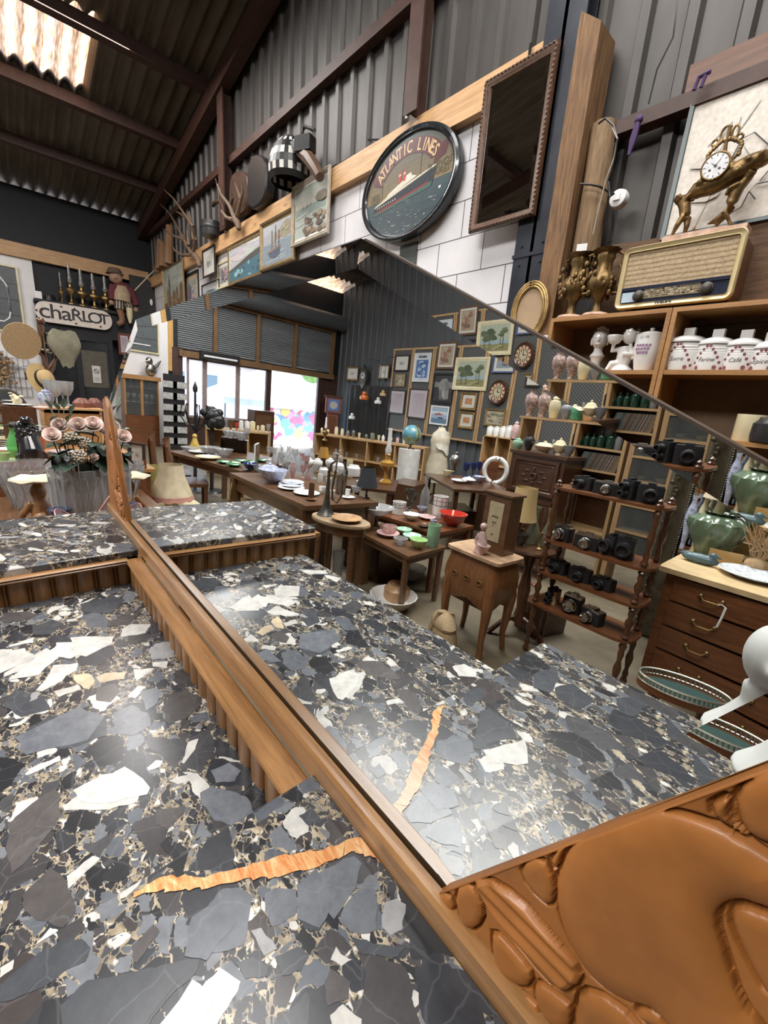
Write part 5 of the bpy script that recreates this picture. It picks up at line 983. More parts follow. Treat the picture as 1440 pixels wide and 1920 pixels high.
m.add([cv(i, 2*pi*j/n) for i in range(6) for j in range(n)], [(i*n+j, i*n+(j+1) % n, (i+1)*n+(j+1) % n, (i+1)*n+j) for i in range(5) for j in range(n)])
for q in range(18):
    g = 2*pi*q/18
    for s_ in (0, 1): m.tube([((r*(.62+.38*v)*1.02)*cos(g+s_*.35*sin(v*pi)), (r*(.62+.38*v)*1.02)*sin(g+s_*.35*sin(v*pi)), h*(.06+.86*v)) for v in [j/8 for j in range(9)]], .0045, 5)
solo('crystal_vase', m, glass('cut_crystal_vase', (.95, .95, .96), .7, .03), 'wide flared cut crystal bowl vase with zigzag rim behind the marble', 'vase', P)
P = at(155, 940, 'x', -2.55); P.z = ZT; k = mpp(P); h, r = at(155, 876, 'x', -2.55).z-ZT, 46*k
t = thing('flower_vase', 'cut glass vase holding the pink rose bouquet', 'vase', P); m = lathe('pot', h, r, 40, rib=.025, nr=20)
for q in range(14):
    g = 2*pi*q/14
    for s_ in (-1, 1): m.tube([(r*(.75+.26*v)*cos(g+s_*.4*v), r*(.75+.26*v)*sin(g+s_*.4*v), h*(.1+.8*v)) for v in (0, .33, .66, 1)], .003, 5)
build('body', m, glass('cut_crystal_vase'), t)
pinkm = mat('pale_pink_petals', (.95, .74, .68), .6, var=.15, sc=30); carn = mat('dusty_cream_petals', (.40, .35, .28), .7, var=.35, sc=60); leafm = mat('dark_leaf', (.035, .060, .042), .45, var=.4, sc=25); sage = mat('sage_leaf', (.20, .27, .23), .6, var=.3, sc=20); stemm = mat('stem_green', (.10, .14, .07), .6)
V0 = Vector(P)
def bloom(px, py, rp, kind, lab, dx=0):
    c = at(px, py, 'x', V0.x+dx); k = mpp(c); r = rp*k; t = thing('rose' if kind else 'carnation', lab, 'flower', c, 0, 'roses in the bouquet' if kind else 'small cream flowers in the bouquet')
    m = M(); d = V0-c; m.tube([(0, 0, -r*.5), (d.x*.3, d.y*.3, d.z*.3+.02), (d.x*.8, d.y*.8, d.z+h*.35)], .003, 5); build('stem', m, stemm, t); m = M()
    if kind:
        for ring, (nn, rr, op, hh) in enumerate(((5, 1.0, .75, .75), (5, .8, .5, .95), (4, .55, .3, 1.1), (3, .33, .14, 1.15))):
            for q in range(nn):
                a0 = 2*pi*q/nn+ring*.6+.3
                def pet(u, v, a0=a0, rr=rr, op=op, hh=hh): a = a0+(u-.5)*2.3; e = (1-.25*(2*u-1)**2); rad = r*rr*(.25+.75*v**.8)*(.8+.2*op*v); return (rad*cos(a), rad*sin(a), r*(-.6+hh*v*e*1.2)-r*.25*op*max(0, v-.7)*3)
                m.grid(pet, 6, 5)
        m.ball((0, 0, r*.1), r*.3, 8, 6)
    else:
        for q in range(46): a, b = q*2.4, 1-2*(q+.5)/46*.75; s_ = sqrt(1-b*b); m.ball((r*.85*s_*cos(a), r*.85*s_*sin(a), r*.7*b), r*.2, 6, 4)
    o = build('petals', m, pinkm if kind else carn, t); o.rotation_mode = 'QUATERNION'; o.rotation_quaternion = Vector((0, 0, 1)).rotation_difference((CAM-c).normalized()*.75+Vector((0, 0, .45)))
for a in ((97, 815, 16, 1, 'pale pink rose lowest on the left of the bouquet', .05), (112, 797, 15, 1, 'pale pink rose upper left behind the lowest rose'), (147, 796, 16, 1, 'full pale pink rose at the top centre of the bouquet'), (175, 795, 17, 1, 'largest pale pink rose top right of the bouquet'), (200, 806, 13, 1, 'pale pink rose tucked against the carved mirror panel'), (177, 857, 8, 1, 'small pink rosebud low on the right of bouquet', .1), (135, 822, 14, 0, 'cream flower cluster in the middle of the bouquet', .04), (158, 830, 13, 0, 'cream flower cluster under the top centre rose', .06), (148, 856, 14, 0, 'dusty cream carnation low in the bouquet over the vase rim', .1)): bloom(*a)
def leaf(m, c, d, L_, wd, curl=.2):
    c, d = Vector(c), Vector(d).normalized(); s_ = d.cross(Vector((0, 0, 1))); s_ = (s_ if s_.length > .1 else Vector((1, 0, 0))).normalized(); u = s_.cross(d)
    def fn(a, b): x = (a-.5)*2; w_ = wd*sin(pi*min(.97, b*.95+.03))**.8; return c+d*L_*b+s_*x*w_+u*(abs(x)*w_*.35-curl*L_*b*b)
    m.grid(fn, 4, 6)
m = M(); rnd = random.Random(3)
for px, py in [(120, 835), (130, 850), (165, 845), (185, 835), (195, 850), (115, 855), (140, 842), (160, 865), (190, 865), (125, 868), (175, 872), (200, 835), (150, 870), (110, 840), (165, 825), (185, 820), (140, 870), (198, 870), (118, 872)]:
    c = at(px, py, 'x', V0.x+rnd.uniform(-.03, .07)); leaf(m, tuple(c), (rnd.uniform(-.3, 1), rnd.uniform(-1, 1), rnd.uniform(-.5, .5)), rnd.uniform(.09, .15), rnd.uniform(.03, .05)); m.tube([c, (c+V0)/2+Vector((0, 0, .05)), V0+Vector((0, 0, h*.6))], .002, 4)
solo('bouquet_leaves', m, leafm, 'dark green rose leaves filling the bouquet', 'leaves')
m = M()
for st_, tips in (((118, 810), [(95, 768), (88, 752), (110, 770), (120, 765), (133, 775), (125, 790)]), ((90, 800), [(78, 800), (95, 790), (85, 806)]), ((190, 870), [(168, 838), (176, 846), (200, 842)])):
    b0 = at(*st_, 'x', V0.x)
    for px, py in tips: c = at(px, py, 'x', V0.x+rnd.uniform(-.04, .04)); m.tube([V0+Vector((0, 0, h*.7)), b0, c], .0018, 4); leaf(m, tuple(c), (c-b0).normalized()+Vector((.2, rnd.uniform(-.4, .4), .2)), .05, .017)
solo('eucalyptus_sprigs', m, sage, 'pale sage eucalyptus sprigs standing above the roses', 'leaves')
# wooden kneeling monkey holding a scalloped dish
P = at(78, 968, 'x', -2.8); k = mpp(P); s = 60*k/.16; t = thing('dish_stand', 'carved wooden kneeling figure carrying a scalloped cream dish', 'figurine', (P.x, P.y, ZT), radians(50)); w_ = wood('carved_fruitwood', (.20, .095, .035), (.40, .21, .09), 'z', .35, 5, .3)
H = at(78, 897, 'x', -2.8).z-ZT; m = M(); m.ball((0, 0, H*.72), (.034*s, .034*s, .045*s), 14, 10); m.tube([(0, 0, H*.64), (.005, 0, H*.45), (0, 0, H*.2)], [.018*s, .034*s, .042*s], 12)
m.tube([(-.02*s, -.02*s, H*.5), (-.05*s, -.04*s, H*.3), (-.09*s, -.04*s, .012)], [.018*s, .017*s, .012*s], 10); m.tube([(.03*s, -.01*s, H*.2), (.0, -.06*s, H*.12), (.03*s, -.09*s, .014)], [.032*s, .024*s, .014*s], 10); m.tube([(-.0, .02*s, H*.2), (-.06*s, .03*s, H*.1), (-.1*s, .04*s, .014)], [.032*s, .022*s, .012*s], 10); m.ball((0, 0, .02), (.06*s, .05*s, .02))
fuse(build('figure', m, w_, t), .004, 3); m = M(); rd = 39*k; n = 44
def dsh(i, j): rr, z = ((0, 0), (.5, .002), (.9, .012), (1.02, .02), (1, .024), (.85, .016), (0, .006))[i]; g = 2*pi*j/n; q = rd*rr*(1+.05*cos(g*9)*(rr > .8)); return (q*cos(g), q*sin(g), H-.02+z+.004*sin(g*5)*(rr > .8))
m.add([dsh(i, j) for i in range(7) for j in range(n)], [(i*n+j, i*n+(j+1) % n, (i+1)*n+(j+1) % n, (i+1)*n+j) for i in range(6) for j in range(n)]); build('dish', m, mat('ivory_glaze', (.62, .58, .42), .25, var=.15, coat=.3), t)
# pink glass swan bowl and bits of glass
P = at(160, 962, 'x', -2.3); P.z = ZT; k = mpp(P); r = 40*k; pinkg = glass('pink_glass', (1, .74, .74), .62); n = 40; m = M()
def sw(i, j): rr, z = ((.25, 0), (.6, .03), (.9, .25), (1, .62), (1.02, .66))[i]; g = 2*pi*j/n; return (r*rr*1.15*cos(g), r*rr*.75*sin(g), (at(160, 925, 'x', -2.3).z-ZT)*(z+.22*cos(2*g)*(i > 1)*rr*.9+.15*cos(g)*(i > 2)))
m.add([sw(i, j) for i in range(5) for j in range(n)], [(i*n+j, i*n+(j+1) % n, (i+1)*n+(j+1) % n, (i+1)*n+j) for i in range(4) for j in range(n)])
t = thing('glass_bowl', 'wavy rimmed clear and pink glass bowl beside the carved mirror panel', 'bowl', P, radians(60)); build('body', m, pinkg, t); m = M(); m.tube([sw(4, j) for j in range(n+1)], .003, 6); build('rim', m, mat('pink_glass_edge', (.55, .26, .24), .1, coat=.5), t)
m = M()
for q in range(4): m.tube([(r*.3*cos(g+q)*(1-.12*q), -r*.62, .05+r*.3*sin(g+q)*(1-.1*q)) for g in (0, .8, 1.6, 2.4, 3.2)], .003, 5)
build('scroll_decoration', m, mat('pink_glass_edge'  , (.55, .26, .24)), t)
P = at(112, 955, 'x', -2.45); P.z = ZT; m = M(); m.lathe([(.03, 0), (.045, .015), (.035, .12), (.05, .17), (0, .165)], n=8); solo('ink_bottle', m, mat('dark_blue_glass', (.02, .04, .10), .08, coat=.5), 'squat dark blue glass piece between wooden figure and pink bowl', 'glass', P)
for i, (px, py) in enumerate(((12, 968), (40, 972))): P = at(px, py, 'x', -2.4); P.z = ZT; pot('glass_dish', ('low clear glass dish at the left photo edge by the marble', 'low clear glass dish under the crystal vase')[i], 'dish', P, 'bowl', .035, .06, crystal)
# mahogany chest with crockery
ZC = .855; t = thing('chest', 'long mahogany chest with light wooden top covered in crockery', 'chest', (-4.30, -.05, 0))
m = M(); m.bx((-.75, -.47, .06), (.7, .42, ZC-.025)); build('body', m, mahog, t); m = M(); m.bx((-.78, -.50, ZC-.025), (.73, .45, ZC)); build('top', m, shelfwood, t)
for q in range(3): m = M(); m.bx((.7, -.44, .1+q*.28), (.715, .40, .36+q*.28)); d_ = build('drawer', m, mahog, t); m = M(); m.tube([(.715, -.08, .23+q*.28), (.74, -.05, .22+q*.28), (.74, .05, .22+q*.28), (.715, .08, .23+q*.28)], .006, 6); build('handle', m, brass, d_)
P = at(60, 868, 'z', ZC); k = mpp(P); s = 75*k/.30; m = M(); m.tube([(0, .03, .0), (0, .03, .1), (0, .0, .18), (0, -.02, .22)], [.07, .075, .06, .045], 14); m.ball((0, -.055, .265), (.048, .06, .046), 16, 10); m.ball((0, -.12, .25), (.022, .035, .02)); m.ball((0, -.015, .215), (.068, .06, .04), 14, 10)
for sx in (-1, 1): m.ball((sx*.048, -.03, .255), (.016, .028, .045)); m.tube([(sx*.035, -.04, .16), (sx*.035, -.06, .07), (sx*.035, -.06, .01)], [.026, .02, .02], 10); m.tube([(sx*.055, .04, .06), (sx*.065, -.02, .045), (sx*.06, -.05, .012)], [.035, .026, .018], 10)
for q in range(34): a = q*2.4; z = .16+.1*(q/34); m.ball((.058*cos(a), -.01+.05*sin(a), z), .017, 6, 5)
m.ball((0, .0, .315), (.04, .04, .03)); m.v = [(x*s, y*s, z*s) for x, y, z in m.v]; o = solo('dog_figurine', m, mat('black_glaze', (.012, .012, .015), .22, coat=.4), 'black sitting poodle figurine behind the crystal vase', 'figurine', P, radians(-70)); fuse(o, .005, 2)
for q in range(6): P = at(24, 852, 'z', ZC); pot('plate', ['lowest', 'second', 'third', 'fourth', 'fifth', 'topmost'][q]+' plate of the cream stack at the left edge', 'plate', (P.x-.25, P.y, ZC+.016*q), 'plate', .022, .125, cream if q % 2 else china, 'stack of cream plates')
P = at(8, 868, 'z', ZC); pot('saucer', 'green saucer under the green cup at the left edge', 'saucer', P, 'plate', .02, .085, mat('celadon', (.34, .45, .24), .25)); pot('teacup', 'pale green teacup on its saucer at the left edge', 'cup', (P.x, P.y, ZC+.012), 'cup', .06, .042, MATS['celadon'])
for q, (px, py, dx) in enumerate(((20, 858, -.5), (95, 862, -.35))): P = at(px, py, 'z', ZC); pot('bowl', ('pale shallow dish behind the green teacup', 'orange and green dish between poodle and bouquet')[q], 'dish', (P.x+dx*.3, P.y, ZC), 'bowl', .05, .1, (china, mat('orange_glaze', (.5, .18, .06), .3, var=.5, sc=15))[q])
for q in range(5): P = at(122, 868, 'z', ZC); pot('plate', ('lowest', 'second', 'third', 'fourth', 'topmost')[q]+' plate of the pink edged stack beside the flower vase', 'plate', (P.x-.1, P.y, ZC+.014*q), 'plate', .02, .09, mat('pink_white_glaze', (.6, .45, .43), .3, var=.3, sc=25), 'stack of pink edged plates')
# light oak drawer box with goblets
XB = -4.95; A, B = at(76, 763, 'x', XB), at(190, 763, 'x', XB); yb = (A.y+B.y)/2; wd = B.y-A.y; zt_b = A.z
t = thing('drawer_box', 'light oak drawer box on the chest carrying crystal goblets', 'box', (XB-.15, yb, ZC)); hh = zt_b-ZC
for nm, a, b in (('side_panel', (-.15, -wd/2, 0), (.15, -wd/2+.02, hh-.015)), ('side_panel', (-.15, wd/2-.02, 0), (.15, wd/2, hh-.015)), ('top', (-.16, -wd/2-.01, hh-.018), (.165, wd/2+.01, hh)), ('drawer', (-.14, -wd/2+.022, .01), (.14, wd/2-.022, hh-.05)), ('back', (-.15, -wd/2+.02, 0), (-.14, wd/2-.02, hh-.02))): m = M(); m.bx(a, b); build(nm, m, m_piney if nm != 'drawer' else shelfwood, t)
for q, (px, py) in enumerate(((98, 758), (108, 762), (120, 760), (129, 761))): P = at(px, py, 'z', zt_b); k = mpp(P); pot('crystal_goblet', ORD[q]+' from the left of four crystal goblets on the oak box', 'goblet', P, 'goblet', 44*k, 11*k, crystal, 'crystal goblets on the oak box', 0, 20, rib=.05, nr=10)
P = at(88, 760, 'z', zt_b); k = mpp(P); pot('ginger_jar', 'round blue and white lidded jar left of the goblets', 'jar', P, 'ginger', 30*k, 13*k, mat('delft_glaze', (.42, .45, .60), .2, var=.7, sc=30))
for q, (px, wd_) in enumerate(((155, 24), (178, 20))): P = at(px, 764, 'z', zt_b); k = mpp(P); m = M(); m.lathe([(0, 0), (wd_*k/2*1.1, 0), (wd_*k/2*1.2, 8*k), (wd_*k/2*.9, 13*k), (wd_*k/4, 17*k), (0, 17*k)], n=20, rib=.08, nr=10); solo('carved_box', m, mat('red_brown_carving', (.19, .07, .05), .5, var=.6, sc=40), ('red brown carved lidded pot beside the goblets', 'red brown carved lidded pot at the right end of the oak box')[q], 'pot', P)
P = at(76, 768, 'z', zt_b); pot('pink_dish', 'flat pink dish on the left end of the oak box', 'dish', P, 'plate', .02, .05, pinkm)
redg = glass('red_cut_glass', (1, .30, .16), .35)
for q, (px, wd_) in enumerate(((49, 22), (70, 20))): P = at(px, 806, 'x', -4.4); P.z = ZC; k = mpp(P); m = M(); m.lathe([(wd_*k*.42, 0), (wd_*k*.46, 30*k*.3), (wd_*k*.52, 34*k)], n=8, rib=.03, nr=8); m.tube([(wd_*k*.52*cos(g), wd_*k*.52*sin(g), 34*k) for g in [2*pi*j/16 for j in range(17)]], .004, 6); solo('red_glass_vase', m, redg, ('red cut glass pot nearer the green bird decanter', 'red cut glass pot next to the oak box')[q], 'pot', P)
P = at(26, 805, 'x', -4.25); P.z = ZC; k = mpp(P); t = thing('bird_decanter', 'green glass bird decanter with black head and handle', 'decanter', P); m = M(); m.lathe([(0, 0), (.05, .0), (.055, .03), (.06, .09), (.04, .15), (.025, .2), (.03, .22)], n=20); build('body', m, glass('green_glass', (.25, .95, .25), .4), t); m = M(); m.ball((0, 0, .235), (.035, .03, .03)); m.tube([(.02, -.02, .24), (.05, -.06, .235)], [.012, .003]); m.tube([(-.02, .02, .23), (-.06, .05, .17), (-.05, .04, .06)], .008, 8); build('head', m, black_m, t)
# arched mirror, tray and cow dish on a dark stand
XM = -5.0; A, B = at(-25, 785, 'x', XM), at(62, 785, 'x', XM); P = Vector((XM, (A.y+B.y)/2, ZC)); wd = B.y-A.y; ht = at(20, 730, 'x', XM).z-ZC
t = thing('arched_mirror', 'dark arched dressing mirror standing behind the green bird', 'mirror', P, pi/2); pts = [(-wd/2, 0), (wd/2, 0)]+[(wd/2*cos(a), ht*.45+ht*.55*sin(a)) for a in [pi*j/16 for j in range(17)]]; m = M(); m.prism(pts, (0, 0, 0), (1, 0, 0), (0, 0, 1), (0, 1, 0), .03); build('frame', m, mat('grey_pewter', (.12, .11, .10), .35, .6), t); m = M(); m.flat([(x*.86, .03+z*.9) for x, z in pts], (0, -.003, 0), (1, 0, 0), (0, 0, 1)); build('glass', m, mirror('silvered_glass'), t)
A = at(33, 758, 'x', XM+.28); m = M(); m.bx((XM+.1, A.y-.11, ZC), (XM+.42, A.y+.11, A.z-.012)); solo('dark_box', m, darkwood, 'dark wooden box under the tray with the yellow cow', 'box')
pot('tray', 'thin pale oval tray under the yellow cow dish', 'tray', (XM+.26, A.y, A.z-.012), 'plate', .012, .1, china); m = M(); m.ball((0, 0, .03), (.05, .035, .03)); m.ball((.03, 0, .05), (.025, .022, .02))
for sy in (-1, 1): m.ball((.02, sy*.03, .065), (.01, .018, .008)); m.tube([(.02, sy*.02, 0), (.02, sy*.02, .03)], .009); m.tube([(-.03, sy*.02, 0), (-.03, sy*.02, .03)], .009)
m.ball((.055, 0, .042), (.014, .016, .013)); solo('cow_dish', m, cream, 'pale yellow cow shaped dish on the oval tray', 'dish', (XM+.26, A.y, A.z+.001))
# coat stand with hats
XR = -6.2; P = at(88, 700, 'x', XR); t = thing('coat_stand', 'dark bentwood coat stand hung with hats and a bag', 'coat stand', (P.x, P.y, 0)); loc = lambda px, py, dx=0: tuple(at(px, py, 'x', XR+dx)-Vector((P.x, P.y, 0)))
m = M(); top = loc(76, 602); m.tube([(0, 0, 0), loc(92, 760), loc(86, 690), loc(78, 640), top], [.035, .032, .03, .028, .02], 12); m.ball(top, .04); build('post', m, darkwoodz, t)
for pts in ([(90, 700), (80, 668), (60, 648), (48, 630), (52, 618), (62, 623)], [(90, 710), (100, 690), (105, 660), (98, 640), (92, 628), (88, 645)], [(88, 705), (75, 690), (58, 685), (48, 700), (50, 712)], [(70, 655), (88, 657), (108, 657)], [(92, 690), (104, 672), (112, 655), (106, 632), (96, 626)]): m = M(); m.tube([loc(px, py, .05) for px, py in pts], .016, 8); build('arm', m, darkwoodz, t)
for q in range(4): a = q*pi/2+.4; m = M(); m.tube([(0, 0, .35), (.18*cos(a), .18*sin(a), .2), (.3*cos(a), .3*sin(a), .015)], .018, 8); build('leg', m, darkwoodz, t)
def hat(label, px, py, rp, crown, tilt, mt_, yaw=0):
    c = at(px, py, 'x', XR+.12); k = mpp(c); r = rp*k; t = thing('straw_hat', label, 'hat', c); m = M(); m.lathe([(r, 0), (r*1.01, .006), (r*.6, .012), (r*.56, .03), (r*.5, crown), (r*.3, crown+.02), (0, crown+.022)], n=36, sy=.9); o = build('body', m, mt_, t); m = M(); m.lathe([(r*.59, .012), (r*.585, .045), (r*.56, .047)], n=36, sy=.9); b_ = build('band', m, black_m, t); t.rotation_euler = (tilt[0], tilt[1], yaw); return t
hat('big round straw hat hooked high on the coat stand', 41, 640, 33, .1, (radians(10), radians(-75), 0), straw); hat('wide tan straw hat hanging low on the coat stand', 78, 712, 30, .09, (radians(-20), radians(70), 0), mat('tan_straw', (.45, .32, .15), .75, var=.2, sc=60), .3)
P = at(126, 655, 'x', XR+.1); k = mpp(P); m = M()
def bag(u, v): g = 2*pi*u; r = (.5+.5*sin(pi*min(1, v*1.15+.12)))*(1-.75*max(0, v-.75)*2); return (.05*r*cos(g), (28*k*r)*sin(g)*(.9+.15*sin(3*g)), (.5-v)*64*k+.012*sin(4*g+v*5))
m.grid(bag, 24, 10); m.tube([(0, -26*k, 22*k), (.02, -33*k, 26*k), (.02, -33*k, -8*k), (0, -24*k, -10*k)], .012, 6); solo('khaki_bag', m, mat('khaki_canvas', (.19, .175, .12), .8, var=.35, sc=9, bump=.3), 'crumpled khaki canvas bag hanging from the coat stand', 'bag', P)
# wire rack and dried flowers on the white panel
m = M(); a, b = at(-10, 668, 'x', D+.09), at(62, 745, 'x', D+.09)
for q in range(7): y = a.y+(b.y-a.y)*q/6; m.tube([(D+.09, y, b.z), (D+.09, y, a.z)], .006, 5)
for q in range(5): z = b.z+(a.z-b.z)*q/4; m.tube([(D+.095, a.y, z), (D+.095, b.y, z)], .006, 5)
m.tube([(D+.12, a.y+.5+.25*cos(g), (a.z+b.z)/2+.25*sin(g)) for g in [pi*j/10 for j in range(11)]], .007, 5); solo('wire_rack', m, mat('thin_steel_wire', (.30, .30, .31), .4, .6), 'thin wire rack fixed on the white far wall panel', 'rack')
c = at(3, 695, 'x', D+.25); m = M(); rnd = random.Random(8)
for q in range(120): m.ball((rnd.gauss(0, .06), rnd.gauss(0, .08), rnd.uniform(-.3, .35)), rnd.uniform(.02, .04), 6, 4)
kd = solo('dried_flowers', m, mat('dried_brown', (.30, .19, .10), .9, var=.5, sc=20), 'bunch of dried brown flowers hanging at the left photo edge', 'dried flowers', c); kd['kind'] = 'stuff'
a, b = at(0, 655, 'x', D+.07), at(10, 662, 'x', D+.07); framed('framed_picture', 'small blue and white framed picture low on the white far panel', (D+.062, a.y-.12, a.z-.35), .4, .35, pi/2, .03, m_white, 'seascape')
# shuttered dark panel on white wall
a, b = at(-30, 488, 'x', D+.06), at(43, 626, 'x', D+.06); c = at(33, 560, 'x', D+.06); w_, h_ = 3.0, a.z-b.z-.0; t = thing('wall_panel', 'dark slatted shutter panel with white curved line on the far white wall', 'panel', (D+.06, at(40, 560, 'x', D+.06).y-w_/2, b.z), pi/2)
m = M(); m.frame(w_, h_, [(0, 0), (0, .03), (.035, .03), (.035, 0)], (0, 0, h_/2)); build('frame', m, cream, t); m = M()
for q in range(4): m.bx((-w_/2+.035, -.012, .04+q*(h_-.08)/4), (w_/2-.035, 0, .03+(q+1)*(h_-.08)/4))
build('slat_panel', m, mat('slate_grey_boards', (.085, .095, .10), .4), t); m = M(); i_ = .2; pts = [(w_/2-i_-.2, h_-.2), (w_/2-i_-.1, h_-.24), (w_/2-i_-.02, h_-.36), (w_/2-i_, h_-.42), (w_/2-i_, .4), (w_/2-i_-.03, .28), (w_/2-i_-.12, .2), (-w_/2+.2, .18)]; m.tube([(x, -.016, z) for x, z in [(-w_/2+.2, h_-.2)]+pts], .016, 6); build('line_decoration', m, m_white, t)
# CHARLOT sign, lamps, puppet and notices on the black shop front
A, B = at(65, 582, 'x', D+.44), at(210, 604, 'x', D+.44); zc = (at(137, 572, 'x', D+.44).z+at(137, 612, 'x', D+.44).z)/2; L_ = B.y-A.y; h_ = at(137, 574, 'x', D+.44).z-at(137, 611, 'x', D+.44).z
t = thing('shop_sign', 'long round ended white board lettered Charlot in black', 'sign', (D+.43, (A.y+B.y)/2, zc), pi/2); m = M(); m.prism(rr_(L_, h_, h_*.49, 10), (0, 0, 0), (1, 0, 0), (0, 0, 1), (0, -1, 0), .025); build('board', m, mat('old_cream_board', (.62, .55, .49), .6, var=.1), t)
m = M(); m.cur = (.02, .017, .02)
for ch, x, sz in zip('chaRLOT', (-.385, -.245, -.11, .02, .145, .265, .39), (1.05, 1, 1, .8, .8, .8, .75)): m.text(ch, h_*sz, (x*L_, -.027, h_*.02), (1, 0, 0), (0, 0, 1), sx=1.12, bold=.003)
build('lettering', m, m_paint, t)
m = M()
for x, z in ((-.17, .36), (0, .36), (.36, .3), (-.48, 0), (0, -.38), (.33, -.36)): m.ball((x*L_, -.027, z*h_), .02, 8, 5)
build('bolts', m, mat('rusty_bolt', (.12, .06, .03), .6, .6), t)
lampg = glass('smoky_lamp_glass', (.82, .80, .76), .55)
for q, (px, pb, pt, wp) in enumerate(((117, 566, 516, 9), (135, 569, 503, 16), (156, 573, 513, 20), (178, 576, 520, 19), (200, 579, 524, 19))):
    P = at(px, pb, 'x', D+.28); P.z = zl; k = mpp(P); h = (pb-pt)*k*1.05; r = wp*k/2; t = thing('oil_lamp', ORD[q]+' from the left of five oil lamps above the Charlot sign', 'oil lamp', P, 0, 'oil lamps above the shop sign')
    build('base', lathe('oillamp', h, r, 18), brass, t); build('chimney', lathe('chimney', h, r, 14), lampg, t)
P = at(72, 560, 'x', D+.34); P.z = zl; m = M(); m.bx((-.02, -.06, 0), (.05, .06, .14)); solo('white_speaker', m, m_white, 'small white speaker box at the left end of the lamp shelf', 'speaker', P); m = M(); m.lathe([(0, 0), (.12, 0), (.12, .1), (.1, .13), (0, .14)], n=20); P = at(92, 565, 'x', D+.2); P.z = zl; solo('black_tin', m, black_m, 'low black tin between white speaker and first oil lamp', 'tin', P)
# puppet hanging from the beam
P = at(232, 565, 'x', D+.5); k = mpp(P); t = thing('puppet', 'hanging puppet in dark red coat and striped breeches with a peg leg', 'puppet', P, pi/2); u = k
def X_(a, b): return ((a-232)*k, 0, (565-b)*k)
skin = mat('worn_skin_paint', (.36, .22, .15), .6); m = M(); m.ball(X_(222, 527), (11*u, 10*u, 11*u), 16, 12); m.ball((X_(222, 527)[0]-2*u, -9*u, X_(222, 529)[2]), (3*u, 3.5*u, 3*u)); m.tube([X_(224, 536), X_(228, 545)], 4*u); build('head', m, skin, t)
m = M(); m.lathe([(12*u, 0), (12*u, 3*u), (9*u, 8*u), (0, 9*u)], X_(221, 520), 20); m.box(X_(221, 521), (26*u, 20*u, 1.5*u)); build('hat', m, mat('brown_felt', (.13, .08, .06), .8), t)
m = M(); m.tube([X_(230, 540), X_(230, 552), X_(229, 566)], [9*u, 14*u, 14*u], 16); build('shirt', m, mat('tan_cloth', (.40, .29, .19), .8), t)
m = M(); m.tube([X_(218, 541), X_(214, 553), X_(213, 565)], [7*u, 6*u, 5*u], 10); m.tube([X_(242, 541), X_(249, 554), X_(252, 568)], [7*u, 6*u, 6*u], 10); m.tube([X_(219, 540), X_(230, 538), X_(242, 540)], [5*u, 6*u, 5*u], 10); build('coat', m, mat('dark_red_cloth', (.12, .025, .035), .8), t)
for c_ in (X_(212, 571), X_(251, 576)): m = M(); m.ball(c_, 4.5*u); build('hand', m, skin, t)
m = M(); n = 20
for c0, c1 in ((X_(225, 565), X_(224, 580)), (X_(236, 565), X_(240, 574))):
    for j in range(n):
        m.cur = (.03, .025, .03) if j % 2 else (.42, .34, .26); a0, a1 = 2*pi*j/n, 2*pi*(j+1)/n; m.add([(c[0]+8*u*cos(a), 8*u*sin(a), c[2]) for c in (c0, c1) for a in (a0, a1)], [(0, 1, 3, 2)])
build('breeches', m, m_paint, t)
m = M(); m.tube([X_(224, 580), X_(227, 595), X_(226, 602), X_(219, 607)], [6*u, 5*u, 5*u, 4*u], 10); build('boot', m, mat('brown_boot', (.20, .10, .05), .6), t); m = M(); m.tube([X_(240, 574), X_(240, 590), X_(240, 602)], [6*u, 5*u, 2*u], 10); build('peg_leg', m, cream, t)
m = M(); m.tube([(X_(206, 578)[0], -5*u, X_(206, 578)[2]), X_(213, 572)], 1.2*u, 6); build('hook', m, chrome, t)
P = at(276, 550, 'x', D+.5); m = M(); a, b = at(252, 545, 'x', D+.5), at(288, 508, 'x', D+.5); m.tube([a, b], .015, 6); solo('white_cane', m, mat('cream_cane', (.55, .46, .36), .5), 'pale cane slanting from puppet up to the pine beam', 'cane')
a, b = at(180, 686, 'x', D+.36), at(184, 718, 'x', D+.36); t = thing('notice', 'white no smoking notice on the dark shop door', 'notice', (D+.345, a.y, b.z), pi/2); h_ = a.z-b.z; w_ = .16; m = M(); m.cur = (.62, .61, .58); m.bx((-w_/2, -.004, 0), (w_/2, 0, h_)); m.cur = (.05, .05, .05); m.tube([(.05*cos(g), -.006, h_*.68+.05*sin(g)) for g in [2*pi*j/16 for j in range(17)]], .006, 5, False); m.tube([(-.035, -.006, h_*.68+.035), (.035, -.006, h_*.68-.035)], .006, 5)
m.bx((-.03, -.006, h_*.67), (.03, -.004, h_*.69))
for q in range(3): m.bx((-.055, -.005, h_*(.12+.08*q)), (.055, -.004, h_*(.14+.08*q)))
build('sheet', m, m_paint, t)
a, b = at(232, 625, 'x', D+.36), at(232, 665, 'x', D+.36); framed('framed_picture', 'small red brown framed picture right of the shop door', (D+.35, a.y, b.z), .26, a.z-b.z, pi/2, .05, mat('red_brown_frame', (.13, .04, .025), .4), 'letter')
a, b = at(268, 548, 'x', D+.5), at(268, 590, 'x', D+.5); t = thing('arched_blackboard', 'tall black arched panel leaning right of the puppet', 'panel', (D+.5, a.y, b.z-.3), pi/2); m = M(); m.prism([(-.26, 0), (.26, 0), (.26, .9), (.1, 1.1), (-.26, 1.1)], (0, 0, 0), (1, 0, 0), (0, 0, 1), (0, 1, 0), .03); build('board', m, black_m, t); m = M(); m.ball((.16, -.01, .6), (.03, .01, .07)); build('white_mark', m, m_white, t)
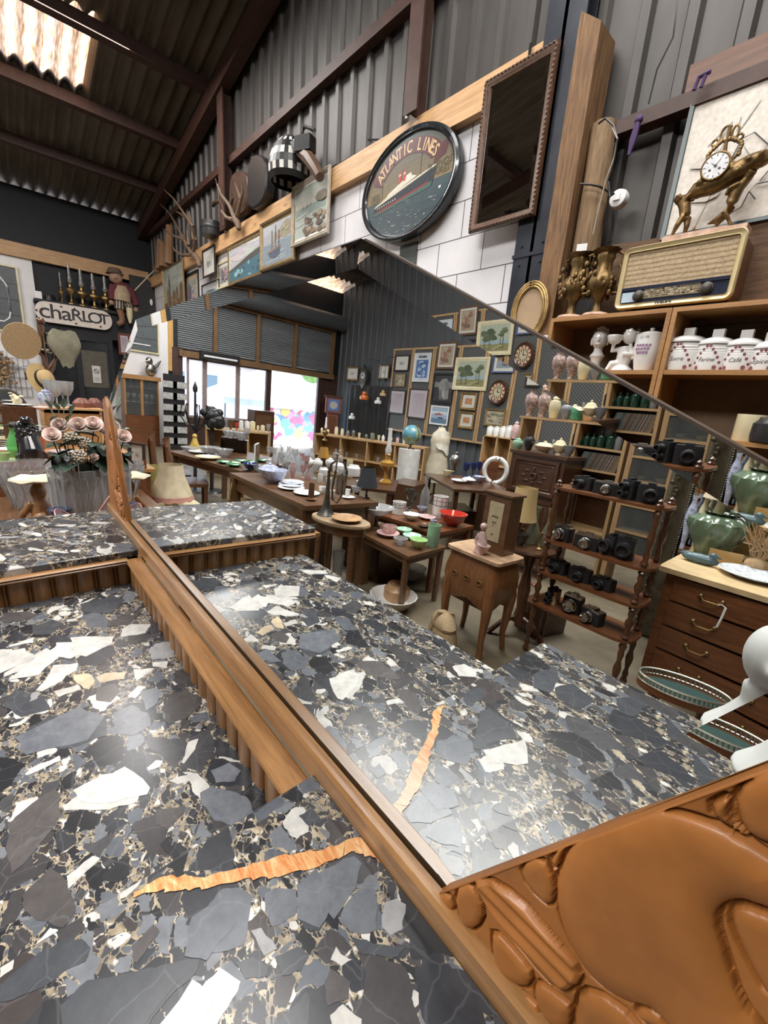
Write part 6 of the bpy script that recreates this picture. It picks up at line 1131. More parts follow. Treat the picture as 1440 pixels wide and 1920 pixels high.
# ---- things stored on top of the picture beam
zbm = zB1; yb_ = W-.14
def beam(px, py, dy=-.0): return at(px, py, 'y', yb_+dy)
antm = mat('antler_bone', (.13, .085, .055), .7, var=.5, sc=25)
def antlers(label, base, lines, y, skull):
    P = at(*base, 'y', y); t = thing('antlers', label, 'antlers', P); loc = lambda p, dy=0: tuple(at(*p, 'y', y-dy)-P)
    m = M(); m.tube([loc(p, .05) for p in skull], [.03, .045, .05, .035][:len(skull)], 10); build('skull', m, antm, t)
    for dy, pts in lines: m = M(); n = len(pts); m.tube([loc(p, .05+dy*i/n) for i, p in enumerate(pts)], [.032-.024*i/(n-1) for i in range(n)], 8); build('antler' if n > 3 else 'tine', m, antm, t)
antlers('wide stag antlers on the beam, left and larger of two', (372, 490), [(.2, [(362, 478), (366, 448), (362, 425), (345, 400), (325, 372), (308, 356)]), (-.05, [(360, 478), (348, 455), (335, 430), (318, 400), (300, 382)]), (.1, [(357, 478), (340, 478), (328, 470), (324, 463)]), (.1, [(355, 413), (340, 402), (331, 397)]), (.05, [(363, 450), (357, 410), (355, 396)]), (.1, [(345, 450), (325, 442), (307, 430)]), (.0, [(354, 460), (352, 440), (351, 415)])], W-.2, [(374, 500), (371, 487), (364, 478)])
antlers('smaller stag antlers on the beam beside black leather cases', (446, 430), [(.15, [(440, 410), (430, 385), (415, 365), (407, 345), (404, 335)]), (.05, [(444, 405), (450, 380), (455, 360), (454, 345)]), (.1, [(437, 412), (425, 408), (415, 395), (412, 390)]), (.1, [(431, 388), (436, 370), (432, 360)]), (.1, [(452, 372), (445, 355), (440, 342)])], W-.2, [(448, 430), (446, 420), (441, 410)])
def leather(label, name, quad, y, th=.12, mt_=black_m, cat='case'):
    ps = [at(*p, 'y', y) for p in quad]; c = sum(ps, Vector())/len(ps); c.z = min(p.z for p in ps); m = M(); pl_ = smooth([(p.x-c.x, p.z-c.z) for p in ps], 2); n = len(pl_); lv = [(-.02, .94), (-.0, 1), (th-.02, 1), (th, .94)]; cx, cz_ = sum(p[0] for p in pl_)/n, sum(p[1] for p in pl_)/n
    m.add([(cx+(x-cx)*s_, d, cz_+(z-cz_)*s_) for d, s_ in lv for x, z in pl_], [tuple(range(n)), tuple(range(3*n, 4*n))[::-1]]+[(i*n+j, (i+1)*n+j, (i+1)*n+(j+1) % n, i*n+(j+1) % n) for i in range(3) for j in range(n)]); return solo(name, m, mt_, label, cat, c)
brl = mat('brown_leather', (.055, .03, .02), .45, var=.4, sc=12)
leather('tall black leather saddle flap standing on the beam', 'saddle_flap', [(466, 398), (465, 340), (470, 296), (484, 288), (500, 298), (502, 330), (498, 380)], W-.22)
leather('brown leather saddle flap behind the smaller antlers', 'saddle_flap', [(430, 410), (432, 340), (440, 322), (460, 320), (468, 340), (468, 400)], W-.16, .08, brl)
P = beam(404, 432); P.z = zbm; m = M(); m.lathe([(.0, 0), (.16, 0), (.165, .04), (.17, .11), (.165, .2), (.05, .23), (0, .23)], n=24); m.lathe([(.171, .09), (.175, .1), (.175, .13), (.171, .14)], n=24); solo('hat_box', m, black_m, 'round black hat box with grey band left of the antlers', 'hat box', (P.x, W-.2, zbm)); m = M(); m.tube([tuple(at(px, py, 'y', W-.2)) for px, py in ((399, 385), (405, 378), (414, 378), (420, 390), (422, 425))], .03, 8); solo('horse_collar', m, brl, 'leather collar loop behind the smaller antlers', 'collar')
# black and white chequered lamp with chrome bracket
A, B = at(516, 360, 'y', W-.2), at(600, 330, 'y', W-.2); C_ = at(552, 352, 'y', W-.2); k = mpp(C_); r = 40*k; t = thing('chequered_lamp', 'black and white chequered dome shaped lampshade sitting on the beam', 'lampshade', (C_.x, W-.26, zbm)); m = M(); n, h = 32, 72*k
pr = [(.85, 0), (.98, .12), (1.0, .28), (.95, .45), (.85, .62), (.7, .78), (.5, .9), (.3, .98), (0, 1)]; hr = 7
for i in range(len(pr)-1):
    for j in range(n):
        m.cur = (.66, .64, .6) if (i % 2 == 1 and j % 2) else (.015, .015, .015); a0, a1 = 2*pi*j/n, 2*pi*(j+1)/n; m.add([(r*pr[q][0]*cos(a), r*pr[q][0]*sin(a), h*pr[q][1]) for q, a in ((i, a0), (i, a1), (i+1, a1), (i+1, a0))], [(0, 1, 2, 3)])
build('shade', m, paint('chequer_paint', .4, .1), t)
P = at(575, 290, 'y', W-.3); t = thing('horse_harness', 'black leather harness with chrome bar slung over the chequered shade', 'harness', P); loc = lambda a, b, dy=0: tuple(at(a, b, 'y', W-.3-dy)-P)
m = M(); m.box(loc(572, 272), (.2, .12, .14), .4); m.box(loc(555, 280), (.12, .1, .12), .2); build('pad', m, black_m, t); m = M(); m.tube([loc(562, 284), loc(580, 298), loc(594, 320), loc(600, 332)], [.05, .07, .06, .05], 8); build('strap', m, mat('worn_brown_leather', (.10, .055, .03), .5), t); m = M(); m.tube([loc(543, 288), loc(543, 272), loc(552, 264), loc(558, 270)], .018, 8); m.tube([loc(562, 280), loc(566, 255), loc(571, 238), (loc(590, 244))], .018, 8); build('bar', m, chrome, t)
for q, (px, py, l, rz) in enumerate(((296, 470, 60, .3), (305, 455, 70, -.1), (314, 450, 75, .15), (322, 440, 90, 0), (300, 485, 50, .5), (312, 478, 60, -.3))):
    A = at(px, py+l*.4, 'y', W-.12); A.y = W-.12-.06*(q % 2); k = mpp(A)*.8; m = M(); m.tube([(0, 0, 0), (.5*sin(rz), .05, l*k*.9)], [.09, .075], 9); solo('split_log', m, wood('split_log_wood', (.14, .075, .04), (.33, .19, .10), 'z', .8, 5, 0), ['leftmost', 'second', 'third', 'tallest', 'lowest', 'frontmost'][q]+' split log of the stack in the far corner above the beam', 'log', (A.x, A.y, zbm), 0, 'split logs on the beam')
cable('thin black cord snaking along the top of the beam', [(610, 320), (640, 305), (680, 282), (705, 270), (690, 262), (720, 262), (760, 235)], W-.12, .008, black_m)
# ================================================================ SHOP FLOOR, SEEN IN THE SIDEBOARD MIRROR
pine_r = wood('pale_pine', (.36, .22, .10), (.58, .38, .19), 'x', .5, 4, .05, 5); pine_z = wood('pale_pine_upright', (.36, .22, .10), (.56, .36, .18), 'z', .5, 4, .05, 5)
oldgrey = mat('dark_pewter', (.10, .095, .085), .38, .7, var=.4, sc=20); silverm = mat('tarnished_silver', (.42, .40, .37), .28, 1, var=.3)
mint = mat('mint_glaze', (.42, .66, .50), .2, var=.08, coat=.3); lime = mat('lime_glass', (.45, .68, .32), .15, coat=.4); cela = mat('celadon_green', (.27, .44, .30), .2, var=.12, coat=.3); greenp = mat('leaf_green_majolica', (.06, .20, .10), .25, var=.6, sc=30, coat=.3)
imari = mat('imari_glaze', (.34, .24, .21), .22, var=.95, sc=38, coat=.3); delft = mat('delft_glaze', (.42, .45, .60), .2); dkgreen = mat('dark_bottle_green', (.012, .045, .03), .08, coat=.5); amber = mat('amber_glass', (.38, .20, .04), .15, coat=.4); cobalt = mat('cobalt_glass', (.015, .03, .16), .1, coat=.5)
greyg = mat('grey_glaze', (.20, .21, .22), .3, var=.25); orangeg = mat('orange_ochre_glaze', (.42, .25, .13), .35, var=.4, sc=12); redg2 = mat('red_lustre_glass', (.52, .05, .03), .1, coat=.5); pinkc = mat('pink_china', (.58, .40, .38), .2, var=.4, sc=30); m_yel = mat('parchment', (.55, .40, .19), .7, var=.08); smoky = glass('smoked_green_glass', (.55, .6, .42), .45)
MK = dict(ch=china, cr=cream, gl=clear, cx=crystal, mi=mint, li=lime, ce=cela, gp=greenp, im=imari, de=delft, dg=dkgreen, am=amber, co=cobalt, gy=greyg, og=orangeg, rd=redg2, pk=pinkc, br=brass, pw=oldgrey, sv=silverm, bl=black_m, wd=walnut, dw=darkwood, sm=smoky, go=gold, pi=pinkg, sg=glass('green_glass'))
def rv(row, z, ax='z', group=None, cat=None):
    k_, px, pb, pt, wp, mk, name, label = row.split(None, 7); px, pb, pt, wp = map(float, (px, pb, pt, wp)); P = rat(px, pb, ax, z); k = rmpp(P); h, r = (pb-pt)*k, wp*k/2
    if ax == 'z': P.z = z+.0006
    o = pot(name, label, cat or name.split('_')[-1], P, k_, h, r, MK[mk], group, 0, 18)
    return o
def rows(txt, z, ax='z', group=None):
    for l in txt.strip().splitlines(): rv(l, z, ax, group)
def qtable(name, label, A, B, C, z, th, mt_, leg=.05, taper=.6, apron=0, cat='table', zleg=None):
    A, B, C = (Vector((p.x, p.y, 0)) for p in (A, B, C)); Dd = A+C-B; ct = (A+C)/2; t = thing(name, label, cat, ct); ps = [p-ct for p in (A, B, C, Dd)]
    if (ps[1]-ps[0]).cross(ps[2]-ps[1]).z < 0: ps = ps[::-1]
    m = M(); m.prism([(p.x, p.y) for p in ps], (0, 0, z-th), (1, 0, 0), (0, 1, 0), (0, 0, 1), th); build('tabletop', m, mt_, t)
    if apron: m = M(); m.prism([(p.x*.93, p.y*.93) for p in ps], (0, 0, z-th-apron), (1, 0, 0), (0, 1, 0), (0, 0, 1), apron); build('apron', m, mt_, t)
    for p in ps: m = M(); q = p*.9; m.box((q.x, q.y, (z-th)/2), (leg, leg, z-th), 0, taper); build('leg', m, mt_, t)
    return t, ct
zA = .74
qtable('long_table', 'long dark table with carved edge laden with glass and china', rat(430, 886, 'z', zA), rat(574, 949, 'z', zA), rat(710, 942, 'z', zA), zA, .035, walnut, .08, .9, .12)
qtable('dining_table', 'brown table behind the long carved table, set with green plates', rat(318, 846, 'z', zA), rat(452, 883, 'z', zA), rat(545, 866, 'z', zA), zA, .035, walnut, .07, .8, .08)
zB = .48; qtable('side_table', 'low brown table with tapered legs holding mint green dishes', rat(661, 991, 'z', zB), rat(766, 1044, 'z', zB), rat(837, 1025, 'z', zB), zB, .025, walnut, .04, .75, .05)
zR = .55; qtable('side_table', 'reddish brown table with the red glass bowl on it', rat(688, 958, 'z', zR), rat(822, 999, 'z', zR), rat(889, 986, 'z', zR), zR, .03, mahog, .045, .8, .04)
rows('''bowl 512 905 880 54 de china_bowl large blue and white oval bowl on the carved table
tureen 505 893 868 40 de tureen blue and white lidded tureen rising behind the large bowl
plate 546 917 913 50 ch plate lowest white plate of the stack beside the large bowl
plate 546 912 908 48 de plate middle blue edged plate of the stack
plate 547 908 903 46 ch plate topmost white plate of the stack beside the large bowl
plate 575 927 923 50 ch platter flat white platter behind the brown wooden cylinder
cyl 583 935 906 11 wd wooden_cylinder dark brown wooden cylinder on a round foot
plate 583 938 935 22 wd wooden_saucer flat wooden saucer under the brown cylinder
cup 604 926 912 14 ch teacup white teacup nearest the brown wooden cylinder
cup 625 934 919 14 ch teacup white teacup standing behind the trumpet bell
cup 650 931 917 14 ch teacup white teacup between trumpet and black shaded lamp
plate 652 934 931 28 ch saucer white saucer under the teacup right of the trumpet
bowl 668 923 912 22 cx cut_glass_bowl cut glass bowl left of the black shaded lamp
decanter 528 869 835 15 gl decanter clear decanter leftmost of the glass cluster
decanter 544 876 838 14 gl decanter clear decanter second of the glass cluster
bottle 559 884 846 13 gl bottle clear square bottle third of the glass cluster
carafe 540 862 836 14 gl carafe clear carafe behind the glass cluster
goblet 552 868 842 12 gl wine_glass wine glass at the back of the glass cluster
goblet 565 875 850 11 pi wine_glass pink tinted wine glass right of the square bottle
goblet 574 882 855 11 pi wine_glass pink tinted wine glass before the white teapots
vase 548 896 868 12 pi glass_vase small pink glass vase on the carved table
ginger 578 876 856 20 ch teapot white teapot leftmost behind the wine glasses
ginger 595 878 858 20 ch teapot white teapot middle behind the trumpet
ginger 618 876 857 18 ch teapot white teapot right behind the trumpet
jar 662 893 872 26 ch white_pot big white pot behind the trumpet coil
bowl 470 881 869 28 co fruit_bowl dark purple bowl at the corner of carved table
bowl 486 884 872 26 cx cut_glass_bowl cut glass bowl beside the dark purple bowl
goblet 640 905 880 13 gl wine_glass clear glass seen through the trumpet coil
jar 634 885 868 22 ch white_pot small white pot left of the big white pot
cyl 600 905 888 10 ch white_mug white mug beside the white platter''', zA)
rows('''plate 421 869 865 28 gp majolica_plate leftmost green leaf plate on the brown table
plate 439 875 870 30 gp majolica_plate green leaf plate nearest the table corner
plate 452 867 863 28 gp majolica_plate green leaf plate before the white framed picture
plate 470 869 865 26 gp majolica_plate green leaf plate right of the white framed picture
plate 490 866 862 26 gp majolica_plate rightmost green leaf plate on the brown table
plate 438 870 867 26 cr yellow_plate yellow plate among the green leaf plates
plate 390 861 856 46 cr platter pale platter at the left end of the brown table
bowl 393 852 838 40 cx cut_glass_bowl large cut glass bowl at the left end of brown table
bowl 420 857 842 34 cx cut_glass_bowl cut glass bowl left of the dark open box
plate 375 850 846 40 ch plate white plate beside the chair backs
bowl 355 846 838 30 cx cut_glass_bowl shallow cut glass bowl by the nearer chair
goblet 505 862 838 12 gl wine_glass clear goblet right of the white framed picture
carafe 515 866 840 12 gl carafe clear carafe near the right end of brown table
jar 520 853 833 18 gl glass_jar round glass jar behind the carafe''', zA)
P = rat(438, 848, 'z', zA); t = thing('open_box', 'dark open wooden box shelf carrying glass bowls', 'box', (P.x, P.y, zA), radians(115)); k = rmpp(P); w2, h2 = 24*k, 28*k
for a, b in (((-w2, -.1, 0), (-w2+.015, .1, h2)), ((w2-.015, -.1, 0), (w2, .1, h2)), ((-w2, -.1, h2-.015), (w2, .1, h2)), ((-w2, .09, 0), (w2, .1, h2))): m = M(); m.bx(a, b); build('board', m, darkwood, t)
zz = zA+h2
rows('''bowl 432 821 808 30 cx cut_glass_bowl cut glass bowl on the left of the dark open box
bowl 452 825 811 30 cx cut_glass_bowl cut glass bowl on the right of the dark open box
goblet 462 826 803 11 gl wine_glass clear goblet at the end of the dark open box''', zz)
P = rat(482, 866, 'z', zA); k = rmpp(P); framed('framed_print', 'white framed pale print standing among green plates', P, 40*k, 34*k, pi+.6, 9*k, m_white, 'seascape')
# lamp with black shade
def lamp(label, px, pb, ps, pt, wp, z, shade_m, base_m, base='stick', ax='z', bw=.35, top=.6):
    P = rat(px, pb, ax, z); k = rmpp(P); t = thing('table_lamp', label, 'lamp', P); h, s0, r = (pb-pt)*k, (pb-ps)*k, wp*k/2; build('base', lathe(base, s0+.01, r*bw, 18), base_m, t); m = M(); m.lathe([(r, s0), (r*.82, s0+(h-s0)*.4), (r*top, h)], n=28); m.f = m.f[:-2]; m.c = m.c[:-2]; m.mi = m.mi[:-2]; build('shade', m, shade_m, t); return t
lamp('small brass table lamp with black shade on the carved table', 686, 934, 912, 876, 40, zA, mat('black_shade', (.03, .034, .04), .6), darkwood, bw=.4)
# oval table with trumpet
zO = .74; C_ = rat(639, 973, 'z', zO); a = (rat(586, 962, 'z', zO)-rat(691, 986, 'z', zO)).length/2; t = thing('oval_table', 'small oval pale topped table carrying the trumpet', 'table', (C_.x, C_.y, 0)); dv = rat(691, 986, 'z', zO)-C_; t.rotation_euler = (0, 0, math.atan2(dv.y, dv.x)); m = M(); m.lathe([(a, 0), (a*1.02, .01), (a, .022)], (0, 0, zO-.022), 40, 1, .62); build('tabletop', m, wood('pale_worn_top', (.30, .20, .11), (.52, .40, .26), 'x', .5, 5), t)
m = M(); m.lathe([(a*.85, 0), (a*.85, .06)], (0, 0, zO-.08), 32, 1, .62); build('apron', m, walnut, t)
for g in (.6, 2.5, 3.8, 5.7): m = M(); m.tube([(a*.72*cos(g), a*.45*sin(g), zO-.03), (a*.76*cos(g), a*.48*sin(g), .4), (a*.7*cos(g), a*.44*sin(g), .0)], [.022, .018, .013], 8); build('leg', m, walnut, t)
P = rat(611, 965, 'z', zO); P.z = zO; k = rmpp(P); H = 112*k; t = thing('trumpet', 'old grey brass trumpet standing on its bell', 'trumpet', P, -.9); m = M(); m.lathe([(.062, 0), (.063, .004), (.045, .025), (.028, .06), (.017, .12), (.011, H*.55), (.010, H*.75)], n=24); build('bell', m, oldgrey, t)
lo = lambda a, b: (a*k, 0, b*k); m = M(); m.tube([lo(0, 80), lo(3, 96), lo(12, 103), lo(26, 100), lo(33, 84), lo(31, 60), lo(25, 35), lo(18, 24), lo(10, 30), lo(8, 50), lo(12, 85)], .007, 8); m.tube([lo(10, 75), lo(24, 80), lo(28, 60), lo(20, 40)], .006, 8); build('tubing', m, oldgrey, t); m = M(); m.tube([lo(12, 85), lo(13, 110)], .006); m.lathe([(.006, 0), (.012, .02), (.01, .022)], lo(13, 110), 12); build('mouthpiece', m, silverm, t)
for q in range(3): m = M(); m.tube([(17*k+.0, .0+.0, (42+q*0)*k), (17*k+.002, 0, 78*k)], .011, 10); m.v = [(x+q*.024, y+.012, z) for x, y, z in m.v]; build('valve', m, silverm, t)
rows('plate 650 977 970 58 og painted_plate ochre painted plate lying on the oval table', zO)
# dishes on the two low tables
rows('''plate 727 1005 998 44 pk saucer red and white saucer on the low brown table
cup 729 1001 985 29 pk teacup red and white teacup standing in its saucer
bowl 757 1001 991 30 mi mint_dish mint green scalloped dish at the back of the low table
plate 772 1010 1003 36 mi mint_dish flat mint green dish between cup and lime bowl
bowl 750 1021 1008 28 cx cut_glass_bowl small cut glass bowl left of the lime bowl
bowl 783 1028 1010 34 li lime_bowl lime green glass bowl on the low brown table
cyl 810 1024 982 24 ce celadon_vase tall celadon green cylinder vase at the table corner''', zB)
P = rat(704, 993, 'z', zB); k = rmpp(P); t = thing('centrepiece', 'cut glass dish raised on a scrolled metal stand', 'centrepiece', P); build('dish', M().lathe([(0, 30*k), (16*k, 31*k), (32*k, 44*k), (31*k, 45*k), (14*k, 34*k), (0, 33*k)], n=36, rib=.04, nr=16), crystal, t)
m = M(); m.tube([(0, 0, 6*k), (0, 0, 32*k)], [.02, .012]); [m.tube([(0, 0, 12*k), (8*k*cos(g), 8*k*sin(g), 10*k), (13*k*cos(g), 13*k*sin(g), 2*k)], .007) for g in (0, 2.1, 4.2)]; build('stand', m, oldgrey, t)
rows('''bowl 847 985 961 54 rd red_bowl red glass bowl with wide rim on the reddish table
plate 800 973 968 34 pk pink_dish pink dish behind the celadon vase
bowl 771 975 963 34 ch ruffled_bowl white ruffled glass bowl behind the mint dishes
plate 795 988 984 26 dw dark_plate small dark plate left of the celadon vase
cup 812 983 975 14 de small_cup small blue white cup behind the celadon vase
decanter 793 962 885 17 gl lamp_glass tall clear glass lamp chimney on the reddish table
bowl 790 964 950 20 de small_bowl blue white bowl at the foot of the tall lamp glass''', zR)
for px, pb, pt, wp, lab in ((747, 963, 940, 26, 'white mug with black grid lines, shorter one'), (822, 970, 929, 28, 'tall white vase with black grid lines')):
    P = rat(px, pb, 'z', zR); k = rmpp(P); h, r = (pb-pt)*k, wp*k/2; t = thing('grid_vase', lab, 'vase', P); build('body', lathe('cyl', h, r, 24), china, t); m = M(); [m.tube([(r*1.01*cos(g), r*1.01*sin(g), h*f_) for g in [2*pi*j/24 for j in range(25)]], .002, 4, False) for f_ in (.6, .8, .98)]; [m.tube([(r*1.01*cos(g), r*1.01*sin(g), h*.55), (r*1.01*cos(g), r*1.01*sin(g), h*.98)], .002, 4) for g in [2*pi*j/9 for j in range(9)]]; build('grid_lines', m, black_m, t)
P = rat(767, 962, 'z', zR); k = rmpp(P); t = thing('candelabra', 'branched dark metal candelabra on the reddish table', 'candelabra', P, .4); build('stem', lathe('stick', 46*k, 9*k, 16), oldgrey, t)
for s_, l in ((-1, 24), (1, 20), (-.5, 10), (.6, 30)): m = M(); m.tube([(0, 0, 26*k), (s_*l*.5*k, 0, 22*k), (s_*l*k, 0, 30*k), (s_*l*k, 0, 36*k)], .006); m.lathe([(.0, 0), (4*k, 2*k), (3*k, 7*k), (2*k, 7*k)], (s_*l*k, 0, 35*k), 10); build('arm', m, oldgrey, t)
# bombe chest
zC2 = .665; A, B, C3 = rat(838, 1019, 'z', zC2), rat(931, 1057, 'z', zC2), rat(985, 1046, 'z', zC2); ct = (A+C3)/2; U = (B-A).normalized(); Lx, Ly = (B-A).length/2, (C3-B).length/2; t = thing('bombe_chest', 'small inlaid bombe chest with marble top on curved legs', 'chest', (ct.x, ct.y, 0), math.atan2(U.y, U.x))
m = M(); pts = []
for i in range(40):
    g = 2*pi*i/40; c_, s_ = cos(g), sin(g); e = .28; pts.append((Lx*1.06*math.copysign(abs(c_)**e, c_), Ly*1.08*math.copysign(abs(s_)**e, s_)*(1+.05*cos(2*g))))
m.prism(pts, (0, 0, zC2-.02), (1, 0, 0), (0, 1, 0), (0, 0, 1), .02); build('marble_top', m, mat('rose_ochre_marble', (.46, .30, .19), .3, var=.4, sc=18), t); m = M()
inl = wood('inlaid_rosewood', (.12, .045, .015), (.30, .13, .05), 'z', .3, 5, .3); zlv = [(.36, .90), (.40, 1.0), (.47, 1.07), (.54, 1.05), (.60, .97), (zC2-.02, .95)]; n = 40
m.add([(x*s_*.93, y*s_*.93, z+(.04*abs(sin(2*math.atan2(y/Ly, x/Lx))) if i == 0 else 0)*-1) for i, (z, s_) in enumerate(zlv) for x, y in pts], [(i*n+j, i*n+(j+1) % n, (i+1)*n+(j+1) % n, (i+1)*n+j) for i in range(len(zlv)-1) for j in range(n)]+[tuple(range(n))[::-1]]); build('body', m, inl, t)
for sx in (-1, 1):
    for sy in (-1, 1): m = M(); m.tube([(sx*Lx*.80, sy*Ly*.80, .5), (sx*Lx*.84, sy*Ly*.84, .40), (sx*Lx*.84, sy*Ly*.84, .28), (sx*Lx*.80, sy*Ly*.8, .12), (sx*Lx*.88, sy*Ly*.88, .0)], [.03, .04, .03, .02, .018], 10); build('leg', m, inl, t)
for sx in (-.5, 0, .5): m = M(); [m.tube([(sx*Lx+.02*cos(g), -Ly*1.05*s9, .5+.015*sin(g)) for g in [2*pi*j/10 for j in range(11)]], .004, 5, False) for s9 in (1, -1)]; build('handle', m, brass, t)
P = rat(936, 1034, 'z', zC2); P = P*.7+ct*.3; P.z = zC2; k = rmpp(P); t = thing('clock_case', 'upright wooden cased panel clock on the bombe chest', 'clock', P, math.atan2(U.y, U.x)+pi); w2, h2 = 27*k, 112*k
m = M(); m.bx((-w2, -.06, .0), (w2, .07, h2-.012)); build('case', m, walnut, t); m = M(); m.bx((-w2-.012, -.07, h2-.012), (w2+.012, .08, h2)); build('cornice', m, walnut, t)
for y_, sg in ((-.062, -1), (.072, 1)): m = M(); m.cur = (.5, .42, .27); m.bx((-w2*.55, y_-.002, h2*.2), (w2*.55, y_+.002, h2*.85)); m.cur = (.2, .15, .1); [m.bx((random.uniform(-.3, .2)*w2, y_+sg*.003, h2*f_), (random.uniform(.0, .4)*w2, y_+sg*.0035, h2*(f_+.03))) for f_ in (.3, .45, .5, .6, .72)]; build('panel', m, m_paint, t)
P = rat(899, 1037, 'z', zC2); k = rmpp(P); m = M(); m.tube([(0, 0, 0), (.01, 0, 20*k), (0, 0, 42*k)], [12*k, 9*k, 6*k], 12); m.ball((0, 0, 52*k), 7*k); m.lathe([(4*k, 0), (9*k, 8*k), (13*k, 16*k), (11*k, 16*k), (0, 6*k)], (10*k, 4*k, 4*k), 14); m.tube([(-6*k, 0, 10*k), (-12*k, 0, 24*k), (-6*k, 0, 36*k)], 4*k); fuse(solo('porcelain_figure', m, pinkc, 'porcelain figure with a shell basket on the bombe chest', 'figurine', P), .005, 2)
# wicker creel and pot under the low table
P = rat(824, 1222, 'z', 0); k = rmpp(P); t = thing('wicker_basket', 'wicker creel basket with lid standing on the floor', 'basket', P, .5); wk = mat('wicker', (.36, .26, .15), .8, var=.35, sc=70, stretch=(1, 1, 3), bump=.4); h = 82*k; rx = 44*k
m = M(); m.lathe([(0, 0), (rx*.95, 0), (rx, .02), (rx*.9, h*.5), (rx*.72, h*.72)], n=32, sy=.6, rib=.015, nr=32); build('body', m, wk, t); m = M(); m.lathe([(rx*.8, h*.70), (rx*.82, h*.76), (rx*.6, h*.9), (rx*.2, h), (0, h)], n=32, sy=.6); build('lid', m, wk, t); m = M(); m.tube([(0, -rx*.5, h*.62), (0, -rx*.35, h*.95), (0, rx*.3, h*1.0), (0, rx*.55, h*.6)], .012, 6); build('strap', m, mat('tan_strap', (.30, .21, .12), .7), t)
rows('''bowl 735 1140 1112 90 ch wash_bowl wide white wash bowl on the floor under the low table
jar 742 1128 1092 50 og lidded_pot ochre and white lidded pot standing in the wash bowl
bowl 770 1085 1062 56 cx cut_glass_bowl cut glass bowl on the floor beside the low table leg''', .0)
rows('''tumbler 632 1082 1030 22 gl glass_jar clear glass jar on the floor under the oval table
tumbler 606 1075 1035 16 pw metal_beaker grey metal beaker on the floor under the oval table''', 0)
# pedestal table with vases
zP = .66; C_ = rat(998, 1027, 'z', zP); k = rmpp(C_); a = 42*k; t = thing('pedestal_table', 'round dark pedestal table behind the bombe chest', 'table', (C_.x, C_.y, 0)); m = M(); m.lathe([(a, 0), (a*1.04, .012), (a, .025)], (0, 0, zP-.025), 36); build('tabletop', m, darkwood, t); m = M(); m.lathe([(.05, .1), (.03, .2), (.045, .35), (.025, .5), (.06, zP-.025)], n=18); build('pedestal', m, darkwoodz, t)
for g in (0, 2.1, 4.2): m = M(); m.tube([(0, 0, .14), (.12*cos(g), .12*sin(g), .1), (.22*cos(g), .22*sin(g), .01)], .018); build('leg', m, darkwoodz, t)
rows('''carafe 995 1018 949 26 sm green_vase smoky green glass vase, left of two on the round table
carafe 1022 1024 952 24 sm green_vase smoky green glass vase, right of two on the round table
stick 1010 1030 998 12 br candlestick short brass candlestick on the round pedestal table
bowl 975 1022 1000 26 pw metal_bowl grey metal bowl on the left of the round table''', zP)
lamp('large lamp with yellow parchment shade behind the clock case', 968, 1025, 972, 912, 54, .62, m_yel, darkwood, bw=.2, top=.72)
P = rat(986, 1152, 'z', .0); k = rmpp(P); m = M(); m.tube([(24*k*cos(g), .02, 30*k+30*k*sin(g)) for g in [2*pi*j/24 for j in range(25)]], .012, 8, False); t = thing('round_mirror', 'round hand mirror with dark red rim leaning on the floor', 'mirror', P, pi+.5); build('rim', m, mat('dark_red_rim', (.22, .04, .05), .3), t); m = M(); m.flat([(23*k*cos(g), 30*k+29*k*sin(g)) for g in [2*pi*j/24 for j in range(24)]], (0, .01, 0), (1, 0, 0), (0, 0, 1)); build('glass', m, mirror('silvered_glass'), t)
# etagere with cameras
YE = -2.2; ze = (.365, .585, .80, 1.14); xe0, xe1 = -1.22, -.585; t = thing('etagere', 'turned wood whatnot shelf crowded with old cameras', 'shelf', ((xe0+xe1)/2, YE-.13, 0)); hw = (xe1-xe0)/2
for z in ze:
    m = M(); pts = [(hw*math.copysign(abs(cos(g))**.35, cos(g)), .14*math.copysign(abs(sin(g))**.4, sin(g))*(1-.14*cos(2*g)*abs(cos(g)))) for g in [2*pi*j/36 for j in range(36)]]; m.prism(pts, (0, 0, z-.016), (1, 0, 0), (0, 1, 0), (0, 0, 1), .016); build('shelf', m, mahog, t)
tp = [(0, .0)]+[(.5, .0), (1, .06), (.6, .14), (.8, .2), (.45, .3), (.9, .45), (1, .52), (.5, .66), (.8, .78), (.6, .84), (1, .93), (.5, 1)]
for z0, z1 in zip((0,)+ze, ze):
    for sx in (-1, 1):
        for sy in (-1, 1): m = M(); m.lathe([(a*.021+.001, z0+(z1-.016-z0)*b) for a, b in tp[1:]], (sx*(hw-.04), sy*.1, 0), 12); build('spindle', m, darkwoodz, t)
for sx in (-1, 1):
    for sy in (-1, 1): m = M(); m.lathe([(.02, 0), (.022, .01), (.01, .02), (.016, .032), (0, .045)], (sx*(hw-.04), sy*.1, ze[3]), 12); build('finial', m, darkwoodz, t)
cbl = mat('black_crackle', (.018, .018, .02), .4, var=.3, sc=60); csv = mat('satin_chrome', (.5, .49, .47), .25, 1)
